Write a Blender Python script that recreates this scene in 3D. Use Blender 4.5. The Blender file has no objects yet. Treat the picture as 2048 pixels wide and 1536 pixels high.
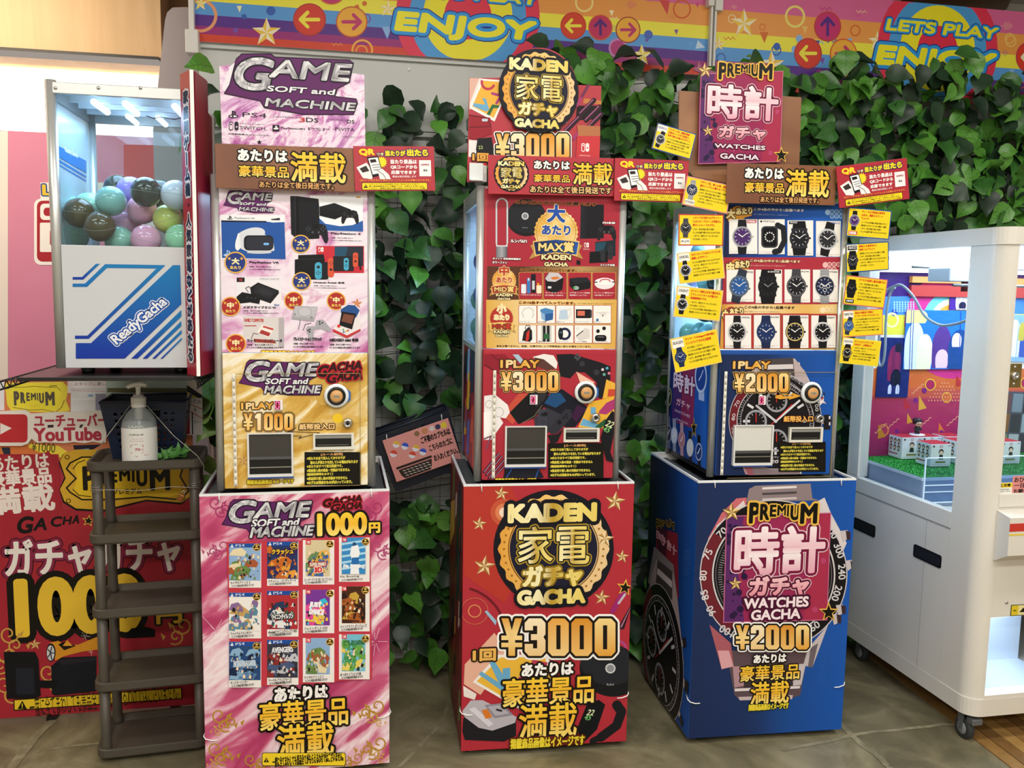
import bpy, bmesh, math, random
import numpy as np
from mathutils import Vector, Matrix, noise as mnoise
random.seed(7)
RNG = random.Random(11)
COL = bpy.context.scene.collection
SC = bpy.context.scene
# ------------------------------------------------------------------ camera, world, lights, exposure
FPX = 1750.0
_p, _r, _y, CH = math.radians(6.3), math.radians(.92), math.radians(11.3), 1.5
_cp, _sp, _cr, _sr = math.cos(_p), math.sin(_p), math.cos(_r), math.sin(_r)
_Z = np.array([[math.cos(_y), math.sin(_y), 0], [-math.sin(_y), math.cos(_y), 0], [0, 0, 1]])
FW = _Z @ np.array([0, _cp, -_sp])
_u0, _r0 = np.array([0, _sp, _cp]), np.array([1., 0, 0])
RT = _Z @ (_r0 * _cr + _u0 * _sr)
UP = _Z @ (-_r0 * _sr + _u0 * _cr)
CPOS = np.array([0, 0, CH])
cam = bpy.data.cameras.new('camera')
camo = bpy.data.objects.new('camera', cam); COL.objects.link(camo)
cam.sensor_width = 36; cam.lens = 36 * FPX / 2048
cam.clip_start = .05
camo.matrix_world = Matrix([[RT[0], UP[0], -FW[0], 0], [RT[1], UP[1], -FW[1], 0], [RT[2], UP[2], -FW[2], CH], [0, 0, 0, 1]])
SC.camera = camo
w = bpy.data.worlds.new('world'); SC.world = w; w.use_nodes = True
w.node_tree.nodes['Background'].inputs[0].default_value = (.92, .95, 1, 1)
w.node_tree.nodes['Background'].inputs[1].default_value = .25
SC.view_settings.view_transform = 'Standard'; SC.view_settings.look = 'None'
SC.view_settings.gamma = 1; SC.view_settings.use_curve_mapping = False
SC.view_settings.exposure = 0.22
SC.cycles.max_bounces = 8; SC.cycles.transparent_max_bounces = 16
SC.cycles.use_denoising = True
SC.cycles.caustics_reflective = False; SC.cycles.caustics_refractive = False
def area(name, loc, rot, sx, sy, power, color=(1, 1, 1)):
    l = bpy.data.lights.new(name, 'AREA'); l.shape = 'RECTANGLE'; l.size = sx; l.size_y = sy
    l.energy = power; l.color = color
    o = bpy.data.objects.new(name, l); COL.objects.link(o); o.location = loc; o.rotation_euler = rot
    return o
CEIL = 3.1
for (lx, ly, pw) in ((-1.6, -1.9, 40), (.3, -1.9, 32), (2.2, -1.9, 24), (-1.6, -.2, 24), (.3, -.2, 30), (2.2, -.2, 26), (-1.6, 1.5, 11), (.4, 1.5, 15), (2.3, 1.5, 16)):  # rearmost row is unseen, added behind the camera as frontal fill
    area('ceiling_lamp_light', (lx, ly, CEIL - .06), (0, 0, 0), 1.2, .3, pw, (1, .975, .93))
area('warm_soffit_light', (-1.9, 3.3, 2.75), (math.radians(40), 0, 0), 1.6, .2, 21, (1, .84, .62))

# ------------------------------------------------------------------ pixel rays used to read positions on real planes
def ray(x, y): return FW + RT * (x - 1024) / FPX - UP * (y - 768) / FPX
def onz(x, y, z):
    d = ray(x, y); return CPOS + d * (z - CH) / d[2]
def ony(x, y, Y):
    d = ray(x, y); return CPOS + d * Y / d[1]
def onx(x, y, X):
    d = ray(x, y); return CPOS + d * X / d[0]

# ------------------------------------------------------------------ colours and materials
def lin(c):
    return tuple((v / 12.92 if v <= .04045 else ((v + .055) / 1.055) ** 2.4) for v in c)
def hx(s):
    return lin(tuple(int(s[i:i + 2], 16) / 255 for i in (0, 2, 4)))
MATS = {}
def mat(name, col='ffffff', rough=.5, metal=0, spec=.5, trans=0, emit=None, es=0, alpha=1, ior=1.45, bump=None, coat=0, var=None):
    if name in MATS: return MATS[name]
    m = bpy.data.materials.new(name); m.use_nodes = True; nt = m.node_tree; b = nt.nodes['Principled BSDF']
    c = hx(col) if isinstance(col, str) else col
    b.inputs['Base Color'].default_value = (*c, 1); b.inputs['Roughness'].default_value = rough
    b.inputs['Metallic'].default_value = metal; b.inputs['Specular IOR Level'].default_value = spec
    b.inputs['Transmission Weight'].default_value = trans; b.inputs['IOR'].default_value = ior
    b.inputs['Coat Weight'].default_value = coat; b.inputs['Coat Roughness'].default_value = .08
    b.inputs['Alpha'].default_value = alpha
    if emit: b.inputs['Emission Color'].default_value = (*hx(emit), 1); b.inputs['Emission Strength'].default_value = es
    if var:   # (scale, second colour, amount)
        tc = nt.nodes.new('ShaderNodeTexCoord'); n = nt.nodes.new('ShaderNodeTexNoise'); n.inputs['Scale'].default_value = var[0]
        n.inputs['Detail'].default_value = 5
        r = nt.nodes.new('ShaderNodeValToRGB'); r.color_ramp.elements[0].position = .35; r.color_ramp.elements[1].position = .68
        r.color_ramp.elements[0].color = (*c, 1); r.color_ramp.elements[1].color = (*hx(var[1]), 1)
        nt.links.new(tc.outputs['Object'], n.inputs['Vector']); nt.links.new(n.outputs['Fac'], r.inputs[0]); nt.links.new(r.outputs[0], b.inputs['Base Color'])
    if bump:  # (scale, strength)
        tc = nt.nodes.new('ShaderNodeTexCoord'); n = nt.nodes.new('ShaderNodeTexNoise'); n.inputs['Scale'].default_value = bump[0]
        bp = nt.nodes.new('ShaderNodeBump'); bp.inputs['Strength'].default_value = bump[1]; bp.inputs['Distance'].default_value = .004
        nt.links.new(tc.outputs['Object'], n.inputs['Vector']); nt.links.new(n.outputs['Fac'], bp.inputs['Height']); nt.links.new(bp.outputs[0], b.inputs['Normal'])
    MATS[name] = m
    return m
def ramp_noise(name, stops, scale=3, detail=8, distort=1.5, rough=.35, rotz=0, stretch=(1, 1, 1), nrough=.6, wave=False, coat=0):
    """print or surface whose colour runs through several tones by distorted noise"""
    if name in MATS: return MATS[name]
    m = bpy.data.materials.new(name); m.use_nodes = True; nt = m.node_tree; b = nt.nodes['Principled BSDF']
    tc = nt.nodes.new('ShaderNodeTexCoord'); mp = nt.nodes.new('ShaderNodeMapping'); mp.inputs['Rotation'].default_value = (0, rotz, 0)
    mp2 = nt.nodes.new('ShaderNodeMapping'); mp2.inputs['Scale'].default_value = stretch
    n = nt.nodes.new('ShaderNodeTexNoise'); n.inputs['Scale'].default_value = scale; n.inputs['Detail'].default_value = detail
    n.inputs['Roughness'].default_value = nrough; n.inputs['Distortion'].default_value = distort
    r = nt.nodes.new('ShaderNodeValToRGB'); cr = r.color_ramp
    while len(cr.elements) > 1: cr.elements.remove(cr.elements[-1])
    cr.elements[0].position = stops[0][0]; cr.elements[0].color = (*hx(stops[0][1]), 1)
    for p, c in stops[1:]:
        e = cr.elements.new(p); e.color = (*hx(c), 1)
    L = nt.links.new
    L(tc.outputs['Object'], mp.inputs[0]); L(mp.outputs[0], mp2.inputs[0]); L(mp2.outputs[0], n.inputs['Vector']); L(n.outputs['Fac'], r.inputs[0]); L(r.outputs[0], b.inputs['Base Color'])
    b.inputs['Roughness'].default_value = rough; b.inputs['Coat Weight'].default_value = coat
    MATS[name] = m
    return m
def print_mat(name='printed_ink', rough=.38, emit=0):
    if name in MATS: return MATS[name]
    m = bpy.data.materials.new(name); m.use_nodes = True; nt = m.node_tree; b = nt.nodes['Principled BSDF']
    a = nt.nodes.new('ShaderNodeAttribute'); a.attribute_name = 'ink'
    nt.links.new(a.outputs['Color'], b.inputs['Base Color']); b.inputs['Roughness'].default_value = rough
    b.inputs['Specular IOR Level'].default_value = .22
    if emit:
        nt.links.new(a.outputs['Color'], b.inputs['Emission Color']); b.inputs['Emission Strength'].default_value = emit
    MATS[name] = m
    return m
def glass(name, tint='ffffff', alpha_rough=.02, mixf=.1):
    """thin clear sheet: mostly lets light straight through, with a fresnel-like gloss"""
    if name in MATS: return MATS[name]
    m = bpy.data.materials.new(name); m.use_nodes = True; nt = m.node_tree; nt.nodes.clear()
    o = nt.nodes.new('ShaderNodeOutputMaterial'); t = nt.nodes.new('ShaderNodeBsdfTransparent'); g = nt.nodes.new('ShaderNodeBsdfGlossy')
    t.inputs[0].default_value = (*hx(tint), 1); g.inputs['Roughness'].default_value = alpha_rough
    f0 = nt.nodes.new('ShaderNodeLayerWeight'); f0.inputs[0].default_value = .5
    f1 = nt.nodes.new('ShaderNodeMath'); f1.operation = 'POWER'; f1.inputs[1].default_value = 5; f = nt.nodes.new('ShaderNodeMath'); f.operation = 'MULTIPLY_ADD'; f.inputs[1].default_value = .5; f.inputs[2].default_value = .025
    nt.links.new(f0.outputs['Facing'], f1.inputs[0]); nt.links.new(f1.outputs[0], f.inputs[0])
    mx = nt.nodes.new('ShaderNodeMixShader')
    nt.links.new(f.outputs[0], mx.inputs[0]); nt.links.new(t.outputs[0], mx.inputs[1]); nt.links.new(g.outputs[0], mx.inputs[2]); nt.links.new(mx.outputs[0], o.inputs[0])
    MATS[name] = m
    return m

# ------------------------------------------------------------------ objects
def link(o, parent=None):
    COL.objects.link(o)
    if parent is not None: o.parent = parent
    return o
def tag(o, label=None, cat=None, group=None, kind=None):
    if label: o['label'] = label
    if cat: o['category'] = cat
    if group: o['group'] = group
    if kind: o['kind'] = kind
    return o
def empty(name, loc=(0, 0, 0), rz=0, label=None, cat=None, group=None):
    o = bpy.data.objects.new(name, None); o.location = loc; o.rotation_euler = (0, 0, rz); COL.objects.link(o)
    o.empty_display_size = .1
    return tag(o, label, cat, group)
class MB:
    """collects shapes, becomes ONE mesh object"""
    def __init__(s): s.v = []; s.f = []; s.sm = []; s.mi = []; s.cur = 0
    def add(s, vs, fs, smooth=False):
        b = len(s.v); s.v.extend([tuple(map(float, p)) for p in vs])
        for f in fs: s.f.append(tuple(i + b for i in f)); s.sm.append(smooth); s.mi.append(s.cur)
        return s
    def box(s, x0, y0, z0, x1, y1, z1, b=0):
        if b > 0: return s.cham((x0, y0, z0), (x1, y1, z1), b)
        v = [(x, y, z) for z in (z0, z1) for y in (y0, y1) for x in (x0, x1)]
        return s.add(v, [(0, 2, 3, 1), (4, 5, 7, 6), (0, 1, 5, 4), (2, 6, 7, 3), (0, 4, 6, 2), (1, 3, 7, 5)])
    def cham(s, a, c, b):
        bm = bmesh.new(); bmesh.ops.create_cube(bm, size=1)
        for v in bm.verts: v.co = Vector([(a[i] + c[i]) / 2 + v.co[i] * (c[i] - a[i]) for i in range(3)])
        bmesh.ops.bevel(bm, geom=bm.edges[:], offset=b, segments=2, affect='EDGES', profile=.5)
        bm.verts.index_update()
        s.add([v.co[:] for v in bm.verts], [[v.index for v in f.verts] for f in bm.faces]); bm.free()
        return s
    def cyl(s, p0, p1, r, n=16, r1=None, cap=True):
        return s.tube([p0, p1], [r, r if r1 is None else r1], n, cap)
    def tube(s, pts, r, n=8, cap=True, closed=False):
        P = [Vector(p) for p in pts]; k = len(P)
        rr = r if isinstance(r, (list, tuple)) else [r] * k
        vs = []; up = None
        for i in range(k):
            if closed: t = P[(i + 1) % k] - P[i - 1]
            else: t = P[min(i + 1, k - 1)] - P[max(i - 1, 0)]
            t.normalize()
            if up is None:
                up = Vector((0, 0, 1)) if abs(t.z) < .9 else Vector((1, 0, 0))
            a = t.cross(up).normalized(); bb = a.cross(t).normalized(); up = bb
            for j in range(n):
                q = 2 * math.pi * j / n
                vs.append(P[i] + a * math.cos(q) * rr[i] + bb * math.sin(q) * rr[i])
        fs = []
        for i in range(k if closed else k - 1):
            i2 = (i + 1) % k
            for j in range(n):
                fs.append((i * n + j, i * n + (j + 1) % n, i2 * n + (j + 1) % n, i2 * n + j))
        s.add(vs, fs, True)
        if cap and not closed:
            b = len(s.v) - len(vs)
            s.f.append(tuple(b + j for j in range(n))[::-1]); s.sm.append(False); s.mi.append(s.cur)
            s.f.append(tuple(b + (k - 1) * n + j for j in range(n))); s.sm.append(False); s.mi.append(s.cur)
        return s
    def lathe(s, c, prof, n=24, axis='z', smooth=True):
        """prof: (radius, height) pairs"""
        vs = []; fs = []
        for (r, h) in prof:
            for j in range(n):
                q = 2 * math.pi * j / n
                x, y = r * math.cos(q), r * math.sin(q)
                if axis == 'z': vs.append((c[0] + x, c[1] + y, c[2] + h))
                elif axis == 'y': vs.append((c[0] + x, c[1] + h, c[2] + y))
                else: vs.append((c[0] + h, c[1] + x, c[2] + y))
        for i in range(len(prof) - 1):
            for j in range(n):
                fs.append((i * n + j, i * n + (j + 1) % n, (i + 1) * n + (j + 1) % n, (i + 1) * n + j))
        return s.add(vs, fs, smooth)
    def prism(s, poly, h0, h1, axis='y'):
        """poly of 2D points, extruded along an axis"""
        n = len(poly)
        def P(a, b, h): return {'y': (a, h, b), 'z': (a, b, h), 'x': (h, a, b)}[axis]
        vs = [P(a, b, h0) for a, b in poly] + [P(a, b, h1) for a, b in poly]
        fs = [tuple(range(n)), tuple(range(2 * n - 1, n - 1, -1))] + [(i, i + n, (i + 1) % n + n, (i + 1) % n) for i in range(n)]
        return s.add(vs, fs)
    def build(s, name, m, parent=None, M=None):
        me = bpy.data.meshes.new(name); me.from_pydata(s.v, [], s.f)
        ms = m if isinstance(m, (list, tuple)) else [m]
        for x in ms: me.materials.append(x)
        me.polygons.foreach_set('use_smooth', s.sm); me.polygons.foreach_set('material_index', s.mi)
        me.validate(); me.update()
        bm = bmesh.new(); bm.from_mesh(me); bmesh.ops.recalc_face_normals(bm, faces=bm.faces[:]); bm.to_mesh(me); bm.free()
        o = bpy.data.objects.new(name, me); link(o, parent)
        if M is not None: o.matrix_local = M
        return o
def struct(o, label=None):
    o['kind'] = 'structure'
    if label: o['label'] = label
    return o
def rrect_pts(x0, y0, x1, y1, r, n=5):
    out = []
    for (cx, cy, a0) in ((x1 - r, y1 - r, 0), (x0 + r, y1 - r, 90), (x0 + r, y0 + r, 180), (x1 - r, y0 + r, 270)):
        for k in range(n + 1):
            a = math.radians(a0 + 90 * k / n); out.append((cx + r * math.cos(a), cy + r * math.sin(a)))
    return out

# ------------------------------------------------------------------ printing: flat inks laid on a board
_GC = {}
def glyphs(s, res=2):
    """contours and triangles of a string in Blender's own font"""
    k = (s, res)
    if k in _GC: return _GC[k]
    c = bpy.data.curves.new('t', 'FONT'); c.body = s; c.resolution_u = res; c.fill_mode = 'FRONT'; c.size = 1
    o = bpy.data.objects.new('t', c); me = o.to_mesh()
    n = len(me.vertices); co = np.empty(n * 3); me.vertices.foreach_get('co', co); co = co.reshape(-1, 3)[:, :2].copy()
    me.calc_loop_triangles(); tr = np.empty(len(me.loop_triangles) * 3, dtype=int); me.loop_triangles.foreach_get('vertices', tr); tr = tr.reshape(-1, 3)
    cnt = {}
    for t in tr:
        for a, b in ((t[0], t[1]), (t[1], t[2]), (t[2], t[0])):
            e = (a, b) if a < b else (b, a); cnt[e] = cnt.get(e, 0) + 1
    ed = np.array([e for e, q in cnt.items() if q == 1], dtype=int).reshape(-1, 2)
    o.to_mesh_clear(); bpy.data.objects.remove(o); bpy.data.curves.remove(c)
    if n:
        mn, mx = co.min(0), co.max(0); sp = np.maximum(mx - mn, 1e-6)
        asp = sp[0] / sp[1]
        co = (co - mn) / sp
    else: asp = 1
    _GC[k] = (co, tr, ed, asp)
    return _GC[k]
class Grad:
    """ink that runs through stops; ax 'x','y' or 'd' over the shape's box"""
    def __init__(s, ax, *stops): s.ax = ax; s.st = [(p, hx(c)) for p, c in stops]
    def __call__(s, t):
        xs = [p for p, _ in s.st]
        return np.stack([np.interp(t, xs, [c[i] for _, c in s.st]) for i in range(3)], 1)
GOLD = Grad('x', (0, 'e8b04a'), (.25, 'f3dca8'), (.5, 'd9952f'), (.75, 'f0c060'), (1, 'd08a28'))
GOLDV = Grad('y', (0, 'f8d040'), (.5, 'f2b832'), (1, 'fbe27a'))
SILV = Grad('d', (0, 'f4f4f6'), (.35, '8a8890'), (.5, 'f2f2f4'), (.7, '55505a'), (1, 'e8e8ec'))
class Art:
    """ink layers on a flat board. M2 maps art coordinates to board metres (u right, v up)"""
    STEP = .00024
    def __init__(s, to_uv, O, ex, ey, en):
        s.uv = to_uv; s.O = np.array(O, float); s.ex = np.array(ex, float); s.ey = np.array(ey, float); s.en = np.array(en, float)
        s.V = []; s.F = []; s.C = []; s.nv = 0; s.bb = []; s.stk = []; s.fr = (0, 0, 1, 1)
        s.clip = None
    # frames: art coords -> base coords
    def frame(s, z): s.fr = (z[0], z[1], z[2], z[2]); return s
    def sub(s, x0, y0, x1, y1):
        """enter a unit frame inside the present frame"""
        f = s.fr; s.stk.append(f); s.fr = (f[0] + x0 * f[2], f[1] + y0 * f[3], (x1 - x0) * f[2], (y1 - y0) * f[3]); return s
    def end(s): s.fr = s.stk.pop(); return s
    def m(s, P):
        P = np.asarray(P, float).reshape(-1, 2); f = s.fr
        return s.uv(np.stack([f[0] + P[:, 0] * f[2], f[1] + P[:, 1] * f[3]], 1))
    def put(s, uv, F, col, box=None, dz=None):
        """uv in metres; one flat layer"""
        if len(uv) == 0 or len(F) == 0: return s
        if s.clip is not None:
            uv = np.stack([np.clip(uv[:, 0], s.clip[0], s.clip[2]), np.clip(uv[:, 1], s.clip[1], s.clip[3])], 1)
        mn, mx = uv.min(0), uv.max(0)
        lv = 1
        for (a, b, c, d, l) in s.bb:
            if l >= lv and a < mx[0] and c > mn[0] and b < mx[1] and d > mn[1]: lv = l + 1
        s.bb.append((mn[0], mn[1], mx[0], mx[1], lv))
        P = s.O + uv[:, :1] * s.ex + uv[:, 1:2] * s.ey + s.en * (lv * s.STEP)
        if dz is not None: P = P + s.en * dz[:, None]
        if isinstance(col, Grad):
            b0, b1 = (mn, mx) if box is None else box
            sp = np.maximum(np.array(b1) - np.array(b0), 1e-6); q = (uv - b0) / sp
            t = {'x': q[:, 0], 'y': 1 - q[:, 1], 'd': (q[:, 0] * 2.2 + 1 - q[:, 1]) % 1.0}[col.ax]
            C = col(np.clip(t, 0, 1))
        else:
            C = np.tile(np.array(hx(col) if isinstance(col, str) else col), (len(uv), 1))
        s.V.append(P); s.C.append(C)
        for f in F: s.F.append(tuple(int(i) + s.nv for i in f))
        s.nv += len(uv)
        return s
    def poly(s, pts, col):
        uv = s.m(pts); return s.put(uv, [tuple(range(len(uv)))], col)
    def rect(s, x0, y0, x1, y1, col): return s.poly([(x0, y1), (x1, y1), (x1, y0), (x0, y0)], col)
    def grid(s, x0, y0, x1, y1, col, n=8, ax='x'):
        """rectangle cut into strips so that a many-stop gradient shows"""
        P = []; F = []
        for i in range(n + 1):
            t = i / n
            if ax == 'x': P += [(x0 + (x1 - x0) * t, y0), (x0 + (x1 - x0) * t, y1)]
            else: P += [(x0, y0 + (y1 - y0) * t), (x1, y0 + (y1 - y0) * t)]
            if i: F.append((2 * i - 2, 2 * i - 1, 2 * i + 1, 2 * i))
        return s.put(s.m(P), F, col)
    def rr(s, x0, y0, x1, y1, r, col):
        f = s.fr; ry = r * f[2] / f[3] if f[3] else r
        out = []
        rx = min(r, (x1 - x0) / 2); ry = min(ry, (y1 - y0) / 2)
        for (cx, cy, a0) in ((x1 - rx, y1 - ry, 0), (x0 + rx, y1 - ry, 90), (x0 + rx, y0 + ry, 180), (x1 - rx, y0 + ry, 270)):
            for k in range(5):
                a = math.radians(a0 + 90 * k / 4); out.append((cx + rx * math.cos(a), cy + ry * math.sin(a)))
        return s.poly(out, col)
    def frame_rect(s, x0, y0, x1, y1, w, col): return s.line([(x0, y0), (x1, y0), (x1, y1), (x0, y1)], w, col, True)
    def ell(s, cx, cy, rx, ry, col, n=28, rot=0):
        c, d = math.cos(rot), math.sin(rot); P = []
        for k in range(n):
            a = 2 * math.pi * k / n; x, y = rx * math.cos(a), ry * math.sin(a); P.append((cx + x * c - y * d, cy + x * d + y * c))
        return s.poly(P, col)
    def asp(s):
        """vertical units per horizontal unit for a true circle"""
        o = s.m([(0, 0), (.01, 0), (0, .01)]); return np.linalg.norm(o[1] - o[0]) / max(1e-9, np.linalg.norm(o[2] - o[0]))
    def circ(s, cx, cy, r, col, n=28): return s.ell(cx, cy, r, r * s.asp(), col, n)
    def ring(s, cx, cy, r0, r1, col, n=40, a0=0, a1=360, wob=0, wn=0):
        q = s.asp(); P = []; F = []
        full = abs(a1 - a0) >= 359.9
        for k in range(n + 1):
            a = math.radians(a0 + (a1 - a0) * k / n); ww = 1 + wob * math.cos(wn * a)
            P += [(cx + r0 * math.cos(a), cy + r0 * q * math.sin(a)), (cx + r1 * ww * math.cos(a), cy + r1 * ww * q * math.sin(a))]
            if k: F.append((2 * k - 2, 2 * k - 1, 2 * k + 1, 2 * k))
        return s.put(s.m(P), F, col)
    def star(s, cx, cy, r, col, rot=0, inner=.42, n=5):
        q = s.asp(); P = []
        for k in range(2 * n):
            a = math.radians(-90 + rot + 180 * k / n); rr = r if k % 2 == 0 else r * inner
            P.append((cx + rr * math.cos(a), cy + rr * q * math.sin(a)))
        uv = s.m([(cx, cy)] + P); return s.put(uv, [(0, 1 + k, 1 + (k + 1) % (2 * n)) for k in range(2 * n)], col)
    def star3(s, cx, cy, r, a='e8b870', b='8a5a28', rot=0, outline=None):
        """faceted star, light and dark halves"""
        if outline: s.star(cx, cy, r * 1.25, outline, rot, .46)
        s.star(cx, cy, r, a, rot); q = s.asp()
        P = [(cx, cy)]; F = []
        for k in range(10):
            an = math.radians(-90 + rot + 36 * k); rr = r if k % 2 == 0 else r * .42
            P.append((cx + rr * math.cos(an), cy + rr * q * math.sin(an)))
        for k in range(0, 10, 2): F.append((0, 1 + k, 1 + (k + 1) % 10))
        return s.put(s.m(P), F, b)
    def _ribbon(s, A, B, w, rnd):
        """thick edges in metres"""
        d = B - A; L = np.linalg.norm(d, axis=1); k = L > 1e-9; A, B, d, L = A[k], B[k], d[k], L[k]
        if len(A) == 0: return np.zeros((0, 2)), [], np.zeros(0)
        d = d / L[:, None]; n = np.stack([-d[:, 1], d[:, 0]], 1); e = w * (.15 if rnd else .55)
        V = np.stack([A - d * e + n * w, A - d * e - n * w, B + d * e - n * w, B + d * e + n * w], 1).reshape(-1, 2)
        F = [(4 * i, 4 * i + 1, 4 * i + 2, 4 * i + 3) for i in range(len(A))]
        dz = np.repeat(1.2e-5 * (1 + np.arange(len(A)) % 7), 4)
        if rnd:
            U = np.unique(np.round(np.concatenate([A, B]), 6), axis=0); m = 8; b = len(V)
            an = np.arange(m) * 2 * math.pi / m
            D = (U[:, None, :] + w * np.stack([np.cos(an), np.sin(an)], 1)[None]).reshape(-1, 2)
            F += [tuple(b + i * m + j for j in range(m)) for i in range(len(U))]
            V = np.concatenate([V, D]); dz = np.concatenate([dz, np.repeat(1.2e-5 * (9 + np.arange(len(U)) % 8), m)])
        return V, F, dz
    def line(s, pts, w, col, closed=False, rnd=True):
        """w: width in art x-units"""
        uv = s.m(pts); o = s.m([(0, 0), (1, 0)]); sc = np.linalg.norm(s.m([pts[0], (pts[0][0] + 1, pts[0][1])])[1] - s.m([pts[0]])[0])
        A = uv; B = np.roll(uv, -1, 0)
        if not closed: A, B = A[:-1], B[:-1]
        V, F, dz = s._ribbon(A, B, w * sc / 2, rnd)
        return s.put(V, F, col, dz=dz)
    def many(s, segs, w, col):
        """separate short strokes in one layer"""
        n = len(segs); uv = s.m([p for g in segs for p in g]); a = segs[0][0]
        sc = np.linalg.norm(s.m([(a[0] + 1, a[1])])[0] - s.m([a])[0])
        V, F, dz = s._ribbon(uv[0::2], uv[1::2], w * sc / 2, False)
        return s.put(V, F, col, dz=dz)
    def dots(s, P, r, col, n=7):
        q = s.asp(); V = [(x + r * math.cos(6.2832 * k / n), y + r * q * math.sin(6.2832 * k / n)) for x, y in P for k in range(n)]
        F = [tuple(range(i * n, i * n + n)) for i in range(len(P))]
        return s.put(s.m(V), F, col, dz=np.repeat(1.2e-5 * (1 + np.arange(len(P)) % 7), n))
    def text(s, st, x0, y0, x1, y1, fill='000000', strokes=(), sh=0, wt=0, res=2, rot=0, keep=False, arc=None):
        """ink of the string exactly fills the box; wt thickens (share of height); strokes: (share, colour) from the widest in"""
        q = s.m([(x0, y0), (x1, y1)]); hh = abs(q[0][1] - q[1][1])
        co, tr, ed, asp = glyphs(st, 1 if hh < .004 else 2 if hh < .016 else 3 if hh < .045 else 5)
        if len(co) == 0: return s
        q = s.m([(x0, y0), (x1, y1)]); u0, u1 = q[0][0], q[1][0]; v1, v0 = q[0][1], q[1][1]
        W, Hh = u1 - u0, v1 - v0
        if keep:   # keep natural aspect, centred, fit into the width
            w2 = min(W, Hh * asp); u0 += (W - w2) / 2; W = w2
        P = np.stack([u0 + co[:, 0] * W, v0 + co[:, 1] * Hh], 1)
        w0 = wt * Hh
        if w0:   # keep thickened ink inside the box
            c = np.array([u0 + W / 2, v0 + Hh / 2]); sc = np.array([max(.2, (W - 2 * w0) / W), max(.2, (Hh - 2 * w0) / Hh)]); P = c + (P - c) * sc
        if arc is not None:
            t = (P[:, 0] - u0) / W * 2 - 1; P[:, 1] += arc * Hh * (1 - t * t)
        if sh: P[:, 0] += (P[:, 1] - v0 - Hh / 2) * sh
        if rot:
            c = np.array([u0 + W / 2, v0 + Hh / 2]); a = math.radians(rot); R = np.array([[math.cos(a), -math.sin(a)], [math.sin(a), math.cos(a)]]); P = c + (P - c) @ R.T
        bx = (np.array([P[:, 0].min(), P[:, 1].min()]), np.array([P[:, 0].max(), P[:, 1].max()]))
        A, B = P[ed[:, 0]], P[ed[:, 1]]
        for (sw, sc_) in strokes:
            V, F, dz = s._ribbon(A, B, sw * Hh + w0, (sw * Hh + w0) > .0012)
            nb = len(P); V2 = np.concatenate([P, V]); F2 = [tuple(t) for t in tr] + [tuple(i + nb for i in f) for f in F]
            s.put(V2, F2, sc_, dz=np.r_[np.zeros(nb), dz])
        if w0:
            V, F, dz = s._ribbon(A, B, w0, w0 > .0015)
            nb = len(P); s.put(np.concatenate([P, V]), [tuple(t) for t in tr] + [tuple(i + nb for i in f) for f in F], fill, bx, np.r_[np.zeros(nb), dz])
        else: s.put(P, [tuple(t) for t in tr], fill, bx)
        return s
    def vtext(s, st, x0, y0, x1, y1, fill, strokes=(), wt=0, res=1):
        n = len(st); h = (y1 - y0) / n
        for pas in range(2):
            for i, ch in enumerate(st):
                if ch in 'ー・': 
                    if pas == 0: continue
                    if ch == 'ー':
                        if strokes: s.rect(x0 + (x1 - x0) * .22, y0 + i * h + h * .02, x0 + (x1 - x0) * .78, y0 + i * h + h * .98, strokes[0][1])
                        s.rect(x0 + (x1 - x0) * .38, y0 + i * h + h * .08, x0 + (x1 - x0) * .62, y0 + i * h + h * .92, fill)
                    else: s.rect(x0 + (x1 - x0) * .38, y0 + i * h + h * .4, x0 + (x1 - x0) * .62, y0 + i * h + h * .6, fill)
                elif pas == 0: s.text(ch, x0, y0 + i * h + h * .05, x1, y0 + i * h + h * .95, fill if not strokes else strokes[0][1], strokes, wt=wt, res=res)
                elif strokes: s.text(ch, x0, y0 + i * h + h * .05, x1, y0 + i * h + h * .95, fill, (), wt=wt, res=res)
        return s
    def lines(s, rows, x0, y0, x1, y1, col, wt=.03, gap=.35, cw=None, strokes=()):
        """rows of small print; each row is as long as its own share of the longest"""
        n = len(rows); h = (y1 - y0) / n; L = max(len(r) for r in rows)
        for i, r in enumerate(rows):
            if r.strip(): s.text(r.strip(), x0, y0 + i * h + h * gap / 2, x0 + (x1 - x0) * len(r) / L, y0 + (i + 1) * h - h * gap / 2, col, strokes, wt=wt, res=1)
        return s
    def build(s, parent=None, name='printed_artwork', m=None, inv=None):
        if not s.V: return None
        V = np.concatenate(s.V); C = np.concatenate(s.C)
        if inv is not None: V = (np.c_[V, np.ones(len(V))] @ np.array(inv).T)[:, :3]
        me = bpy.data.meshes.new(name); me.from_pydata(V.tolist(), [], s.F)
        at = me.attributes.new('ink', 'FLOAT_COLOR', 'POINT')
        at.data.foreach_set('color', np.c_[C, np.ones(len(C))].astype(np.float32).ravel())
        me.materials.append(m or print_mat()); me.update()
        o = bpy.data.objects.new(name, me); link(o, parent)
        return o
def plane_art(O, ex, ey, zone=None):
    """art in photo pixels, laid on the plane through O"""
    O, ex, ey = (np.array(v, float) for v in (O, ex, ey)); n = np.cross(ex, ey)
    def f(P):
        d = FW[None] + np.outer((P[:, 0] - 1024) / FPX, RT) - np.outer((P[:, 1] - 768) / FPX, UP)
        t = ((O - CPOS) @ n) / (d @ n); X = CPOS + d * t[:, None] - O
        return np.stack([X @ ex, X @ ey], 1)
    return Art(f, O, ex, ey, n)
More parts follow.
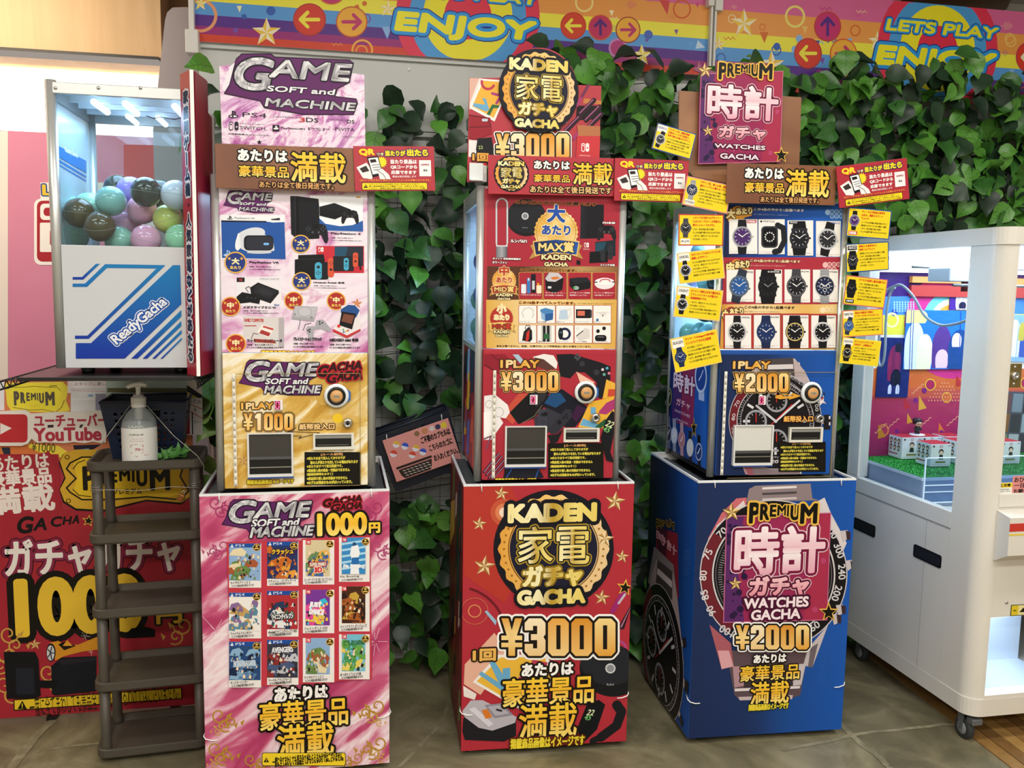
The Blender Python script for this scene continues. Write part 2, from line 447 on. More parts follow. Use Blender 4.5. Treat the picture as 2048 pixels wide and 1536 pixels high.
def rect_art(O, ex, ey, W, H):
    """art in unit coordinates (x right, y down) on a rectangle whose top left is O"""
    O, ex, ey = (np.array(v, float) for v in (O, ex, ey)); n = np.cross(ex, ey)
    return Art(lambda P: np.stack([P[:, 0] * W, -P[:, 1] * H], 1), O, ex, ey, n)
# ------------------------------------------------------------------ setting
def zf(x0, y0, w, W): return (x0, y0, w / W)
X3 = (1, 0, 0); Z3 = (0, 0, 1)
M_WHITE = mat('white_paint', 'e9e8e4', .45, var=(2, 'dedcd6'))
M_ALU = mat('satin_aluminium', 'c9cbc8', .34, metal=.55)
M_BLACK = mat('black_plastic', '101012', .35)
M_CHROME = mat('chrome', 'd8d8d8', .12, metal=1)
M_FOAM = mat('foam_board_white', 'f2f0ec', .6)
M_STEEL = mat('brushed_steel', 'b8b6b0', .3, metal=.9)
floor_m = ramp_noise('stone_floor', [(0, '4c4836'), (.38, '625c46'), (.5, '777057'), (.62, '8c856a'), (1, 'a39c80')], scale=2.6, detail=10, distort=1.6, rough=.42, rotz=0)
f = MB().box(-5, -3, -.05, 5, 6, 0).build('floor', floor_m); struct(f)
# paler veins pressed across the stone-look sheet, and tile joints
vein = ramp_noise('stone_vein', [(0, '625c46'), (.45, '7b755d'), (.6, '958e74'), (1, 'a39c82')], scale=9, rough=.45)
def strip(mb, pts, w, z):
    for (a, b) in zip(pts[:-1], pts[1:]):
        a, b = Vector(a), Vector(b); d = (b - a).normalized(); n = Vector((-d.y, d.x)) * w / 2
        mb.add([(a.x + n.x, a.y + n.y, z), (a.x - n.x, a.y - n.y, z), (b.x - n.x, b.y - n.y, z), (b.x + n.x, b.y + n.y, z)], [(0, 1, 2, 3)])
for pts_, w__ in ((((1640, 1400), (1700, 1470), (1745, 1505), (1790, 1545)), .022), (((1560, 1500), (1700, 1472), (1830, 1455), (1905, 1449)), .016), (((0, 1560), (60, 1490), (105, 1440)), .03), (((100, 1500), (240, 1480), (380, 1500)), .014), (((800, 1536), (880, 1450), (900, 1400)), .014)):
    mb_ = MB(); q_ = random.Random(int(w__ * 999)); L_ = [onz(x, y, 0) for x, y in pts_]
    P_ = [L_[i] + (L_[i + 1] - L_[i]) * t for i in range(len(L_) - 1) for t in (0, .33, .66)] + [L_[-1]]
    strip(mb_, [(p[0] + q_.uniform(-.006, .006), p[1] + q_.uniform(-.006, .006), 0) for p in P_], w__, .0006 + w__ * .05); mb_.build('vein', vein, f)
wb = [onz(1877, 1423, 0), onz(2021, 1536, 0)]
wd = np.array(wb[0] - wb[1])[:2]; wd /= np.linalg.norm(wd); wn = np.array([wd[1], -wd[0]])
if wn[0] < 0: wn = -wn
W0 = np.array(wb[0])[:2]
plank_m = [ramp_noise('oak_plank_%s' % k, [(0, a), (.5, b), (1, c)], scale=2.2, stretch=(9, 9, 9), rough=.35, detail=6) for k, a, b, c in
           (('tawny', '7a5a34', '94703f', 'a5804c'), ('honey', '8c6a3c', 'a7834c', 'b8955e'), ('umber', '63482a', '7d5d36', '8d6c42'))]
for i in range(20):
    pw = .052
    for j in range(5):
        L = 1.1; o0 = -1.9 + j * L + (i % 3) * .37 - .4
        a = W0 + wn * (i * pw) + wd * o0; b = a + wd * (L - .003); c = b + wn * (pw - .003); d = a + wn * (pw - .003)
        q = MB().prism([tuple(a), tuple(b), tuple(c), tuple(d)], -.001, .004 + .0006 * ((i * 7 + j) % 3), 'z').build('plank', plank_m[(i * 5 + j * 3) % 3], f)
ceil = MB().box(-5, -3, CEIL, 5, 6, CEIL + .08).build('ceiling', mat('ceiling_paint', 'c4c2bc', .8)); struct(ceil)
for (lx, ly) in [(a, b) for b in (-1.9, -.2, 1.5) for a in (-1.6, .35, 2.25)]:  # housings for all rows, the added rear fill row included
    o = empty('ceiling_lamp', (lx, ly, CEIL), 0, 'rectangular ceiling lamp with white diffuser, %s row, %s bay of the aisle' % ({-1.9: 'added rear fill', -.2: 'middle', 1.5: 'nearest the machines'}[ly], {-1.6: 'pink machine', .35: 'red machine', 2.25: 'claw machine'}[lx]), 'ceiling lamp', 'ceiling lamps over the aisle')
    MB().box(-.64, -.19, -.03, .64, .19, 0).build('lamp_housing', M_WHITE, o)
    MB().box(-.6, -.15, -.036, .6, .15, -.03).build('diffuser', mat('diffuser', 'ffffff', .5, emit='fff4e4', es=3), o)
wr = MB().box(-5, -3.05, 0, 5, -3, CEIL).build('wall_front', mat('shop_wall', 'd4cfc6', .8)); struct(wr)
wr = MB().box(4.95, -3, 0, 5, 6, CEIL).build('wall_right', mat('shop_wall')); struct(wr)
wr = MB().box(-5, -3, 0, -4.95, 6, CEIL).build('wall_side', mat('shop_wall')); struct(wr)
YL = 4.3
# far left: timber soffit, lit white wall band, pink printed hoarding
wall_far = MB().box(-5, YL + .1, 0, 5, YL + .15, CEIL).build('wall_left', M_WHITE); struct(wall_far)
oakm = ramp_noise('oak_veneer', [(0, 'b8946a'), (.45, 'cba97e'), (.7, 'd6b58c'), (1, 'e0c29c')], scale=1.6, detail=7, distort=.6, rough=.5, stretch=(7, 7, .7))
zs = ony(150, 110, YL - .25)[2]
so = MB().box(-5, YL - .3, zs, ony(322, 60, YL - .3)[0], YL + .1, CEIL).build('trim_1', oakm); struct(so, 'oak veneer soffit over the lit white wall')
so = MB().box(ony(322, 60, YL - .3)[0], YL - .1, zs, .6, YL + .1, CEIL).build('trim_2', mat('dark_veneer', '8a6038', .5)); struct(so)
MB().box(-5, YL - .31, zs - .012, ony(318, 110, YL - .3)[0], YL - .2, zs).build('trim_3', mat('dark_rail', '2a2622', .4))
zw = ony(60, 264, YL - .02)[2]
lb = MB().box(-4.5, YL - .02, zw, .3, YL + .09, zs - .012).build('glowing_panel', mat('glowing_white_panel', 'ffffff', .5, emit='fffaf2', es=1.25))  # white panel whose brightness is put into the material as emission
tag(lb, 'bright glowing white wall panel under the oak soffit', 'light panel')
# pink hoarding with a game-shop logo
px1 = ony(420, 500, YL - .06)[0]
hb = MB().box(-3.6, YL - .06, 0, px1, YL - .02, zw - .005).build('hoarding', mat('pink_print', 'd98cab', .45, var=(1.2, 'd080a0')))
tag(hb, 'pink printed hoarding with a red outlined logo behind the small capsule machine', 'hoarding')
A = plane_art((0, YL - .061, 0), X3, Z3)
A.rect(-60, 262, 16, 760, 'e9dfd8')
A.frame(zf(0, 0, 512, 1536))
A.rect(742, 868, 936, 1110, 'cf4a52'); A.rect(936, 876, 1180, 1118, 'dfae4a')
# blue outlined yellow capitals and the big red rimmed letters below, cut by the machine
A.poly([(243, 1095), (620, 1095), (1180, 1095), (1180, 1205), (243, 1200)], 'f1ece6')
A.text('LETS', 252, 1106, 560, 1182, 'e8c53a', ((.12, '2a4f8e'),), wt=.05)
A.text('GO!', 840, 1100, 1110, 1182, 'e8c53a', ((.12, '2a4f8e'),), wt=.05)
A.rr(205, 1192, 470, 1590, 40, 'f4f0ee'); A.rr(222, 1204, 452, 1570, 34, 'a92a35'); A.rr(242, 1222, 440, 1320, 24, 'f4f0ee'); A.rr(262, 1246, 420, 1296, 20, 'a92a35')
A.rr(240, 1336, 440, 1512, 8, 'f4f0ee'); A.rr(300, 1380, 450, 1470, 8, 'a92a35')
A.rr(700, 1192, 1000, 1590, 40, 'f4f0ee'); A.rr(716, 1204, 980, 1570, 34, 'a92a35'); A.rr(742, 1230, 940, 1540, 24, 'f4f0ee')
A.build(hb)
# grey rounded cabinet back leaning into view between hoarding and partition
Yg = 3.75
g = [q_ for q_ in ((ony(x, y, Yg)[0], ony(x, y, Yg)[2]) for x, y in ((306, 260), (330, 40), (334, 25), (345, 15), (372, 14), (400, 20), (412, 260), (432, 1290), (330, 1290)))]
gb = MB().prism(g[::-1], Yg, Yg + .4, 'y').build('game_cabinet', mat('grey_cabinet', 'a49da3', .5))
tag(gb, 'plain grey rounded back of a game cabinet beyond the small capsule machine', 'cabinet')

# ---- partition carrying the leaf screen
YP = 3.42
xl = ony(404, 300, YP)[0]
part_m = mat('partition_white', 'd9dad6', .55)
pt = MB().box(xl, YP, 0, 4.2, YP + .05, 2.62).build('wall_back', part_m); struct(pt, 'white partition behind the artificial leaves')
# square white panels with recessed joints
pxs = .36
for i in range(11):
    for j in range(7):
        x0 = xl + .01 + i * pxs; z0 = .01 + j * .36
        if z0 > 2.1: continue
        q = MB().cham((x0 + .004, YP - .008, z0 + .004), (x0 + pxs - .004, YP + .001, min(z0 + .356, 2.2)), .003).build('panel', part_m, pt)
# upper white fascia with screws
zb0, zb1 = ony(700, 108, 3.4)[2], ony(700, 150, 3.4)[2]
fas = MB()
fas.box(xl, YP - .03, 2.06, .72, YP - .009, 2.40)
fas.box(xl, YP - .045, 2.33, .72, YP - .03, 2.375)
o = fas.build('trim_4', mat('fascia_white', 'cfd2ce', .45)); struct(o, 'white metal fascia above the leaf screen')
for i in range(7):
    MB().lathe((xl + .14 + i * .165, YP - .045, 2.352), [(0, -.003), (.004, -.003), (.006, 0)], 8, 'y').build('screw', M_STEEL, o)
MB().lathe((ony(818, 139, YP - .03)[0], YP - .031, ony(818, 139, YP - .03)[2]), [(0, -.002), (.006, -.002), (.006, 0)], 10, 'y').build('screw', mat('bright_cap', 'ffffff', .3), o)

# ---- banners
ZB0 = ony(700, 103, 3.36)[2]
ZBR = ony(1900, 190, 3.36)[2]
ZT = ony(1900, 11, 3.36)[2]
xj = ony(1421, 80, 3.36)[0]
def post(x, z0, z1, n=1):
    p = MB().box(x - .012, 3.325, z0, x + .012, 3.35, z1, .003)
    return p
bx0 = ony(391, 60, 3.36)[0]
bl = MB().box(bx0, 3.36, ZB0, xj - .01, 3.366, 2.95).build('banner', mat('banner_vinyl', 'e8d8e0', .3))
tag(bl, 'long rainbow striped banner with arrow buttons and play slogan over the pink and red machines', 'banner')
br = MB().box(xj + .012, 3.36, ZBR - .03, 3.9, 3.366, ZT).build('banner', mat('banner_vinyl'))
tag(br, 'rainbow striped banner section with the full play slogan above the dense leaves', 'banner')
for x, z0, z1 in ((bx0 - .008, ZB0 - .03, 2.96),):
    o = MB().box(x - .01, 3.33, z0, x + .008, 3.372, z1, .003).box(x - .022, 3.32, ZB0 - .05, x + .022, 3.378, ZB0 + .03, .004).build('banner_bracket', M_WHITE)
    tag(o, 'white bracket post clamping the end of the banner beside the grey cabinet back', 'bracket')
o = MB().box(xj - .012, 3.335, 2.27, xj - .003, 3.372, 2.95, .002).box(xj + .004, 3.335, 2.27, xj + .013, 3.372, 2.95, .002).box(xj - .028, 3.325, 2.60, xj - .002, 3.375, 2.68, .004).box(xj + .002, 3.325, 2.585, xj + .034, 3.375, 2.66, .004).build('banner_bracket', M_WHITE)
tag(o, 'white double bracket post joining the two banners above the watch machine sign', 'bracket')

def arrow(A, cx, cy, r, d, disc, col, rim):
    q = A.asp()
    A.circ(cx, cy, r, rim); A.circ(cx, cy, r * .92, disc)
    dx, dy = {'l': (-1, 0), 'r': (1, 0), 'u': (0, -1)}[d]; k = r * .55
    def P(a, b): return (cx + (dx * a - dy * b) * k, cy + (dy * a + dx * b) * k * q)
    A.line([P(-1, 0), P(1, 0)], r * .22, col); A.line([P(.2, .8), P(1, 0), P(.2, -.8)], r * .22, col)
def slogan(A, x0, y0, x1, y1):
    """two-line play slogan on concentric discs, in a unit box"""
    A.sub(x0, y0, x1, y1)
    for r, c in ((.58, 'e23a56'), (.47, '4f9fe0'), (.36, 'f3e92e'), (.19, 'e2354e')):
        A.circ(.5, .52, r * .82, c, 40)
    A.text('LETS PLAY', .1, .12, .97, .40, 'f2ec2c', ((.22, '1a3f9e'), (.15, '2f9be6')), sh=.2, wt=.06)
    A.text('ENJOY', .02, .46, .94, .92, 'f6ee2a', ((.17, '1a2f8e'), (.13, '2f9be6')), sh=.2, wt=.07)
    A.end()
def bands(A, x0, y0, x1, y1):
    """rainbow stripes filling a unit-box; y runs down"""
    n = (0, .12, .38, .52, .66, .78, .88, 1.0)
    cols = ('e0619a', 'e0619a', 'f0a040', 'f4ec3c', '5aa2e2', '5a2f8e', 'b0307c', 'd8452e')
    A.sub(x0, y0, x1, y1)
    edges = (0, .26, .50, .63, .755, .85, .93, 1.0); cc = ('dd6a9e', 'eda050', 'f2ea48', '5e9fdf', '5a318c', '9c2f78', 'd5482f')
    for i, c in enumerate(cc): A.rect(0, edges[i], 1, edges[i + 1], c)
    A.end()
def deco(A, seed, x0, y0, x1, y1, n=10):
    r = random.Random(seed)
    ZC = {'top': ['c83a78', 'd6478a', 'f5d9a0'], 'mid': ['f3c46a', 'd8702e', 'f6f0c0'], 'low': ['8ab8ea', '3a62b0', '7a50aa'], 'bot': ['c03a88', 'e0703a', 'e8a050']}
    for _ in range(n):
        x = r.uniform(x0, x1); y = r.uniform(y0, y1); t = (y - y0) / (y1 - y0)
        c = r.choice(ZC['top' if t < .26 else 'mid' if t < .5 else 'low' if t < .8 else 'bot']); k = r.randrange(5)
        w = (y1 - y0) * r.uniform(.035, .08)
        if k == 0:
            A.dots([(x + a * w * .32 + (b % 2) * w * .16, y + b * w * .3) for a in range(7) for b in range(5) if (a - 3) ** 2 + (b - 2) ** 2 * 2 < 11], w * .085, c, 6)
        elif k == 1: A.ring(x, y, w * .75, w, c, 24)
        elif k == 2: A.poly([(x, y), (x + w * 1.6, y), (x + w * .9, y + w * 2)], c)
        elif k == 3: A.line([(x + j * w * .5, y + (j % 2) * w * .6) for j in range(6)], w * .14, c, rnd=False)
        else: A.circ(x, y, w * .6, c, 16)
Yb = 3.3598
A = plane_art((0, Yb, 0), X3, Z3)
# stripes are laid in world metres so that they stay level on the vinyl
def world_frame(A): A.uv0 = A.uv; A.uv = lambda P: np.asarray(P, float)
def px_frame(A): A.uv = A.uv0
world_frame(A)
A.fr = (0, 0, 1, 1)
BT = ZT
def stripe_set(A, xa, xb, z0, z1):
    ed = (0, .235, .455, .60, .735, .845, .925, 1.0); cc = ('dd6a9e', 'eda050', 'f2ea48', '5e9fdf', '5a318c', '9c2f78', 'd5482f')
    for i, c in enumerate(cc):
        a = z1 + (z0 - z1) * ed[i]; b = z1 + (z0 - z1) * ed[i + 1]; A.poly([(xa, b), (xb, b), (xb, a), (xa, a)], c)
stripe_set(A, bx0, xj - .01, ZB0, ZT)
A.poly([(bx0, ZT), (xj - .01, ZT), (xj - .01, 2.95), (bx0, 2.95)], 'd860a0')
A.clip = (bx0, ZB0, xj - .01, 2.95)
px_frame(A)
A.frame(zf(380, 0, 720, 2048))
deco(A, 3, 60, -150, 1100, 300, 22); deco(A, 5, 2100, -60, 2900, 330, 18)
A.ring(60, 90, 78, 96, 'e8a070'); A.star3(60, 20, 45, 'f2d24a', 'f8efc0'); A.star3(435, 185, 86, 'f0c848', 'f7eccc'); A.star3(1125, 50, 50, 'f2dc6a', 'f7eccc')
A.circ(460, 62, 26, '3a62b8'); A.ring(980, 285, 50, 62, 'efae48')
arrow(A, 805, -60, 88, 'u', 'c93a72', '4a2a86', 'd8762e')
arrow(A, 680, 112, 94, 'l', 'd8402e', 'f3e64a', 'b83a34'); arrow(A, 920, 125, 90, 'r', 'f0b23a', 'c2366e', 'c8602e')
slogan(A, 1150, -145, 2010, 300)
A.frame(zf(1000, 0, 500, 2048))
A.star3(1160, 455, 88, 'f2d448', 'f9efb8'); A.ring(965, 395, 60, 76, 'c88ac0'); A.circ(965, 395, 60, 'b8407e'); A.ring(1490, 75, 62, 74, 'd8622e'); A.ring(690, 20, 60, 76, 'f6dc8a'); A.circ(1215, 285, 36, '4a6ac0', 20)
A.poly([(1300, -10), (1390, 10), (1370, 120)], 'd84a4a'); A.poly([(1620, 330), (1680, 390), (1600, 400)], 'c4dcf2')
arrow(A, 600, 212, 106, 'l', 'd8482e', 'f3e64a', 'c83a34'); arrow(A, 822, 226, 100, 'u', 'c83460', '5a2a7a', 'd8702e'); arrow(A, 1048, 245, 102, 'r', 'f0b23a', 'c2366e', '9c3a24')
A.clip = None; A.build(bl)
A = plane_art((0, Yb, 0), X3, Z3); world_frame(A)
stripe_set(A, xj + .012, 3.9, ZBR - .03, ZT)
A.clip = (xj + .012, ZBR - .03, 3.9, ZT)
px_frame(A)
A.frame(zf(1400, 0, 648, 2048))
deco(A, 8, 120, 0, 1080, 480, 22); deco(A, 9, 1900, 80, 2040, 560, 8)
A.star3(277, 150, 88, 'f2cc4a', 'f7eccc'); A.star3(118, 278, 44, 'f0cc48', 'f7eccc'); A.star3(452, 410, 84, 'f0c848', 'f7eccc'); A.star3(1120, 262, 60, 'f0d880', 'faf4dc')
A.ring(600, 105, 50, 64, 'f2e27a'); A.circ(485, 295, 22, '3a62b8'); A.ring(962, 490, 32, 44, 'efae48')
arrow(A, 806, 168, 86, 'u', 'cc3472', '5a2a8a', 'c8442e'); arrow(A, 682, 338, 88, 'l', 'd8402e', 'f3e64a', 'b83a34'); arrow(A, 905, 340, 86, 'r', 'f0b23a', 'c2366e', 'd8542e')
slogan(A, 1100, 60, 1900, 535)
arrow(A, 2085, 362, 90, 'l', 'e0402e', 'f3f0c4', 'c83a54')
A.clip = None; A.build(br)
# brown round ceiling fitting and pipe seen above the right banner
xr, _, zr = ony(1900, 2, 4.4)
o = MB().lathe((xr, 4.4, zr - .06), [(.0, 0), (.28, .0), (.30, .05), (.30, .12), (.0, .12)], 24).build('pendant_lamp', mat('bronze', '6b4c34', .4, metal=.4))
tag(o, 'round bronze ceiling fitting peeping over the right banner', 'lamp')

# ---- artificial leaf screen
def leaf_mesh(name, m, L=1, Wd=.8, fold=.25, curl=.2, seed=0):
    r = random.Random(seed); n = 6; V = []; F = []
    prof = [0, .36, .50, .47, .34, .16, 0]
    for i in range(n + 1):
        t = i / n; w_ = prof[i] * Wd; y = -t * L; z = -curl * (t - .3) ** 2 * L + .03 * math.sin(9 * t + seed)
        if i in (0, n): V.append((0, y, z)); continue
        V += [(-w_, y + .05 * L * (i == 1), z + fold * w_ + r.uniform(-.02, .02)), (0, y, z), (w_, y + .05 * L * (i == 1), z + fold * w_ + r.uniform(-.02, .02))]
    F.append((0, 1, 2)); F.append((0, 2, 3))
    for i in range(n - 2):
        a = 1 + 3 * i; F += [(a, a + 3, a + 4, a + 1), (a + 1, a + 4, a + 5, a + 2)]
    a = 1 + 3 * (n - 2); e = len(V) - 1; F += [(a, e, a + 1), (a + 1, e, a + 2)]
    me = bpy.data.meshes.new(name); me.from_pydata(V, [], F); me.materials.append(m)
    for p in me.polygons: p.use_smooth = True
    me.update(); return me
def leaf_mat(name, a, b, rough=.38):
    m = bpy.data.materials.new(name); m.use_nodes = True; nt = m.node_tree; bs = nt.nodes['Principled BSDF']
    tc = nt.nodes.new('ShaderNodeTexCoord'); sp = nt.nodes.new('ShaderNodeSeparateXYZ'); L = nt.links.new
    L(tc.outputs['Object'], sp.inputs[0])
    ab = nt.nodes.new('ShaderNodeMath'); ab.operation = 'ABSOLUTE'; L(sp.outputs[0], ab.inputs[0])
    # side veins: stripes slanting from the midrib
    m1 = nt.nodes.new('ShaderNodeMath'); m1.operation = 'MULTIPLY_ADD'; L(ab.outputs[0], m1.inputs[0]); m1.inputs[1].default_value = .8; L(sp.outputs[1], m1.inputs[2])
    m2 = nt.nodes.new('ShaderNodeMath'); m2.operation = 'MULTIPLY'; m2.inputs[1].default_value = 42; L(m1.outputs[0], m2.inputs[0])
    m3 = nt.nodes.new('ShaderNodeMath'); m3.operation = 'SINE'; L(m2.outputs[0], m3.inputs[0])
    m4 = nt.nodes.new('ShaderNodeMath'); m4.operation = 'GREATER_THAN'; m4.inputs[1].default_value = .93; L(m3.outputs[0], m4.inputs[0])
    m5 = nt.nodes.new('ShaderNodeMath'); m5.operation = 'LESS_THAN'; m5.inputs[1].default_value = .014; L(ab.outputs[0], m5.inputs[0])
    m6 = nt.nodes.new('ShaderNodeMath'); m6.operation = 'MAXIMUM'; L(m4.outputs[0], m6.inputs[0]); L(m5.outputs[0], m6.inputs[1])
    m7 = nt.nodes.new('ShaderNodeMath'); m7.operation = 'MULTIPLY'; m7.inputs[1].default_value = .45; L(m6.outputs[0], m7.inputs[0])
    ns = nt.nodes.new('ShaderNodeTexNoise'); ns.inputs['Scale'].default_value = 2.5; oi = nt.nodes.new('ShaderNodeObjectInfo')
    va = nt.nodes.new('ShaderNodeVectorMath'); L(tc.outputs['Object'], va.inputs[0]); cmb = nt.nodes.new('ShaderNodeCombineXYZ'); mm = nt.nodes.new('ShaderNodeMath'); mm.operation = 'MULTIPLY'; mm.inputs[1].default_value = 30
    L(oi.outputs['Random'], mm.inputs[0]); L(mm.outputs[0], cmb.inputs[2]); L(cmb.outputs[0], va.inputs[1]); L(va.outputs[0], ns.inputs['Vector'])
    mx = nt.nodes.new('ShaderNodeMix'); mx.data_type = 'RGBA'; mx.inputs[6].default_value = (*hx(a), 1); mx.inputs[7].default_value = (*hx(b), 1)
    L(ns.outputs['Fac'], mx.inputs[0])
    mv = nt.nodes.new('ShaderNodeMix'); mv.data_type = 'RGBA'; mv.inputs[7].default_value = (*hx('16301a'), 1); L(m7.outputs[0], mv.inputs[0]); L(mx.outputs[2], mv.inputs[6])
    L(mv.outputs[2], bs.inputs['Base Color']); bs.inputs['Roughness'].default_value = rough
    return m
LM = [leaf_mat('leaf_dark', '1c3322', '2c4a30', .42), leaf_mat('leaf_bright', '3f7a2c', '6aa63e'), leaf_mat('leaf_mid', '2c5a2a', '447a34'), leaf_mat('leaf_deep', '14281c', '213a28', .45)]
LMESH = [leaf_mesh('leaf', LM[k % 4], 1, .72 + .1 * (k % 3), .2 + .12 * (k % 4), .15 + .3 * ((k * 7) % 5) / 5, k) for k in range(12)]
screen = empty('leaf_screen', (xl + .05, YP - .02, 0), 0, 'screen of artificial green leaves on wire net over the white partition', 'leaf screen')
sb = np.array(screen.location)
OCC = [(438, 120, 735, 1536), (720, 290, 870, 385), (940, 100, 1205, 1536), (1200, 315, 1380, 405), (1360, 130, 1600, 1536), (1450, 320, 1820, 420), (400, 985, 780, 1536), (920, 960, 1275, 1536), (1290, 905, 1710, 1480), (1330, 410, 1770, 960), (1700, 470, 2048, 1536)]
def pxy(p):
    v = np.array(p) - CPOS; d = v @ FW; return 1024 + FPX * (v @ RT) / d, 768 - FPX * (v @ UP) / d
cand = []
def dens(x, z):
    if x > 1.45 and z > 1.5: return 1.0
    if z > 2.0 and x > .75: return .95
    if x < .75 and z > 2.18: return .12
    return .60
rr_ = random.Random(21)
for i in range(6400):
    x = rr_.uniform(xl, 3.35); z = rr_.uniform(.04, 2.47)
    ztop = 2.25 if x < .72 else 2.37 + .03 * math.sin(9 * x)
    if x > 1.9: ztop = 2.43 + .03 * math.sin(11 * x)
    if z > ztop or rr_.random() > dens(x, z): continue
    y = YP - rr_.uniform(.075, .2) - (.05 if z > 2.25 else 0)
    pc = pxy((x, y, z))
    if x > 1.99 and z < 1.76 and y < 3.30: y = 3.31
    if 735 < pc[0] < 950 and 800 < pc[1] < 990: continue
    cand.append((x, y, z))
info = []
for (x, y, z) in cand:
    L = rr_.uniform(.08, .118); p = pxy((x, y, z))
    vis = 380 < p[0] < 2060 and 0 < p[1] < 1420 and not any(a < p[0] < c and b < p[1] < d for a, b, c, d in OCC)
    info.append((vis, x, y, z, L))
info.sort(key=lambda t: -(t[0] * 10 + t[4] + (3.4 - t[2])))
BV = []; BF = []; BMI = []
nleaf = 0
vis_l = [t for t in info if t[0]]; print('leaves', len(info), 'visible', len(vis_l))
cap = 298
for (vis, x, y, z, L) in info:
    k = rr_.choices(range(12), weights=[3 if j % 4 == 0 else 2.6 if j % 4 == 1 else 2.4 if j % 4 == 2 else 2.0 for j in range(12)])[0]
    if x > 1.6 and z > 1.5 and rr_.random() < .25: k = rr_.choice((1, 5, 9))
    # blade faces the aisle, tip hanging, tilted at random
    M = Matrix.Translation((x, y, z)) @ Matrix.Rotation(rr_.gauss(0, .75), 4, 'Y') @ Matrix.Rotation(rr_.gauss(0, .5), 4, 'Z') @ Matrix.Rotation(math.radians(90) + rr_.gauss(-.15, .42), 4, 'X') @ Matrix.Scale(L, 4)
    ys = [(M @ v.co).y for v in LMESH[k].vertices]
    if max(ys) > YP - .014: M = Matrix.Translation((0, YP - .014 - max(ys), 0)) @ M; ys = [a + YP - .014 - max(ys) for a in ys]
    if 1.97 < x < 3.0 and z < 1.72 and min(ys) < 3.215: continue
    if vis and nleaf < cap:
        o = bpy.data.objects.new('leaf', LMESH[k]); link(o, screen); o.matrix_local = Matrix.Translation(-Vector(sb)) @ M; nleaf += 1
    else:
        me = LMESH[k]; b = len(BV)
        BV.extend([tuple((M @ v.co) - Vector(sb)) for v in me.vertices]); BF.extend([tuple(i + b for i in p.vertices) for p in me.polygons]); BMI.extend([k % 4] * len(me.polygons))
me = bpy.data.meshes.new('leaves'); me.from_pydata(BV, [], BF)
LMB = [mat('leaf_a', '22402a', .42, var=(14, '182c1c')), mat('leaf_b', '5a9a38', .4, var=(12, '3a6e28')), mat('leaf_c', '30602c', .4, var=(12, '447a34')), mat('leaf_d', '14281c', .45, var=(12, '213a28'))]
for q in LMB: me.materials.append(q)
me.polygons.foreach_set('material_index', BMI); me.polygons.foreach_set('use_smooth', [True] * len(BF)); me.update()
o = bpy.data.objects.new('leaf_mass', me); link(o, screen); o['kind'] = 'stuff'
nb = MB()
for i in range(62):
    x = xl + .03 + i * .056
    nb.tube([(x - sb[0], -.045 + .01 * math.sin(3 * z_ + i), z_) for z_ in np.linspace(.05, 2.24 if x > .72 else 2.05, 9)], .0008, 4, False)
for j in range(36):
    z_ = .08 + j * .061
    nb.tube([(x - sb[0], -.048 + .008 * math.sin(5 * x + j), z_ + .012 * math.sin(4 * x + j)) for x in np.linspace(xl + .03 if z_ < 2.06 else .74, 3.4, 22)], .0008, 4, False)
nb.build('wire_net', mat('net_wire', '1a2a1c', .5), screen)['kind'] = 'stuff'
sm = MB()
for j in range(26):
    z_ = 2.3 - j * .088; pts = []; x = xl + .05 if j > 2 else .74
    while x < 3.3: pts.append((x - sb[0], -.07 + .02 * math.sin(7 * x + j), z_ + .03 * math.sin(5.3 * x + 2 * j))); x += .09
    sm.tube(pts, .0018, 5, False)
sm.build('vine_stems', mat('stem_green', '2a4a24', .5), screen)['kind'] = 'stuff'
# ------------------------------------------------------------------ repeated printed motifs
def remap(A, src, dst):
    """coordinates inside box src land in box dst of the present frame"""
    f = A.fr; A.stk.append(f); kx = (dst[2] - dst[0]) / (src[2] - src[0]); ky = (dst[3] - dst[1]) / (src[3] - src[1])
    A.fr = (f[0] + (dst[0] - src[0] * kx) * f[2], f[1] + (dst[1] - src[1] * ky) * f[3], kx * f[2], ky * f[3]); return A
DIG = {'0': ([(.2, 0), (.8, 0), (1, .12), (1, .88), (.8, 1), (.2, 1), (0, .88), (0, .12)], [(.4, .18), (.6, .18), (.6, .82), (.4, .82)]),
       '1': ([(.4, 0), (.8, 0), (.8, 1), (.38, 1), (.38, .3), (.12, .3), (.12, .14)], None),
       '2': ([(.2, 0), (.8, 0), (1, .12), (1, .45), (.42, .76), (.42, .8), (1, .8), (1, 1), (0, 1), (0, .7), (.6, .38), (.6, .2), (.4, .2), (.4, .34), (0, .34), (0, .12)], None),
       '3': ([(.2, 0), (.8, 0), (1, .12), (1, .42), (.9, .5), (1, .58), (1, .88), (.8, 1), (.2, 1), (0, .88), (0, .68), (.4, .68), (.4, .8), (.6, .8), (.6, .58), (.3, .58), (.3, .42), (.6, .42), (.6, .2), (.4, .2), (.4, .32), (0, .32), (0, .12)], None),
       'Y': ([(0, 0), (.34, 0), (.5, .32), (.66, 0), (1, 0), (.74, .46), (1, .46), (1, .58), (.66, .58), (.66, .65), (1, .65), (1, .77), (.66, .77), (.66, 1), (.34, 1), (.34, .77), (0, .77), (0, .65), (.34, .65), (.34, .58), (0, .58), (0, .46), (.26, .46)], None)}
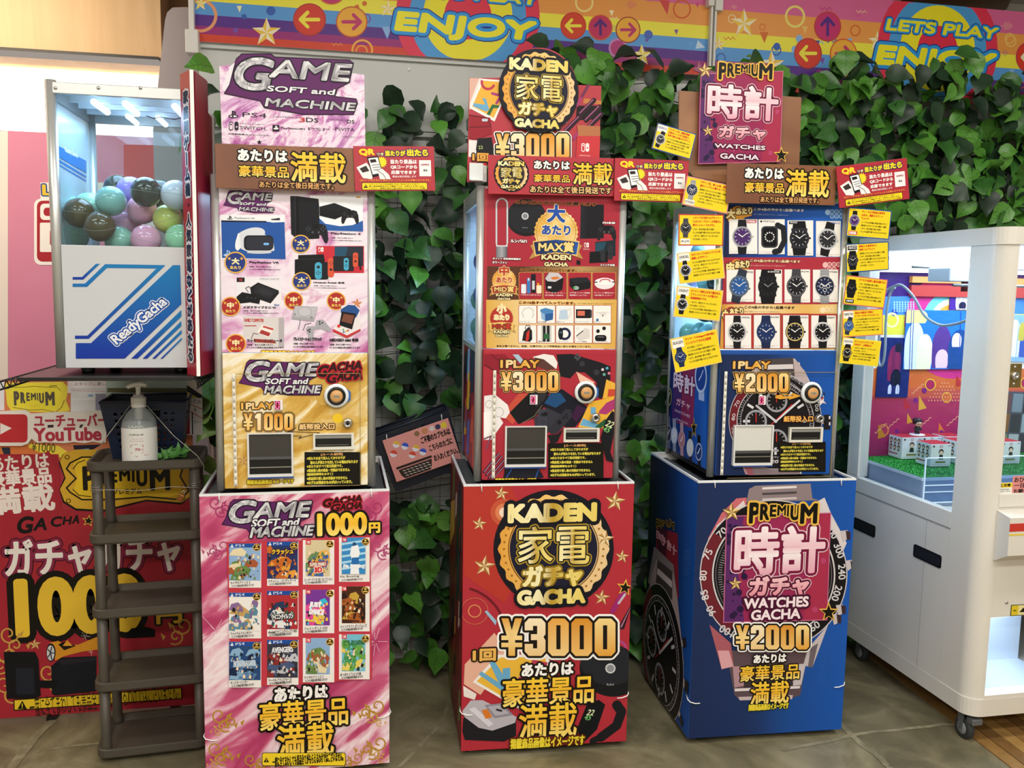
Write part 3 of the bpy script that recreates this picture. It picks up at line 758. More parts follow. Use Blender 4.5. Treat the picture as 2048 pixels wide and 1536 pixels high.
def price(A, s, x0, y0, x1, y1, rims=((.05, '141210'),), plain=None, gap=.12):
    """block numerals; rims: (share of height, colour) widest first"""
    n = len(s); W = (x1 - x0) / (n + gap * (n - 1)); H = y1 - y0
    cols = {'Y': Grad('y', (0, 'e0a040'), (.5, 'f8dc98'), (1, 'e8b050')), 0: Grad('y', (0, 'fbe9c4'), (1, 'eec88a')), 1: Grad('y', (0, 'e6a648'), (1, 'f3cf8a')), 2: Grad('y', (0, 'd88f2a'), (1, 'f0c070')), 3: Grad('y', (0, 'f6d890'), (1, 'e3a03c'))}
    for w_, c in rims:
        for i, ch in enumerate(s):
            p, h = DIG[ch]; a = x0 + i * W * (1 + gap); P = [(a + u * W, y0 + v * H) for u, v in p]
            A.line(P, w_ * 2 * H, c, True); 
            if ch == '1' or ch == 'Y' or ch == '0': A.poly(P, c)
    for i, ch in enumerate(s):
        p, h = DIG[ch]; a = x0 + i * W * (1 + gap)
        A.poly([(a + u * W, y0 + v * H) for u, v in p], plain or cols['Y' if ch == 'Y' else (i - 1) % 4 if i else 0])
        if h: A.poly([(a + u * W, y0 + v * H) for u, v in h], rims[-1][1])
def logo_game(A, x0, y0, x1, y1, edge=True):
    A.sub(x0, y0, x1, y1)
    if edge: A.poly([(.1, .1), (.04, .2), (-.02, .56), (.0, .6), (.1, .62)], 'ece6ee')
    P = [(.13, 0), (.35, 0), (.38, .05), (.94, .1), (.97, .15), (.94, .46), (.85, .56), (.83, .69), (.99, .73), (1.0, .8), (.97, .98), (.6, .98), (.3, .87), (.27, .76), (.0, .64), (.04, .5), (.09, .08)]
    A.poly(P, '5e2460'); A.line(P, .008, '2c1030', True)
    kw = dict(sh=.26, res=2)
    A.text('G', .075, .03, .36, .61, SILV, ((.05, '1c1020'),), wt=.045, **kw)
    A.text('AME', .35, .08, .95, .46, SILV, ((.07, '1c1020'),), wt=.055, **kw)
    A.text('SOFT and', .32, .51, .83, .67, 'e6e6ea', ((.12, '1c1020'),), wt=.05, sh=.26, res=1)
    A.text('MACHINE', .31, .71, .985, .93, SILV, ((.1, '1c1020'),), wt=.05, **kw)
    A.end()
def gacha_gacha(A, x0, y0, x1, y1):
    A.sub(x0, y0, x1, y1)
    for s, a, b, c, d in (('G', 0, .16, .24, .72), ('ACHA', .24, .02, 1.0, .42), ('G', .2, .5, .44, 1.0), ('ACHA', .44, .42, 1.0, .85)):
        A.text(s, a, b, c, d, '2a1214', ((.12, 'b01c2c'),), sh=.25, wt=.06, rot=4 if s != 'G' else 0)
    A.end()
def logo_kaden(A, x0, y0, x1, y1, rich=True):
    remap(A, (243, 120, 857, 732), (x0, y0, x1, y1))
    A.circ(550, 425, 305, '15151f', 48)
    A.ring(550, 425, 222, 276, Grad('x', (0, 'e2a040'), (.5, 'f0c878'), (1, 'e8c898')), 110, wob=.028, wn=22)
    A.ring(550, 425, 226, 231, '6a4418', 60)
    A.circ(550, 425, 222, '1c1c30', 40)
    if rich:
        A.dots([(550 + 252 * math.cos(k * math.pi / 22), 425 + 252 * math.sin(k * math.pi / 22) * A.asp()) for k in range(44)], 6, 'a06a24', 6)
    g = Grad('x', (0, 'f6e6a0'), (.3, 'f8f0c0'), (.5, 'b89424'), (.75, 'f0dc80'), (1, 'e8cf6a'))
    A.text('KADEN', 318, 196, 768, 284, g, ((.2, '14141c'),), wt=.09)
    A.text('家', 370, 312, 545, 495, g, ((.07, 'a88c2c'), (.035, '14141c')), wt=.014); A.text('電', 565, 312, 730, 498, g, ((.07, 'a88c2c'), (.035, '14141c')), wt=.014)
    A.text('ガチャ', 392, 510, 695, 612, g, ((.08, '8a6f1c'),), wt=.06)
    A.text('GACHA', 364, 632, 710, 698, g, ((.2, '14141c'),), wt=.09)
    A.end()
def premium_word(A, x0, y0, x1, y1, col='12100c', rim='e8b84a', w=.1):
    """capitals shrinking towards the middle and growing again"""
    A.sub(x0, y0, x1, y1)
    L = [('P', 0, .15, .0, 1.0), ('R', .16, .29, .06, .84), ('E', .305, .40, .1, .68), ('M', .415, .545, .12, .62), ('I', .56, .595, .12, .66), ('U', .61, .74, .12, .84), ('M', .76, 1.0, .04, 1.0)]
    for c, a, b, t, u in L: A.text(c, a, t, b, u, col, ((w, rim),) if w else (), wt=.05)
    A.end()
def logo_tokei(A, x0, y0, x1, y1):
    remap(A, (520, 190, 1110, 850), (x0, y0, x1, y1))
    sq = [(545, 275), (1105, 257), (1085, 832), (528, 846)]
    A.poly(sq, '982a56'); A.poly([(545, 275), (640, 272), (600, 500), (640, 843), (528, 846)], '5a2a66'); A.poly([(900, 264), (1105, 257), (1085, 832), (960, 836), (990, 500)], 'a8304e')
    r = random.Random(4)
    for k in range(34):
        x = r.uniform(548, 650); y = r.uniform(290, 830); A.circ(x, y, r.uniform(5, 20), '2c1840', 9)
    for k in range(16): A.circ(r.uniform(680, 1070), r.uniform(300, 830), r.uniform(5, 16), 'b84470', 8)
    A.line(sq, 5, 'c86a90', True)
    A.text('時計', 592, 332, 1068, 578, Grad('y', (0, 'fbeef2'), (.45, 'f0c4d0'), (.6, 'fbf0f4'), (1, 'e6a8bc')), ((.075, 'f0d0da'), (.055, '74163c')), wt=.035)
    A.text('ガチャ', 668, 600, 985, 698, Grad('y', (0, 'f6c8d0'), (1, 'e2909e')), ((.13, 'e8c4cc'), (.09, '5a1434')), wt=.055)
    A.text('WATCHES', 638, 716, 984, 760, 'f6e4ea', ((.2, '4a1030'),), wt=.05)
    A.text('GACHA', 676, 778, 940, 824, 'f6e4ea', ((.2, '4a1030'),), wt=.05)
    premium_word(A, 668, 200, 1028, 312)
    A.star3(572, 252, 52, 'f2d490', '8e6a34'); A.star3(592, 637, 38, 'f2d490', '8e6a34'); A.star(1094, 790, 56, 'e8b850'); A.star(1094, 792, 42, '14120e')
    A.end()
def manzai(A, small=True):
    """fully-stocked slogan in brown sign coordinates (118..1262, 848..1245)"""
    A.text('あたりは', 300, 895, 705, 1000, 'fbf8f2', ((.11, '1a120c'),), wt=.055)
    A.text('豪華景品', 305, 1035, 715, 1135, GOLDV, ((.09, '1a120c'),), wt=.02)
    A.text('満載', 728, 902, 1190, 1165, GOLDV, ((.055, '1a120c'),), wt=.02)
    if small: A.text('あたりは全て後日発送です。', 470, 1168, 1085, 1226, 'e8b070', ((.16, '2a180c'),), wt=.02, res=1)
def tri_mark(A, cx, cy, r):
    A.poly([(cx, cy - r), (cx + r, cy + r * .8), (cx - r, cy + r * .8)], '14120c'); A.rect(cx - r * .1, cy - r * .4, cx + r * .1, cy + r * .3, 'f2d82a'); A.rect(cx - r * .1, cy + r * .45, cx + r * .1, cy + r * .62, 'f2d82a')
def qr_art(A):
    """winning-ticket notice in coordinates (1262..1932, 868..1253)"""
    A.text('QR', 1305, 893, 1435, 955, 'f6dc30', ((.12, '3a2a60'), (.1, 'd8302e')), wt=.07); A.text('つき', 1450, 925, 1508, 950, 'f4e6a0', ((.2, '3a2a60'),), wt=.05)
    A.text('当たりが', 1522, 905, 1690, 955, 'f6dc30', ((.14, '3a2a60'),), wt=.06); A.text('出たら', 1702, 893, 1882, 955, 'f6dc30', ((.12, '3a2a60'),), wt=.07)
    A.poly([(1280, 1050), (1365, 1010), (1430, 1110), (1400, 1150), (1330, 1140)], 'f0eeec'); A.poly([(1305, 1060), (1360, 1035), (1385, 1080), (1330, 1095)], '3a3030')
    A.star(1490, 1005, 48, 'f4dc30', 0, .7, 14)
    A.poly([(1370, 965), (1462, 955), (1500, 1110), (1410, 1135)], '141418'); A.poly([(1380, 975), (1458, 966), (1490, 1095), (1412, 1110)], 'f4f4f4'); A.poly([(1392, 985), (1440, 980), (1448, 1005), (1400, 1012)], '2a2024')
    for k in range(3): A.poly([(1405 + k * 7, 1030 + k * 20), (1470 + k * 5, 1022 + k * 20), (1471 + k * 5, 1029 + k * 20), (1406 + k * 7, 1037 + k * 20)], '8a8a90')
    A.poly([(1455, 1080), (1490, 1060), (1545, 1110), (1560, 1150), (1470, 1150)], 'f2ecea'); A.line([(1450, 1075), (1500, 1110), (1520, 1150)], 4, '3a3434')
    A.text('当たり景品は', 1562, 982, 1785, 1020, 'fbf4f2', (), wt=.05, res=1); A.text('QRコードから', 1562, 1030, 1785, 1065, 'fbf4f2', (), wt=.05, res=1); A.text('応募できます', 1565, 1075, 1778, 1108, 'fbf4f2', (), wt=.05, res=1)
    A.text('景品は後日発送します', 1575, 1118, 1775, 1136, 'f4dcd8', (), wt=.03, res=1)
    A.rect(1802, 988, 1902, 1125, 'f0eeee'); A.text('SAMPLE', 1818, 1018, 1886, 1034, 'a83038', (), wt=.05, res=1); A.lines(['見本'], 1835, 1060, 1872, 1090, '282428')
    A.text('QRコード付きあたり券はスマートフォンから応募入力できます。', 1300, 1150, 1895, 1170, 'f09a4a', (), wt=.03, res=1)
    A.rr(1318, 1178, 1866, 1242, 12, '1a1408'); A.rr(1322, 1182, 1862, 1238, 10, 'f4d82c'); tri_mark(A, 1350, 1210, 17)
    A.lines(['スマートフォンをお持ちでない方はスタッフまで。', '券の有効期限を必ずご確認のうえ、お早めにお申し込み', 'ください。期限を過ぎた券は無効となりますのでご注意。'], 1378, 1184, 1852, 1236, '2a240c', wt=.02)
def rules(A, x0, y0, x1, y1):
    A.rect(x0, y0, x1, y1, '14120e'); A.sub(x0, y0, x1, y1)
    A.text('[ルール説明]', .29, .03, .68, .11, 'e6b070', (), wt=.04, res=1)
    rows = ['※当たりは全て投入しておりますが', '　前の人が当たりを出している場合があります', '※あたりはすべて後日発送です。', '※現金投入後の返金・交換はできません', '（機械故障時をのぞく）', '※景品受け渡し後の交換はできません', '※はずれは残念なものがはいっています。']
    for i, r in enumerate(rows):
        a = .04 if r[0] != '　' else .1; r = r.strip(); A.text(r, a, .145 + i * .121, a + len(r) * .0425, .215 + i * .121, 'ded04e', (), wt=.05, res=1)
    A.end()
def oneplay(A, x0, y0, x1, y1): A.text('1PLAY', x0, y0, x1, y1, GOLD, ((.14, '3a2408'),), wt=.07)
def mark_ps(A, x, y, w, col='1c1c20'):
    A.sub(x, y, x + w, y + w * .8)
    A.ell(.5, .72, .5, .24, col); A.ell(.5, .72, .36, .12, 'e8e0ea'); A.poly([(.36, 0), (.62, .08), (.78, .22), (.76, .46), (.6, .5), (.58, .2), (.52, .16), (.52, .95), (.36, .88)], col); A.end()
def mark_sw(A, x, y, w, h, col='f4f4f4', bg='d0303c'):
    A.rr(x, y, x + w * .46, y + h, w * .2, col); A.rr(x + w * .09, y + h * .1, x + w * .38, y + h * .9, w * .13, bg); A.circ(x + w * .235, y + h * .28, w * .09, col, 12)
    A.rr(x + w * .54, y, x + w, y + h, w * .2, col); A.circ(x + w * .77, y + h * .55, w * .1, bg, 12)
def pad(A, x, y, w, col='17181c', btn='4a4c52', grip='101114'):
    """game pad seen from above"""
    A.sub(x, y, x + w, y + w)
    A.poly([(.12, .06), (.3, 0), (.7, 0), (.88, .06), (.97, .3), (1, .62), (.94, .78), (.84, .74), (.72, .46), (.62, .42), (.38, .42), (.28, .46), (.16, .74), (.06, .78), (0, .62), (.03, .3)], col)
    A.poly([(.36, .02), (.64, .02), (.62, .22), (.38, .22)], grip)
    for a, b in ((.38, .34), (.62, .34)): A.circ(a, b, .085, grip, 14); A.circ(a, b, .055, btn, 12)
    for a, b in ((.2, .13), (.2, .27), (.13, .2), (.27, .2)): A.circ(a, b, .028, btn, 6)
    for a, b in ((.8, .12), (.8, .28), (.72, .2), (.88, .2)): A.circ(a, b, .032, btn, 8)
    A.end()
def slab(A, P, D, face, side, top):
    """box-like appliance: front quad P shifted by D"""
    Q = [(p[0] + D[0], p[1] + D[1]) for p in P]
    A.poly([P[0], P[1], Q[1], Q[0]], top); A.poly([P[1], P[2], Q[2], Q[1]], side); A.poly(P, face)
def joycon(A, x, y, w, h, body, left=True):
    A.rr(x, y, x + w, y + h, w * .45, body); A.circ(x + w / 2, y + h * (.28 if left else .6), w * .22, '20242a', 12)
    for a, b in ((0, -.1), (0, .1), (-.24, 0), (.24, 0)): A.circ(x + w * (.5 + a), y + h * ((.62 if left else .28) + b * .8), w * .09, '20242a', 7)
def watch(A, cx, cy, r, dial='16161a', case='b9bbc0', strap='1a1a1c', mark='e8e8e8', hands='f0f0f0', st=.52, sl=.75, sub=0, bez=None, rot=0, band=False, crown=True, sl2=None):
    """wrist watch: strap up and down, lugs, case, dial, marks, hands"""
    q = A.asp(); sl2 = sl2 or sl; a = math.radians(rot); ca, sa = math.cos(a), math.sin(a)
    def T(x, y): return (cx + (x * ca - y * sa) * r, cy + (x * sa + y * ca) * r * q)
    A.poly([T(-st, -.7), T(-st * .8, -.9 - sl), T(st * .8, -.9 - sl), T(st, -.7)], strap); A.poly([T(-st, .7), T(-st * .8, .9 + sl2), T(st * .8, .9 + sl2), T(st, .7)], strap)
    if band:
        for k in range(5):
            for s_ in (-1, 1):
                y = s_ * (1.0 + k * sl / 5.2); A.poly([T(-st * .86, y), T(st * .86, y), T(st * .86, y + .05), T(-st * .86, y + .05)], '3a3c40')
    A.poly([T(-st * 1.1, -.95), T(st * 1.1, -.95), T(st * .98, 0), T(st * 1.1, .95), T(-st * 1.1, .95), T(-st * .98, 0)], case)
    if crown: A.poly([T(.95, -.1), T(1.16, -.1), T(1.16, .1), T(.95, .1)], case)
    A.circ(cx, cy, r, case, 24)
    if bez: A.circ(cx, cy, r * .93, bez, 24)
    A.circ(cx, cy, r * .82, dial, 24)
    A.many([[(cx + math.cos(b) * r * t, cy + math.sin(b) * r * t * q) for t in (.62, .76)] for b in np.arange(12) * math.pi / 6], r * .05, mark)
    if sub:
        for sx, sy in ((-.34, 0), (.34, 0), (0, .36))[:sub]: A.ring(cx + sx * r, cy + sy * r * q, r * .15, r * .2, mark, 14)
    A.line([(cx, cy), (cx - r * .38, cy - r * .26 * q)], r * .09, hands); A.line([(cx, cy), (cx + r * .48, cy - r * .36 * q)], r * .07, hands); A.circ(cx, cy, r * .06, hands, 8)
def chrono(A, cx, cy, R, full=True, numbers=True, rot=0):
    """large steel chronograph printed across a panel"""
    q = A.asp()
    def C(a, r): a = math.radians(a); return (cx + math.cos(a) * r * R, cy + math.sin(a) * r * R * q)
    A.poly([(cx - .55 * R, cy - 1.0 * R), (cx - .36 * R, cy - 1.3 * R), (cx + .42 * R, cy - 1.34 * R), (cx + .62 * R, cy - 1.08 * R), (cx + .98 * R, cy - .25 * R), (cx - .95 * R, cy - .2 * R)], 'b9a9aa')
    A.poly([(cx - .3 * R, cy - 1.32 * R), (cx + .38 * R, cy - 1.36 * R), (cx + .42 * R, cy - .95 * R), (cx - .34 * R, cy - .95 * R)], '4c4448')
    A.poly([(cx - .28 * R, cy - 1.2 * R), (cx + .38 * R, cy - 1.22 * R), (cx + .39 * R, cy - 1.12 * R), (cx - .3 * R, cy - 1.1 * R)], 'd6cdce')
    A.poly([(cx - .86 * R, cy + .5 * R), (cx - .5 * R, cy + 1.28 * R), (cx + .5 * R, cy + 1.28 * R), (cx + .9 * R, cy + .45 * R)], '8d7b80')
    A.poly([(cx - .92 * R, cy + .5 * R), (cx - .58 * R, cy + 1.3 * R), (cx - .46 * R, cy + 1.26 * R), (cx - .62 * R, cy + .6 * R)], 'a8606c')
    A.circ(cx, cy, 1.0 * R, 'bdb6ba', 60); A.circ(cx, cy, .985 * R, '18161a', 60)
    A.ring(cx, cy, .83 * R, .975 * R, '6a1c26', 50, 120, 235); 
    for r0, r1, c in ((.815, .83, 'cfcad0'), (.74, .75, 'b8b4ba')): A.ring(cx, cy, r0 * R, r1 * R, c, 60)
    A.many([[C(3.6 * k, .765), C(3.6 * k, .80 if k % 5 else .725)] for k in range(100)], R * .007, 'c4c2c8')
    if full:
        A.many([[C(30 * k, .56), C(30 * k, .68)] for k in range(12)], R * .05, 'd8d8dc')
        for sx, sy in ((.02, -.42), (.02, .40), (-.42, 0)):
            x, y = cx + sx * R, cy + sy * R * q; A.ring(x, y, .19 * R, .235 * R, '9a9aa2', 30)
            A.many([[(x + math.cos(b) * t * R, y + math.sin(b) * t * R * q) for t in (.14, .18)] for b in np.arange(12) * math.pi / 6], R * .01, 'c8c8cc')
            A.line([(x, y + .02 * R), (x, y - .15 * R)], R * .02, 'c4322e')
        A.line([(cx, cy), C(218, .52)], R * .045, 'c9c9ce'); A.line([(cx, cy), C(-40, .66)], R * .045, 'd6d6da'); A.line([C(140, .25), C(-45, .5)], R * .018, 'c4302c'); A.circ(cx, cy, R * .035, 'c8c8cc', 12)
    for a, w_ in ((-30, .09), (0, .12), (30, .09)):
        p = C(a, 1.02); p2 = C(a, 1.14); A.line([p, p2], R * w_, 'b8b2b6', rnd=False); A.line([C(a, 1.09), C(a, 1.16)], R * w_ * 1.4, '2a282c', rnd=False)
def medal(A, cx, cy, r, ch, col, gold='e9b54c'):
    """round rosette with one big character"""
    A.circ(cx, cy, r, gold, 24); A.circ(cx, cy, r * .88, col, 24)
    A.star(cx - r * .55, cy - r * .35, r * .18, gold); A.star(cx + r * .55, cy - r * .35, r * .18, gold)
    A.text(ch, cx - r * .36, cy - r * .42, cx + r * .36, cy + r * .2, 'f6e8b0', (), wt=.06, res=1); A.text('あたり', cx - r * .5, cy + r * .3, cx + r * .5, cy + r * .62, 'e8c860', (), wt=.05, res=1)
def scroll(A, cx, cy, r, col, flip=1, n=3):
    """curled ornament"""
    for k in range(n):
        x = cx + flip * r * .7 * k; y = cy + r * (1.1 * k if k % 2 else .4 * k)
        P = []
        for t in range(16):
            a = t * .52 + k; rad = r * (1 - t / 19) * (1 - .18 * k); P.append((x + flip * rad * math.cos(a), y + rad * math.sin(a)))
        A.line(P, r * .17, col)
        A.poly([(x + flip * r, y), (x + flip * r * 1.5, y - r * .35), (x + flip * r * 1.25, y + r * .4)], col)
ELLIPSIS_ROW = '※こちらの商品は後日発送になります'
def caption(A, x, y, w, h, title, col='28242c'):
    A.text(title, x, y, x + w, y + h * .36, col, (), wt=.06, res=1)
    A.text('※型番、色などは選べません', x + w * .0, y + h * .52, x + w * .75, y + h * .7, col, (), wt=.03, res=1); A.text(ELLIPSIS_ROW, x, y + h * .8, x + w * 1.05, y + h * .99, col, (), wt=.03, res=1)
# ------------------------------------------------------------------ capsule machines and their display bases
PLASTIC_TIE = mat('white_tie', 'f0f0ee', .4)
GL = glass('cabinet_glass', 'eef8fc')
LED = mat('led_tube', 'ffffff', .4, emit='cfe6ff', es=5)
def Rz(a): return Matrix.Rotation(a, 4, 'Z')
def wplane(root_loc, yaw, y, side=None):
    """world plane of a machine face: front at local depth y, or left side at local x"""
    c, s_ = math.cos(yaw), math.sin(yaw); L = np.array(root_loc)
    ex = np.array([c, s_, 0]); ey = np.array([-s_, c, 0])
    if side is None: return L + ey * y, ex, np.array([0, 0, 1.])
    return L + ex * side, -ey, np.array([0, 0, 1.])
def inv_of(loc, yaw): return np.array((Matrix.Translation(loc) @ Rz(yaw)).inverted())
def make_base(loc, yaw, W, D, H, label, face, sidem, sideart=None, art=None):
    """waist-high box of foam boards on feet"""
    t = empty('display_base', loc, yaw, label, 'display base', 'printed box bases under the tall capsule machines')
    z0 = .022
    MB().box(-W / 2 + .008, .008, z0 + .01, W / 2 - .008, D - .008, H - .03).build('carcass', mat('dark_carcass', '26262a', .6), t)
    fb = MB().cham((-W / 2, 0, z0), (W / 2, .006, H), .0012).build('front_board', face, t)
    for s_, nm in ((-1, 'side_board'), (1, 'side_board')):
        sb_ = MB().cham((s_ * W / 2 - (0 if s_ < 0 else .006), .0065, z0), (s_ * W / 2 + (.006 if s_ < 0 else 0), D, H), .0012).build(nm, sidem, t)
        if s_ < 0: left = sb_
    MB().cham((-W / 2 + .007, D - .006, z0), (W / 2 - .007, D, H), .001).build('back_board', M_FOAM, t)
    # raised pale rim and slotted top tray
    r = MB()
    for a in ((-W / 2, 0, W / 2, .008), (-W / 2, D - .008, W / 2, D), (-W / 2, .008, -W / 2 + .008, D - .008), (W / 2 - .008, .008, W / 2, D - .008)): r.box(a[0], a[1], H + .0005, a[2], a[3], H + .007)
    r.build('rim', mat('rim_white', 'e6e8e8', .4), t)
    MB().box(-W / 2 + .008, .008, H - .03, W / 2 - .008, D - .008, H - .022).build('top_tray', mat('tray_black', '1a1a1c', .5), t)
    sl = MB()
    for k in range(30):
        y = .03 + k * (D - .06) / 30
        for s_ in (-1, 1): sl.box(min(s_ * (W / 2 - .012), s_ * (W / 2 - .05)), y, H - .022, max(s_ * (W / 2 - .012), s_ * (W / 2 - .05)), y + .007, H - .008)
    o = sl.build('tray_slats', mat('slat_grey', '55585a', .45), t); o['kind'] = 'stuff'
    for sx in (-1, 1):
        for y in (.05, D - .05):
            MB().lathe((sx * (W / 2 - .035), y, 0), [(0, 0), (.016, 0), (.018, .006), (.010, .010), (.008, z0 + .012)], 14).build('foot', M_STEEL, t)
        # ring bolt and zip ties at the corners
        MB().lathe((sx * (W / 2 - .022), .022, H - .0215), [(.0, .0), (.018, 0), (.018, .012), (.012, .016), (0, .016)], 16).build('bolt_cap', M_CHROME, t)
        MB().tube([(sx * (W / 2 - .055), .004, H + .008), (sx * (W / 2 - .055), -.003, H + .004), (sx * (W / 2 - .055) + .002, -.003, H - .016)], .0018, 6).build('cable_tie', PLASTIC_TIE, t)
        zt = .15 + .03 * (sx > 0)
        P = [(sx * W / 2, .03, zt + .01), (sx * (W / 2 + .004), .004, zt + .006), (sx * (W / 2 - .002), -.003, zt), (sx * (W / 2 - .02), -.0035, zt - .006), (sx * (W / 2 - .036), -.003, zt - .006)]
        MB().tube(P, .0018, 6).build('cable_tie', PLASTIC_TIE, t)
    inv = inv_of(loc, yaw)
    O, ex, ey = wplane(loc, yaw, -.0004); A = plane_art(O, ex, ey); A.clip = (-W / 2, z0, W / 2, H)
    art(A); A.build(fb, inv=inv)
    if sideart:
        O, ex, ey = wplane(loc, yaw, 0, -W / 2 - .0004); A = plane_art(O, ex, ey); A.clip = (-D, z0, -.0065, H); sideart(A); A.build(left, inv=inv)
    return t
def seg_digit(t, x, z, y):
    """red seven-segment zero"""
    MB().box(x - .011, y - .004, z - .015, x + .013, y, z + .015, .001).build('credit_display', mat('display_bezel', 'efe8e8', .4), t)
    d = MB().box(x - .009, y - .0048, z - .0125, x + .006, y - .004, z + .0125).build('display_window', mat('display_dark', '5a0a14', .2, emit='ff1030', es=.08), t)
    m = MB()
    for a, b, c, e in ((-.005, .009, .003, .0105), (-.006, -.0105, .002, -.009), (-.0065, .001, -.005, .009), (.0025, .001, .004, .009), (-.0072, -.009, -.0057, -.001), (.0018, -.009, .0033, -.001)):
        m.box(x + a, y - .0052, z + min(b, e), x + c, y - .0048, z + max(b, e))
    m.build('digit', mat('red_led', 'ff80a8', .4, emit='ff4f90', es=2.4), d)
def make_machine(loc, yaw, W, D, H, label, pos, art_poster, art_coin, side_low=None, side_art=None, coin_face=None, poster_face=None, group='tall capsule vending machines', light=None):
    t = empty('capsule_machine', loc, yaw, label, 'vending machine', group)
    inv = inv_of(loc, yaw); zc, zt = pos['zc'], H; r = .0125
    for sx in (-1, 1):
        for y in (r, D - r):
            m = MB().tube([(sx * (W / 2 - r), y, .0), (sx * (W / 2 - r), y, H)], r, 14)
            m.build('corner_post', M_ALU, t)
    MB().box(-W / 2 + r, r, .0, W / 2 - r, D - r, .02).build('floor_plate', M_BLACK, t)
    MB().box(-W / 2 + r, r, H - .012, W / 2 - r, D - r, H).build('roof_plate', M_WHITE, t)
    MB().box(-W / 2 + .02, D - .01, .02, W / 2 - .02, D - .004, H - .012).build('back_panel', mat('cabinet_inner', 'ccd8e4', .5), t)
    MB().box(-W / 2 + .02, .02, zc - .02, W / 2 - .02, D - .012, zc - .01).build('inner_shelf', mat('cabinet_inner', 'ccd8e4', .5), t)
    # rails along the sides and glass panes
    for sx in (-1, 1):
        x = sx * (W / 2 - .008)
        for z_a, z_b in ((H - .05, H), (zc - .012, zc + .004)): MB().box(x - .006, 2 * r, z_a, x + .006, D - 2 * r, z_b, .001).build('side_rail', M_ALU, t)
        MB().box(x - .0015, 2 * r, zc + .004, x + .0015, D - 2 * r, H - .05).build('side_glass', GL, t)
        pn = MB().box(x - .003, 2 * r, .02, x + .003, D - 2 * r, zc - .012).build('side_panel', side_low or M_WHITE, t)
        if sx < 0: lp = pn
        for k in range(3): MB().lathe((x - sx * 0 + sx * .006, .1 + k * .14, H - .026), [(.0, .0015 * sx), (.004, .0015 * sx), (.005, 0)], 8, 'x').build('screw', M_STEEL, t)
    for y in (.12, .3):
        MB().tube([(-W / 2 + .06, y, H - .03), (W / 2 - .06, y, H - .03)], .008, 10).build('lamp_tube', LED, t)
    pf = MB().cham((-W / 2 + 2 * r - .002, .004, zc + .002), (W / 2 - 2 * r + .002, .009, H - .008), .001).build('poster_board', poster_face or M_FOAM, t)
    cf = MB().cham((-W / 2 + 2 * r - .001, -.004, .006), (W / 2 - 2 * r + .001, .012, zc), .002).build('coin_panel', coin_face or M_WHITE, t)
    O, ex, ey = wplane(loc, yaw, .0035); A = plane_art(O, ex, ey); A.clip = (-W / 2 + 2 * r, zc + .002, W / 2 - 2 * r, H - .008); art_poster(A); A.build(pf, inv=inv)
    O, ex, ey = wplane(loc, yaw, -.0045); A = plane_art(O, ex, ey); A.clip = (-W / 2 + 2 * r, .006, W / 2 - 2 * r, zc); art_coin(A); A_ = A; A.build(cf, inv=inv)
    if side_art:
        O, ex, ey = wplane(loc, yaw, 0, -W / 2 + .0045); A = plane_art(O, ex, ey); A.clip = (-D + 2 * r, .02, -2 * r, zc - .012); side_art(A); A.build(lp, inv=inv)
    # fittings read from the photograph on the panel plane
    def L(x, y):
        X = onpl(x, y, O0, n0); v = X - np.array(loc); return v @ ex0, v[2]
    O0, ex0, ey0 = wplane(loc, yaw, -.008); n0 = np.cross(ex0, ey0)
    F = -.0045 - Art.STEP * (max([b_[4] for b_ in A_.bb] or [0]) + 1)
    bx, bz = L(*pos['button'])
    b = MB().lathe((bx, F, bz), [(.036, 0), (.036, -.004), (.030, -.008), (.026, -.008), (.026, -.001), (0, -.001)], 32, 'y').build('push_button', mat('clear_bezel', 'e8eef0', .15), t)
    MB().lathe((bx, F, bz), [(.0265, 0), (.0265, -.012), (.019, -.014), (.019, -.010)], 28, 'y').build('button_ring', M_BLACK, b)
    MB().lathe((bx, F, bz), [(.0185, -.002), (.0185, -.015), (.014, -.018), (0, -.0185)], 24, 'y').build('button_cap', mat('amber_cap', 'c09058', .25, emit='e8a860', es=.12), b)
    BA = Art(lambda P: P, (bx, F - .0187, bz), X3, Z3, (0, -1, 0)); BA.text('PUSH', -.0085, .003, .0085, -.003, '4a8a9a', (), wt=.05, res=1); BA.build(b)
    MB().prism([(bx + .028, bz - .022), (bx + .041, bz - .012), (bx + .041, bz + .012), (bx + .028, bz + .022)], F - .003, F, 'y').build('button_clip', mat('blue_plastic', '2c62a8', .35), b)
    kx, kz = L(*pos['lock'])
    k = MB().lathe((kx, F, kz), [(.015, 0), (.016, -.004), (.013, -.008), (.0125, -.013), (.006, -.013), (.006, -.010), (0, -.010)], 24, 'y').build('key_lock', M_CHROME, t)
    MB().box(kx - .0012, F - .0145, kz - .006, kx + .0012, F - .011, kz + .004).build('key_slot', M_BLACK, k)
    # dispensing opening with flap
    x0, z1 = L(*pos['bin'][:2]); x1, z0 = L(*pos['bin'][2:])
    fr = MB()
    for a in ((x0 - .005, z0 - .008, x1 + .005, z0), (x0 - .005, z1, x1 + .005, z1 + .003), (x0 - .005, z0, x0, z1), (x1, z0, x1 + .005, z1)): fr.box(a[0], F - .007, a[1], a[2], -.003, a[3])
    db = fr.build('dispenser_frame', mat('bin_white', 'dcdcda', .4), t)
    MB().box(x0, F - .001, z0, x1, F, z1).build('dispenser_hollow', mat('hollow_black', '0a0a0b', .4), db)
    hm = z1 - (z1 - z0) * pos.get('flap', .56)
    MB().box(x0 + .001, F - .0032, hm, x1 - .001, F - .0012, z1 - .001).build('dispenser_flap', mat(pos['flapm'][0], pos['flapm'][1], .25), db)
    MB().box(x0 + .001, F - .0045, z0 + (z1 - z0) * .16, x1 - .001, F - .0012, z0 + (z1 - z0) * .17 + .0015).build('dispenser_edge', M_STEEL, db)
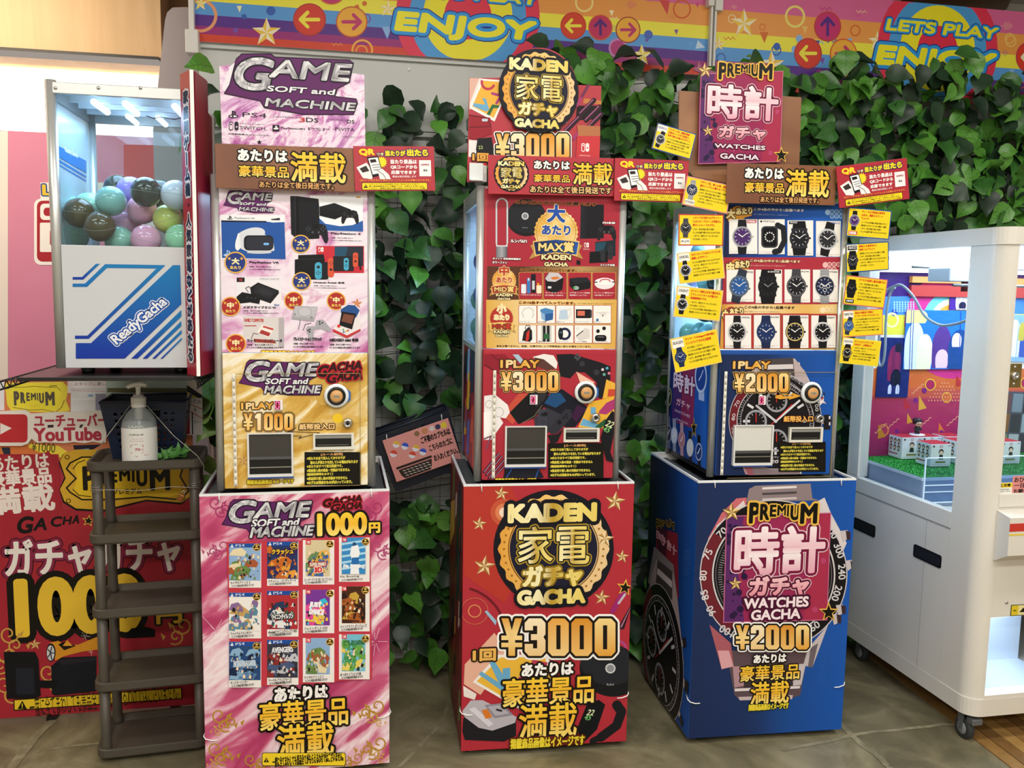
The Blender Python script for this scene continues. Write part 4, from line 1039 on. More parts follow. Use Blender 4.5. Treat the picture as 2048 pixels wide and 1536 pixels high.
    MB().prism([(F - .0012, hm), (F - .0055, hm), (F - .0065, hm - .008), (F - .0012, hm - .012)], x0 + .001, x1 - .001, 'x').build('flap_lip', mat('lip_grey', '48484a', .2), db)
    MB().box(x0 - .004, F - .0075, z0 - .0125, x1 + .006, F, z0 - .0085).build('dispenser_sill', mat('sill_blue', '2a4a90', .35), db)
    # banknote slot
    x0, z1 = L(*pos['slot'][:2]); x1, z0 = L(*pos['slot'][2:])
    fr = MB()
    for a in ((x0 - .006, z0 - .008, x1 + .008, z0), (x0 - .006, z1, x1 + .008, z1 + .004), (x0 - .006, z0, x0, z1), (x1, z0, x1 + .008, z1)): fr.box(a[0], F - .006, a[1], a[2], -.003, a[3])
    sf = fr.build('note_slot_frame', mat('slot_ivory', 'dedbd0', .4), t)
    MB().box(x0, F - .001, z0, x1, F, z1).build('note_slot', M_BLACK, sf)
    MB().box(x0, F - .0035, z1 - (z1 - z0) * .3, x1, F - .001, z1).build('slot_hood', mat('hood_grey', '8a8a86', .4), sf)
    MB().box(x0 + .006, F - .003, z0 + .005, x1 - .008, F - .001, z0 + .006).build('slot_lip', M_STEEL, sf)
    # piano hinge
    hx0, hz1 = L(*pos['hinge'][:2]); hx1, hz0 = L(*pos['hinge'][2:]); hxm = (hx0 + hx1) / 2
    h = MB().box(hxm - .005, F - .002, hz0, hxm + .005, F, hz1, .0008).build('hinge', mat('hinge_ivory', 'e4e0d2', .4), t)
    kn = MB(); n = 16
    for i in range(n):
        a = hz0 + (hz1 - hz0) * (i + .06) / n; c = hz0 + (hz1 - hz0) * (i + .94) / n; kn.cyl((hxm, F - .0026, a), (hxm, F - .0026, c), .003, 8)
    kn.build('knuckles', mat('hinge_ivory'), h)
    dx, dz = L(*pos['digit']); seg_digit(t, dx, dz, F)
    # door outline groove on the coin panel
    if 'door' in pos:
        x0, z1 = L(*pos['door'][:2]); x1, z0 = L(*pos['door'][2:]); g_ = MB()
        for a in ((x0, z0, x1, z0 + .0015), (x0, z1 - .0015, x1, z1), (x1 - .0015, z0, x1, z1)): g_.box(a[0], F - .0012, a[1], a[2], F - .0004, a[3])
        g_.build('door_edge', mat('door_edge', 'a08a5a' if pos.get('warm') else '4a5a80', .4), t)
    l = bpy.data.lights.new('cabinet_lamp', 'AREA'); l.shape = 'RECTANGLE'; l.size = W * .7; l.size_y = D * .6; l.energy = pos.get('lamp', 5); l.color = (.6, .8, 1)
    o = bpy.data.objects.new('cabinet_lamp_light', l); link(o, t); o.location = (0, D / 2, H - .045)
    return t
def onpl(x, y, p, n):
    d = ray(x, y); return CPOS + d * ((np.array(p) - CPOS) @ n) / (d @ n)

PINK_M = ramp_noise('pink_marble_print', [(0, '8c1c48'), (.38, 'b43a68'), (.46, 'c8587f'), (.52, 'e6b4c4'), (.58, 'f6e6ea'), (.66, 'e8c0cc'), (.74, 'b83a66'), (1, '8e2048')], scale=3.2, detail=9, distort=1.6, rough=.36, rotz=.7, stretch=(.55, 1, 2.6), nrough=.5)
PURP_M = ramp_noise('violet_marble_print', [(0, '5e1c5e'), (.36, '8a3a88'), (.44, 'bc74b4'), (.49, 'e4c4e0'), (.54, 'f0e4ee'), (.59, 'd090c0'), (.66, 'a84694'), (1, '7a2a6a')], scale=6, detail=10, distort=1.4, rough=.36, rotz=.6, stretch=(.8, 1, 1.4), nrough=.68)
GOLD_M = ramp_noise('gold_marble_print', [(0, '9a6a1c'), (.36, 'c2912e'), (.46, 'd8b056'), (.52, 'ecd9a4'), (.58, 'f6efdc'), (.66, 'e2c068'), (.76, 'c08a2a'), (1, '8a5a18')], scale=4, detail=9, distort=1.7, rough=.34, rotz=.6, stretch=(.6, 1, 2.0), nrough=.6)
POST_M = ramp_noise('pale_pink_marble_print', [(0, '9a3070'), (.36, 'b85a98'), (.44, 'd498c4'), (.51, 'ecdcea'), (.59, 'f0e8f0'), (.66, 'd080ac'), (1, 'a83a74')], scale=3.4, detail=10, distort=1.5, rough=.3, rotz=.5, stretch=(.7, 1, 1.6), nrough=.62)
RED_F = mat('red_print', 'b02a38', .36)
CHOC = ramp_noise('brown_print', [(0, '4a2a20'), (.45, '7c4c30'), (.7, '9a6840'), (1, '8a5a36')], scale=2, detail=3, rough=.36)

# ---------------- machine 1: pink game machine
B1 = (-.123, 2.60, 0); BW, BD, BH = .545, .52, .885
def sparks(A, cx, cy, seed, col='f8eaf0', n=12, r=60):
    q = random.Random(seed)
    A.many([[(cx + d * .2 * math.cos(a), cy + d * .2 * math.sin(a)), (cx + d * math.cos(a), cy + d * math.sin(a))] for a, d in [(q.uniform(0, 6.28), q.uniform(.2, 1) * r) for _ in range(n)]], 1.6, col)
GAMES = [('PS4', ['8fb0d8', '6a8a4a', 'a85a3a', 'e8d8b0'], '', 'ライザのアトリエ 2', 0), ('PS4', ['2a3a6a', 'c86a2a', '3a2a5a', 'e8a040'], 'クラッシュ', 'クラッシュ・バンディクー 4', 1), ('SW', ['d8c8a0', '4a6ab0', '6a8a5a', 'e8b050'], 'SUPER MARIO 3D', 'スーパーマリオ 3D コレクション', 2), ('SW', ['3a8ac8', 'f2f4f6', '2a6aa8', '9ad0ee'], 'Fit Boxing', 'Fit Boxing', 3),
         ('PS4w', ['e8e0d0', '5a8aa0', 'c8a060', '8a6a9a'], '', 'ファイナルファンタジー', 4), ('PS4', ['b03038', '2a3a5a', 'e8e8e8', '3a6a4a'], 'ウイニングイレブン', 'eFootball ウイニングイレブン 2021', 5), ('SW', ['7a3a9a', 'e8509a', '3ac0e0', 'f4d040'], 'JUST DANCE 2020', 'ジャストダンス 2020', 6), ('SW', ['4a2a1a', 'a85a2a', 'c8a040', '2a1a1a'], '', 'マインクラフト ダンジョンズ', 7),
         ('PS4', ['2a4a7a', '8ab0d0', '1a2a4a', '5a80a8'], 'MONSTER HUNTER', 'モンスターハンター', 8), ('PS4', ['3a3a48', '8a3030', 'c8c8d0', '4a5a80'], 'AVENGERS', 'マーベル アベンジャーズ', 9), ('SW', ['8fb0d8', '6a8a4a', 'a85a3a', 'e8d8b0'], '', 'ライザのアトリエ 2', 10), ('SW', ['7ac0d8', '6aa84a', 'e8d060', '4a9a5a'], 'どうぶつの森', 'あつまれ どうぶつの森', 11)]
def cover(A, x0, y0, x1, y1, g, k):
    """one game card: white card, cover picture in loose shapes, medal"""
    A.rect(x0, y0, x1, y1, 'f0eae6'); A.sub(x0, y0, x1, y1)
    kind, pal, title, name, sd = g; q = random.Random(sd * 7 + 3)
    ps = kind.startswith('PS'); a, b, c, d = (.0, .0, .98, .84) if ps else (.09, .0, .86, .82)
    A.rect(a, b, c, d, pal[0])
    if ps: A.rect(a, b, c, .09, '1f4f9e'); A.text('PS4', a + .2, .02, a + .48, .07, 'e8eef8', (), res=1); mark_ps(A, a + .04, .015, .1, 'e8eef8')
    else: A.rect(a, b, a + .16, .1, 'd8303c'); mark_sw(A, a + .03, .02, .1, .06)
    t0 = .10 if ps else .12
    if kind == 'PS4w': A.rect(a, t0, c, d, 'f0ece6')
    for i in range(10):
        x = q.uniform(a, c - .2); y = q.uniform(t0 + .05, d - .12); w_ = q.uniform(.1, .26)
        if i < 4: y = d - .12 - .09 * i
        A.poly([(max(a, x - w_), y + .1), (max(a, x - w_ * .5), y - .03), (min(c, x + w_ * .6), y - .07), (min(c, x + w_ * 1.3), y + .02), (min(c, x + w_), y + .12)], pal[1 + i % 3])
    if sd in (3,):
        A.rect(a, t0, c, d, pal[0])
        for i in range(5): A.poly([(a, t0 + i * .14), (c, t0 + i * .14 - .08), (c, t0 + i * .14 - .03), (a, t0 + i * .14 + .05)], 'a8d8f0')
        A.poly([(.4, .2), (.62, .16), (.68, .34), (.62, .5), (.66, .82), (.36, .82), (.42, .5), (.36, .36)], pal[1]); A.circ(.5, .14, .06, '2a4a7a', 14); A.poly([(.42, .45), (.64, .44), (.66, .6), (.4, .6)], '2a6ab0')
    else:
        for i in range(56):
            x = q.uniform(a + .06, c - .06); y = q.uniform(t0 + .16, d - .05); w_ = q.uniform(.012, .055)
            A.poly([(x - w_, y + w_ * .6), (x - w_ * .3, y - w_), (x + w_ * .9, y - w_ * .3), (x + w_ * .5, y + w_)], q.choice(pal + ['2a2622', 'f0d8b8']))
    if title:
        ty = {1: .17, 2: .48, 3: .6, 5: .5, 6: .32, 8: .42, 9: .16, 11: .12}.get(sd, .5)
        if sd == 6:
            A.text('JUST', .2, .28, .6, .42, 'f8f4fa', (), wt=.08, rot=-8, res=1); A.text('DANCE', .2, .44, .68, .56, 'f8f4fa', (), wt=.08, rot=-8, res=1); A.text('2020', .46, .58, .7, .66, 'f4d060', (), wt=.06, rot=-8, res=1)
        elif sd == 2: A.text('SUPER MARIO', .22, .5, .74, .57, 'e8e0d0', ((.2, 'c83030'),), wt=.05, res=1); A.text('3D', .36, .6, .62, .72, 'd83030', ((.12, 'f8f4e8'),), wt=.07, res=1)
        else: A.text(title, .14, ty, .84, ty + .1, {1: 'f4c83a', 9: 'e8e8f0', 8: 'c8d8e8', 11: '3a7a4a', 3: 'f4f6fa', 5: 'e8e8e8'}.get(sd, 'fff8e8'), ((.12, '2a2030'),) if sd in (1, 5, 9) else (), wt=.05, res=1)
    A.text(name, .04, .865, min(.95, .04 + len(name) * .062), .905, '2c2826', (), wt=.02, res=1); A.text(ELLIPSIS_ROW, .08, .935, .78, .965, '2c2826', (), wt=.02, res=1)
    A.circ(.86, .09, .125, 'd8a848', 18); A.circ(.86, .09, .1, '1c1812', 18); A.star(.86, .06, .06, 'e8c060'); A.rect(.79, .1, .93, .125, 'e8c060')
    A.end()
def base1_art(A):
    A.frame(zf(390, 970, 410, 1113))
    for x, y, s_, f_ in ((110, 95, 42, 1), (985, 120, 42, -1), (150, 330, 40, -1), (990, 330, 40, 1)): scroll(A, x, y, s_, 'b04a76' if y > 200 else 'a83a6a', f_, 3)
    sparks(A, 110, 790, 3, n=9, r=120); sparks(A, 960, 560, 4, n=22, r=150); sparks(A, 330, 60, 5, n=16, r=120); sparks(A, 980, 850, 6, n=9, r=90)
    logo_game(A, 146, 78, 652, 288, False)
    gacha_gacha(A, 694, 62, 910, 142)
    A.text('1000', 662, 152, 935, 268, GOLDV, ((.1, '1a120a'),), wt=.055); A.text('円', 943, 202, 1005, 258, GOLDV, ((.16, '1a120a'),), wt=.06)
    A.poly([(172, 308), (578, 298), (578, 290), (952, 272), (960, 1052), (765, 1062), (765, 1070), (196, 1098)], 'c23a48')
    k = 0
    X = [(186, 360), (392, 562), (586, 756), (782, 948)]
    Y = [[(315, 555), (305, 545), (297, 538), (283, 523)], [(582, 830), (572, 820), (566, 802), (548, 792)], [(848, 1096), (838, 1082), (828, 1068), (808, 1052)]]
    for r in range(3):
        for c in range(4): cover(A, X[c][0], Y[r][c][0], X[c][1], Y[r][c][1], GAMES[k], k); k += 1
    A.text('あたりは', 430, 1098, 722, 1158, 'fbf8f4', ((.13, '1a120c'),), wt=.06)
    A.text('豪華景品', 350, 1178, 832, 1296, GOLDV, ((.07, '1a120c'),), wt=.018)
    A.text('満載', 445, 1302, 755, 1462, GOLDV, ((.06, '1a120c'),), wt=.018)
    for x, y, f_ in ((130, 1250, 1), (990, 1200, -1), (110, 1430, 1), (1000, 1400, -1)):
        scroll(A, x, y, 48, 'b98a34', f_, 3); scroll(A, x + 8 * f_, y + 60, 26, 'd0a850', -f_, 2)
    scroll(A, 300, 1490, 40, 'b98a34', 1, 4); scroll(A, 880, 1480, 36, 'b98a34', -1, 3)
    A.rr(364, 1448, 818, 1520, 10, '1a1408'); A.rr(367, 1451, 815, 1517, 9, 'f2d22c'); tri_mark(A, 388, 1488, 15)
    A.text('一度に全てまわしても景品全てがもらえるわけではございません。', 420, 1470, 806, 1494, '241e0c', (), wt=.02, res=1)
make_base(B1, 0, BW, BD, BH, 'pink and white printed box base with twelve game cards under the first machine', PINK_M, PINK_M, None, base1_art)
def poster1(A):
    A.frame(zf(400, 370, 380, 1668))
    logo_game(A, 205, 48, 655, 250, False)
    # headset photo card
    A.rect(178, 262, 745, 652, 'eef0f4'); A.poly([(186, 314), (580, 320), (640, 330), (742, 325), (752, 652), (194, 640)], '2456a4'); A.poly([(186, 310), (580, 316), (585, 328), (186, 324)], '14182c')
    mark_ps(A, 240, 270, 46); A.text('PlayStation.VR', 302, 282, 482, 305, '3a3a44', (), wt=.01, res=1); A.poly([(620, 300), (700, 288), (702, 310), (630, 308)], '26262c')
    A.ell(450, 440, 125, 62, 'd8dce4', rot=-.25); A.ell(350, 490, 34, 86, 'e8ecf0', rot=.3); A.poly([(345, 420), (440, 395), (560, 430), (640, 470), (655, 575), (560, 600), (430, 590), (360, 560)], 'd6dbe2')
    A.rr(385, 442, 645, 575, 40, '1c1e28'); A.rr(408, 455, 640, 566, 30, '2c2e3a'); A.rr(558, 508, 606, 528, 8, '7ab8f0'); A.ell(520, 592, 110, 12, 'c8ced6')
    A.line([(340, 430), (320, 500), (330, 570)], 14, 'f0f2f4'); mark_ps(A, 205, 570, 80, '8ab0e0')
    # console box card
    A.rect(962, 88, 1430, 408, 'f4f6fa'); A.poly([(1040, 285), (1100, 340), (1230, 362), (1340, 352), (1430, 312), (1432, 408), (1040, 400)], '2c5ea8'); A.rect(1370, 100, 1412, 114, 'd8a848')
    A.poly([(1050, 190), (1180, 158), (1325, 215), (1185, 300), (1050, 270)], '16181e'); A.poly([(1050, 206), (1185, 232), (1325, 215), (1325, 240), (1185, 302), (1050, 270)], '101218'); pad(A, 1240, 222, 155)
    A.poly([(792, 96), (860, 98), (1040, 122), (1048, 200), (1048, 470), (1040, 470), (860, 480), (800, 430)], '15171d'); A.poly([(840, 100), (866, 100), (870, 475), (845, 470)], '07080b'); A.line([(836, 98), (840, 470)], 3, '3c4048')
    pad(A, 905, 340, 222, '1b1d23')
    medal(A, 885, 518, 84, '大', '263a80'); medal(A, 312, 680, 98, '大', '263a80')
    caption(A, 1148, 415, 262, 82, 'PlayStation 4'); caption(A, 432, 668, 262, 82, 'PlayStation VR')
    A.rect(1022, 535, 1440, 772, 'c8303e'); mark_sw(A, 1038, 545, 46, 42, 'f4f0f0', 'c8303e')
    A.rect(1182, 540, 1432, 712, '28303c'); A.poly([(1182, 540), (1300, 540), (1260, 700), (1182, 700)], '24506a')
    A.poly([(862, 615), (1085, 608), (1095, 650), (1095, 790), (1110, 830), (850, 830), (832, 780), (832, 655), (862, 650)], '14161a'); A.line([(835, 655), (1092, 645)], 3, '3a3c40')
    joycon(A, 1008, 678, 62, 150, '4aa8c8', True); A.rect(1070, 676, 1126, 826, '1c1e24'); joycon(A, 1122, 640, 55, 170, 'd8583c', False)
    A.poly([(1170, 625), (1350, 625), (1350, 755), (1170, 755)], '22242a'); joycon(A, 1262, 640, 44, 110, '4aa8c8', True); joycon(A, 1342, 592, 46, 130, 'd8583c', False); A.line([(1395, 650), (1410, 740)], 14, '1a1c20')
    medal(A, 892, 845, 84, '大', '263a80'); caption(A, 995, 845, 275, 66, 'Nintendo Switch 本体')
    A.poly([(318, 812), (712, 800), (716, 1070), (322, 1060)], 'ece8ee'); A.text('MEGA DRIVE', 525, 815, 696, 836, 'b8b4bc', (), wt=.04, sh=.3, res=1); A.rect(322, 812, 392, 852, '1a1c1e'); A.text('16', 345, 820, 372, 844, 'c83a3a', (), wt=.06, res=1); A.text('SEGA', 650, 1046, 698, 1062, '2a4aa0', (), wt=.06, res=1)
    A.poly([(440, 900), (510, 855), (690, 925), (694, 950), (620, 1040), (450, 980)], '1b1c20'); A.poly([(510, 870), (680, 930), (610, 1000), (470, 940)], '26272c'); A.ell(575, 938, 60, 26, '2f3036', rot=.3)
    A.poly([(322, 980), (370, 940), (470, 960), (530, 1000), (520, 1045), (440, 1030), (350, 1040), (324, 1010)], '131418'); A.line([(425, 940), (400, 905), (430, 890), (445, 910)], 5, '1a1a1e')
    for x in range(3): A.circ(420 + x * 34, 985 + x * 5, 8, '3a3a40', 8)
    caption(A, 378, 1062, 292, 70, 'メガドライブミニ W'); medal(A, 268, 1066, 88, '中', 'ae3030'); medal(A, 822, 1016, 84, '中', 'ae3030'); medal(A, 1196, 1018, 84, '中', 'ae3030')
    A.star3(1378, 1040, 50, 'e8a878', 'c07050')
    A.poly([(378, 1150), (690, 1160), (738, 1165), (738, 1420), (560, 1440), (380, 1330)], 'd9d3d2'); A.poly([(690, 1165), (738, 1165), (738, 1418), (690, 1430)], 'b4aeb2'); A.text('FAMILY COMPUTER', 388, 1172, 560, 1204, 'c0403c', (), wt=.04, res=1); A.rect(388, 1232, 495, 1240, 'b83a3a')
    A.poly([(500, 1290), (545, 1225), (655, 1255), (605, 1345)], 'f0e8e0'); A.poly([(520, 1300), (540, 1270), (620, 1300), (605, 1330)], 'a83a3a'); A.poly([(558, 1235), (648, 1260), (640, 1275), (550, 1248)], 'c04444')
    A.line([(450, 1350), (470, 1300), (510, 1310)], 5, '4a4040'); A.poly([(470, 1350), (640, 1360), (670, 1390), (480, 1380)], 'b8483c')
    caption(A, 412, 1352, 310, 84, 'ファミリーコンピュータ'); medal(A, 315, 1394, 90, '中', 'ae3030')
    A.poly([(832, 1060), (1032, 1068), (1028, 1090), (1000, 1198), (806, 1178), (806, 1160)], 'a8a6ac'); A.poly([(840, 1064), (1030, 1072), (1000, 1170), (812, 1152)], 'bebcc2'); A.ell(920, 1112, 62, 44, 'aaa8ae'); A.ell(920, 1112, 54, 37, 'c6c4ca'); A.circ(832, 1135, 12, '96949a', 10); A.circ(978, 1162, 14, '96949a', 10)
    A.line([(875, 1182), (880, 1200), (862, 1268)], 6, '7c7a80'); A.line([(905, 1275), (925, 1225), (975, 1212)], 7, '6c6a70')
    A.poly([(1025, 1185), (1080, 1180), (1150, 1262), (1135, 1290), (1060, 1262), (1000, 1270), (995, 1375), (965, 1365), (930, 1265), (945, 1240), (1010, 1240)], 'a9a7ae')
    for x, y in ((1050, 1200), (1074, 1210), (1052, 1220), (965, 1268), (962, 1290), (950, 1276)): A.circ(x, y, 8, '35343a', 8)
    caption(A, 820, 1335, 250, 95, 'プレイステーション クラシック')
    A.poly([(1240, 1060), (1300, 1048), (1370, 1055), (1405, 1110), (1410, 1260), (1290, 1345), (1170, 1310), (1165, 1260), (1230, 1200)], 'e9e2e4'); A.poly([(1238, 1090), (1300, 1052), (1360, 1056), (1402, 1100), (1370, 1165), (1235, 1120)], '2a5290'); A.poly([(1245, 1110), (1370, 1130), (1335, 1268), (1222, 1230)], '16161a'); A.poly([(1262, 1130), (1356, 1146), (1332, 1220), (1242, 1196)], '7a4a3a')
    A.poly([(1168, 1262), (1290, 1320), (1408, 1262), (1410, 1280), (1290, 1346), (1166, 1290)], 'c23a40'); A.circ(1218, 1238, 15, 'd83a34', 10)
    for x, y, c in ((1258, 1270, '3a9a5a'), (1285, 1282, 'd8c040'), (1262, 1290, '2a4aa0'), (1300, 1276, 'c83a34')): A.circ(x, y, 8, c, 8)
    caption(A, 1138, 1342, 255, 96, 'NEOGEO mini 本体')
    A.text('掲載商品画像はイメージです', 535, 1452, 1008, 1484, 'f4dc3a', ((.14, '8a2a3a'),), wt=.04, res=1)
def coin1(A):
    A.frame(zf(400, 700, 400, 2048))
    r = random.Random(9)
    for _ in range(10):
        x, y = r.choice([(r.uniform(230, 420), r.uniform(80, 1400)), (r.uniform(1250, 1700), r.uniform(200, 1400)), (r.uniform(600, 1200), r.uniform(480, 900))]); sparks(A, x, y, int(x), 'f6ead0', 8, r.uniform(30, 90))
    A.circ(1410, 700, 52, 'ecc42a', 20); A.star3(440, 1130, 70, 'd8b070', 'b88a48'); A.ell(1260, 490, 70, 80, 'cfa450')
    logo_game(A, 400, 100, 1250, 470, False); gacha_gacha(A, 1205, 118, 1665, 340)
    oneplay(A, 420, 538, 755, 606)
    price(A, 'Y1000', 448, 648, 955, 822, ((.1, '3a2a14'), (.075, 'b08a50'), (.04, '2a1e0c')))
    A.text('紙幣投入口', 1015, 755, 1378, 812, 'f0c98a', ((.14, '4a2e0c'),), wt=.045)
    A.line([(985, 795), (900, 832), (1130, 842), (1225, 846), (1010, 902), (1040, 878), (950, 878)], 7, '3a2a1c')
    rules(A, 1070, 1045, 1648, 1385)
    A.text('掲載商品画像はイメージです', 478, 1330, 962, 1366, 'f0d83a', ((.12, '6a4a10'),), wt=.04, res=1)
def Z1(x, y): return (400 + x * .1953, 700 + y * .1953)
pos1 = dict(zc=.405, button=Z1(1398, 468), lock=Z1(1512, 745), bin=(*Z1(502, 862), *Z1(940, 1262)), slot=(*Z1(1180, 868), *Z1(1550, 985)), hinge=(*Z1(330, 248), *Z1(382, 1395)), digit=Z1(800, 562), door=(*Z1(360, 240), *Z1(1645, 1385)), warm=True, flapm=('smoked_flap', '3c3a36'), lamp=1.5)
LOC1 = (-.121, 2.635, BH + .008)
make_machine(LOC1, 0, .462, .46, .912, 'silver-post capsule machine with pink game poster and gold coin panel', pos1, poster1, coin1, coin_face=GOLD_M, poster_face=POST_M)
# ---------------- machine 2: red appliance machine
YAW = math.radians(-2.8)
B2 = (.6503, 2.6165, 0)
def tilted_pad(A, x, y, w): pad(A, x, y, w, '1a1a20', '54565c', '0e0f12')
def tablet(A, P, off=0):
    A.poly(P, 'f0ece8')
    def q(u, v):
        a = [P[0][i] + (P[1][i] - P[0][i]) * u for i in (0, 1)]; b = [P[3][i] + (P[2][i] - P[3][i]) * u for i in (0, 1)]; return tuple(a[i] + (b[i] - a[i]) * v for i in (0, 1))
    A.poly([q(.06, .08), q(.94, .08), q(.94, .92), q(.06, .92)], 'ecb84a')
    return q
def lipsticks(A, x, y, s, n=3):
    for k in range(n):
        a = x + k * 60 * s; b = y + k * 28 * s
        A.line([(a, b), (a - 70 * s, b + 110 * s)], 34 * s, '2a1824'); A.line([(a - 4 * s, b), (a - 74 * s, b + 110 * s)], 8 * s, 'b87a98')
def base2_art(A):
    A.frame(zf(890, 930, 410, 1039))
    A.poly([(90, 95), (330, 95), (430, 300), (380, 560), (300, 700), (95, 560)], 'b4382e'); A.circ(300, 240, 70, 'c4563a', 30); A.circ(300, 240, 46, 'd88058', 24); A.circ(300, 240, 26, 'f4d8c0', 20)
    for x, y, r in ((285, 145, 38), (174, 298, 38), (200, 512, 56), (862, 184, 54), (898, 464, 36), (795, 672, 42)): A.star3(x, y, r, 'e8cfa0', 'a06c34', 8)
    # cooker arcs, tablet, devices
    A.ring(60, 860, 240, 252, '6c1a26', 40, -75, 60); A.ring(150, 740, 28, 34, 'd88a58', 20); A.ring(150, 740, 66, 70, 'c86a50', 30); A.poly([(200, 742), (212, 736), (262, 790), (256, 812)], '9ab8d0')
    A.poly([(250, 850), (330, 960), (180, 1165), (95, 1110), (100, 1010)], 'e4b098'); A.poly([(92, 1118), (160, 1160), (150, 1190), (95, 1172)], 'e8e0da')
    A.poly([(268, 960), (520, 960), (560, 1090), (400, 1250), (140, 1100)], 'f0ebe6'); A.poly([(280, 975), (505, 972), (540, 1085), (392, 1232), (160, 1095)], 'e9b63e')
    A.poly([(225, 1000), (250, 990), (330, 1120), (290, 1145), (170, 1060), (185, 1045), (270, 1100)], '6aa8cc'); A.poly([(292, 1030), (330, 1025), (330, 1130), (295, 1120)], '6aa8cc'); A.poly([(370, 1075), (470, 1060), (485, 1085), (390, 1110)], 'b03a7a'); A.poly([(440, 985), (520, 1000), (510, 1030), (440, 1020)], 'b83a50')
    lipsticks(A, 960, 720, .9, 4); A.line([(905, 640), (850, 740)], 26, '9a2a70'); A.line([(912, 655), (880, 700)], 12, 'c8b8c8'); A.ring(872, 935, 38, 52, 'b04480', 24, 180, 400)
    A.ell(840, 1040, 160, 132, '15161a', 40, rot=.25); A.ell(825, 1010, 140, 105, '22242a', 36, rot=.2); A.circ(838, 1030, 26, 'cfd2d4', 20); A.circ(838, 1030, 19, '8a8e92', 16); A.text('Robot', 820, 1106, 856, 1116, 'b0b2b4', (), res=1)
    # rice cooker
    A.poly([(92, 1290), (110, 1230), (170, 1200), (360, 1280), (360, 1370), (300, 1400), (100, 1392), (88, 1350)], '1c1a20'); A.poly([(88, 1245), (130, 1192), (190, 1190), (362, 1275), (355, 1305), (240, 1345), (170, 1330), (98, 1275)], 'b9b3bc')
    A.poly([(200, 1215), (290, 1205), (345, 1265), (250, 1282)], '8c8894'); A.poly([(215, 1222), (282, 1214), (325, 1258), (255, 1270)], 'b0acb8'); A.line([(262, 1238), (285, 1244)], 10, '2a2a30'); A.poly([(120, 1235), (150, 1225), (245, 1310), (220, 1325)], 'd8d4dc'); A.poly([(185, 1240), (215, 1235), (240, 1275), (205, 1285)], 'd87a2e')
    # fitness band
    A.poly([(672, 1330), (720, 1210), (780, 1190), (812, 1215), (770, 1340), (710, 1400), (680, 1380)], '101216'); A.line([(790, 1380), (870, 1320), (895, 1250), (870, 1215)], 48, '17191d'); A.line([(750, 1400), (800, 1375)], 38, '17191d')
    A.text('22', 722, 1240, 756, 1268, 'e8ecc0', (), wt=.02, sh=.3, rot=-8, res=1); A.text('45', 708, 1265, 740, 1292, '7ac070', (), wt=.02, sh=.3, rot=-8, res=1)
    logo_kaden(A, 243, 120, 857, 732)
    A.star3(810, 372, 46, 'f0e0b8', 'b88a48', 8); A.star(912, 620, 46, 'e8b04a', 8); A.star(912, 622, 33, '15120e', 8)
    price(A, 'Y3000', 285, 775, 862, 965, ((.115, 'fbf8f4'), (.062, '1a1410')))
    A.text('1回', 140, 932, 258, 990, 'e8b45a', ((.13, '2a1a0c'),), wt=.06)
    A.text('あたりは', 388, 1006, 650, 1060, 'fbf8f4', ((.14, '1a120c'),), wt=.05)
    A.text('豪華景品', 292, 1082, 752, 1202, GOLDV, ((.07, '1a120c'),), wt=.018)
    A.text('満載', 375, 1212, 665, 1372, GOLDV, ((.055, '1a120c'),), wt=.016)
    A.text('掲載商品画像はイメージです', 330, 1384, 705, 1418, 'f0d83a', ((.14, '5a2a10'),), wt=.03, res=1)
def side2_art(A):
    """mirrored appliance print on the left board: tall dark shapes and leaves"""
    A.uv = lambda P: np.asarray(P, float); r = random.Random(5)
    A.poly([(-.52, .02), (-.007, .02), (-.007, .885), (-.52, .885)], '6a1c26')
    for k in range(26):
        u = r.uniform(-.5, -.02); v = r.uniform(.05, .85); w_ = r.uniform(.02, .08)
        A.poly([(u - w_, v - w_ * 1.6), (u + w_ * .8, v - w_ * .6), (u + w_, v + w_ * 1.5), (u - w_ * .4, v + w_)], r.choice(['1a1c22', '2a3038', 'a02a3a', '6a7a3a', 'c8a24a', '2c2a34', '8a2030', 'c8b8b0']))
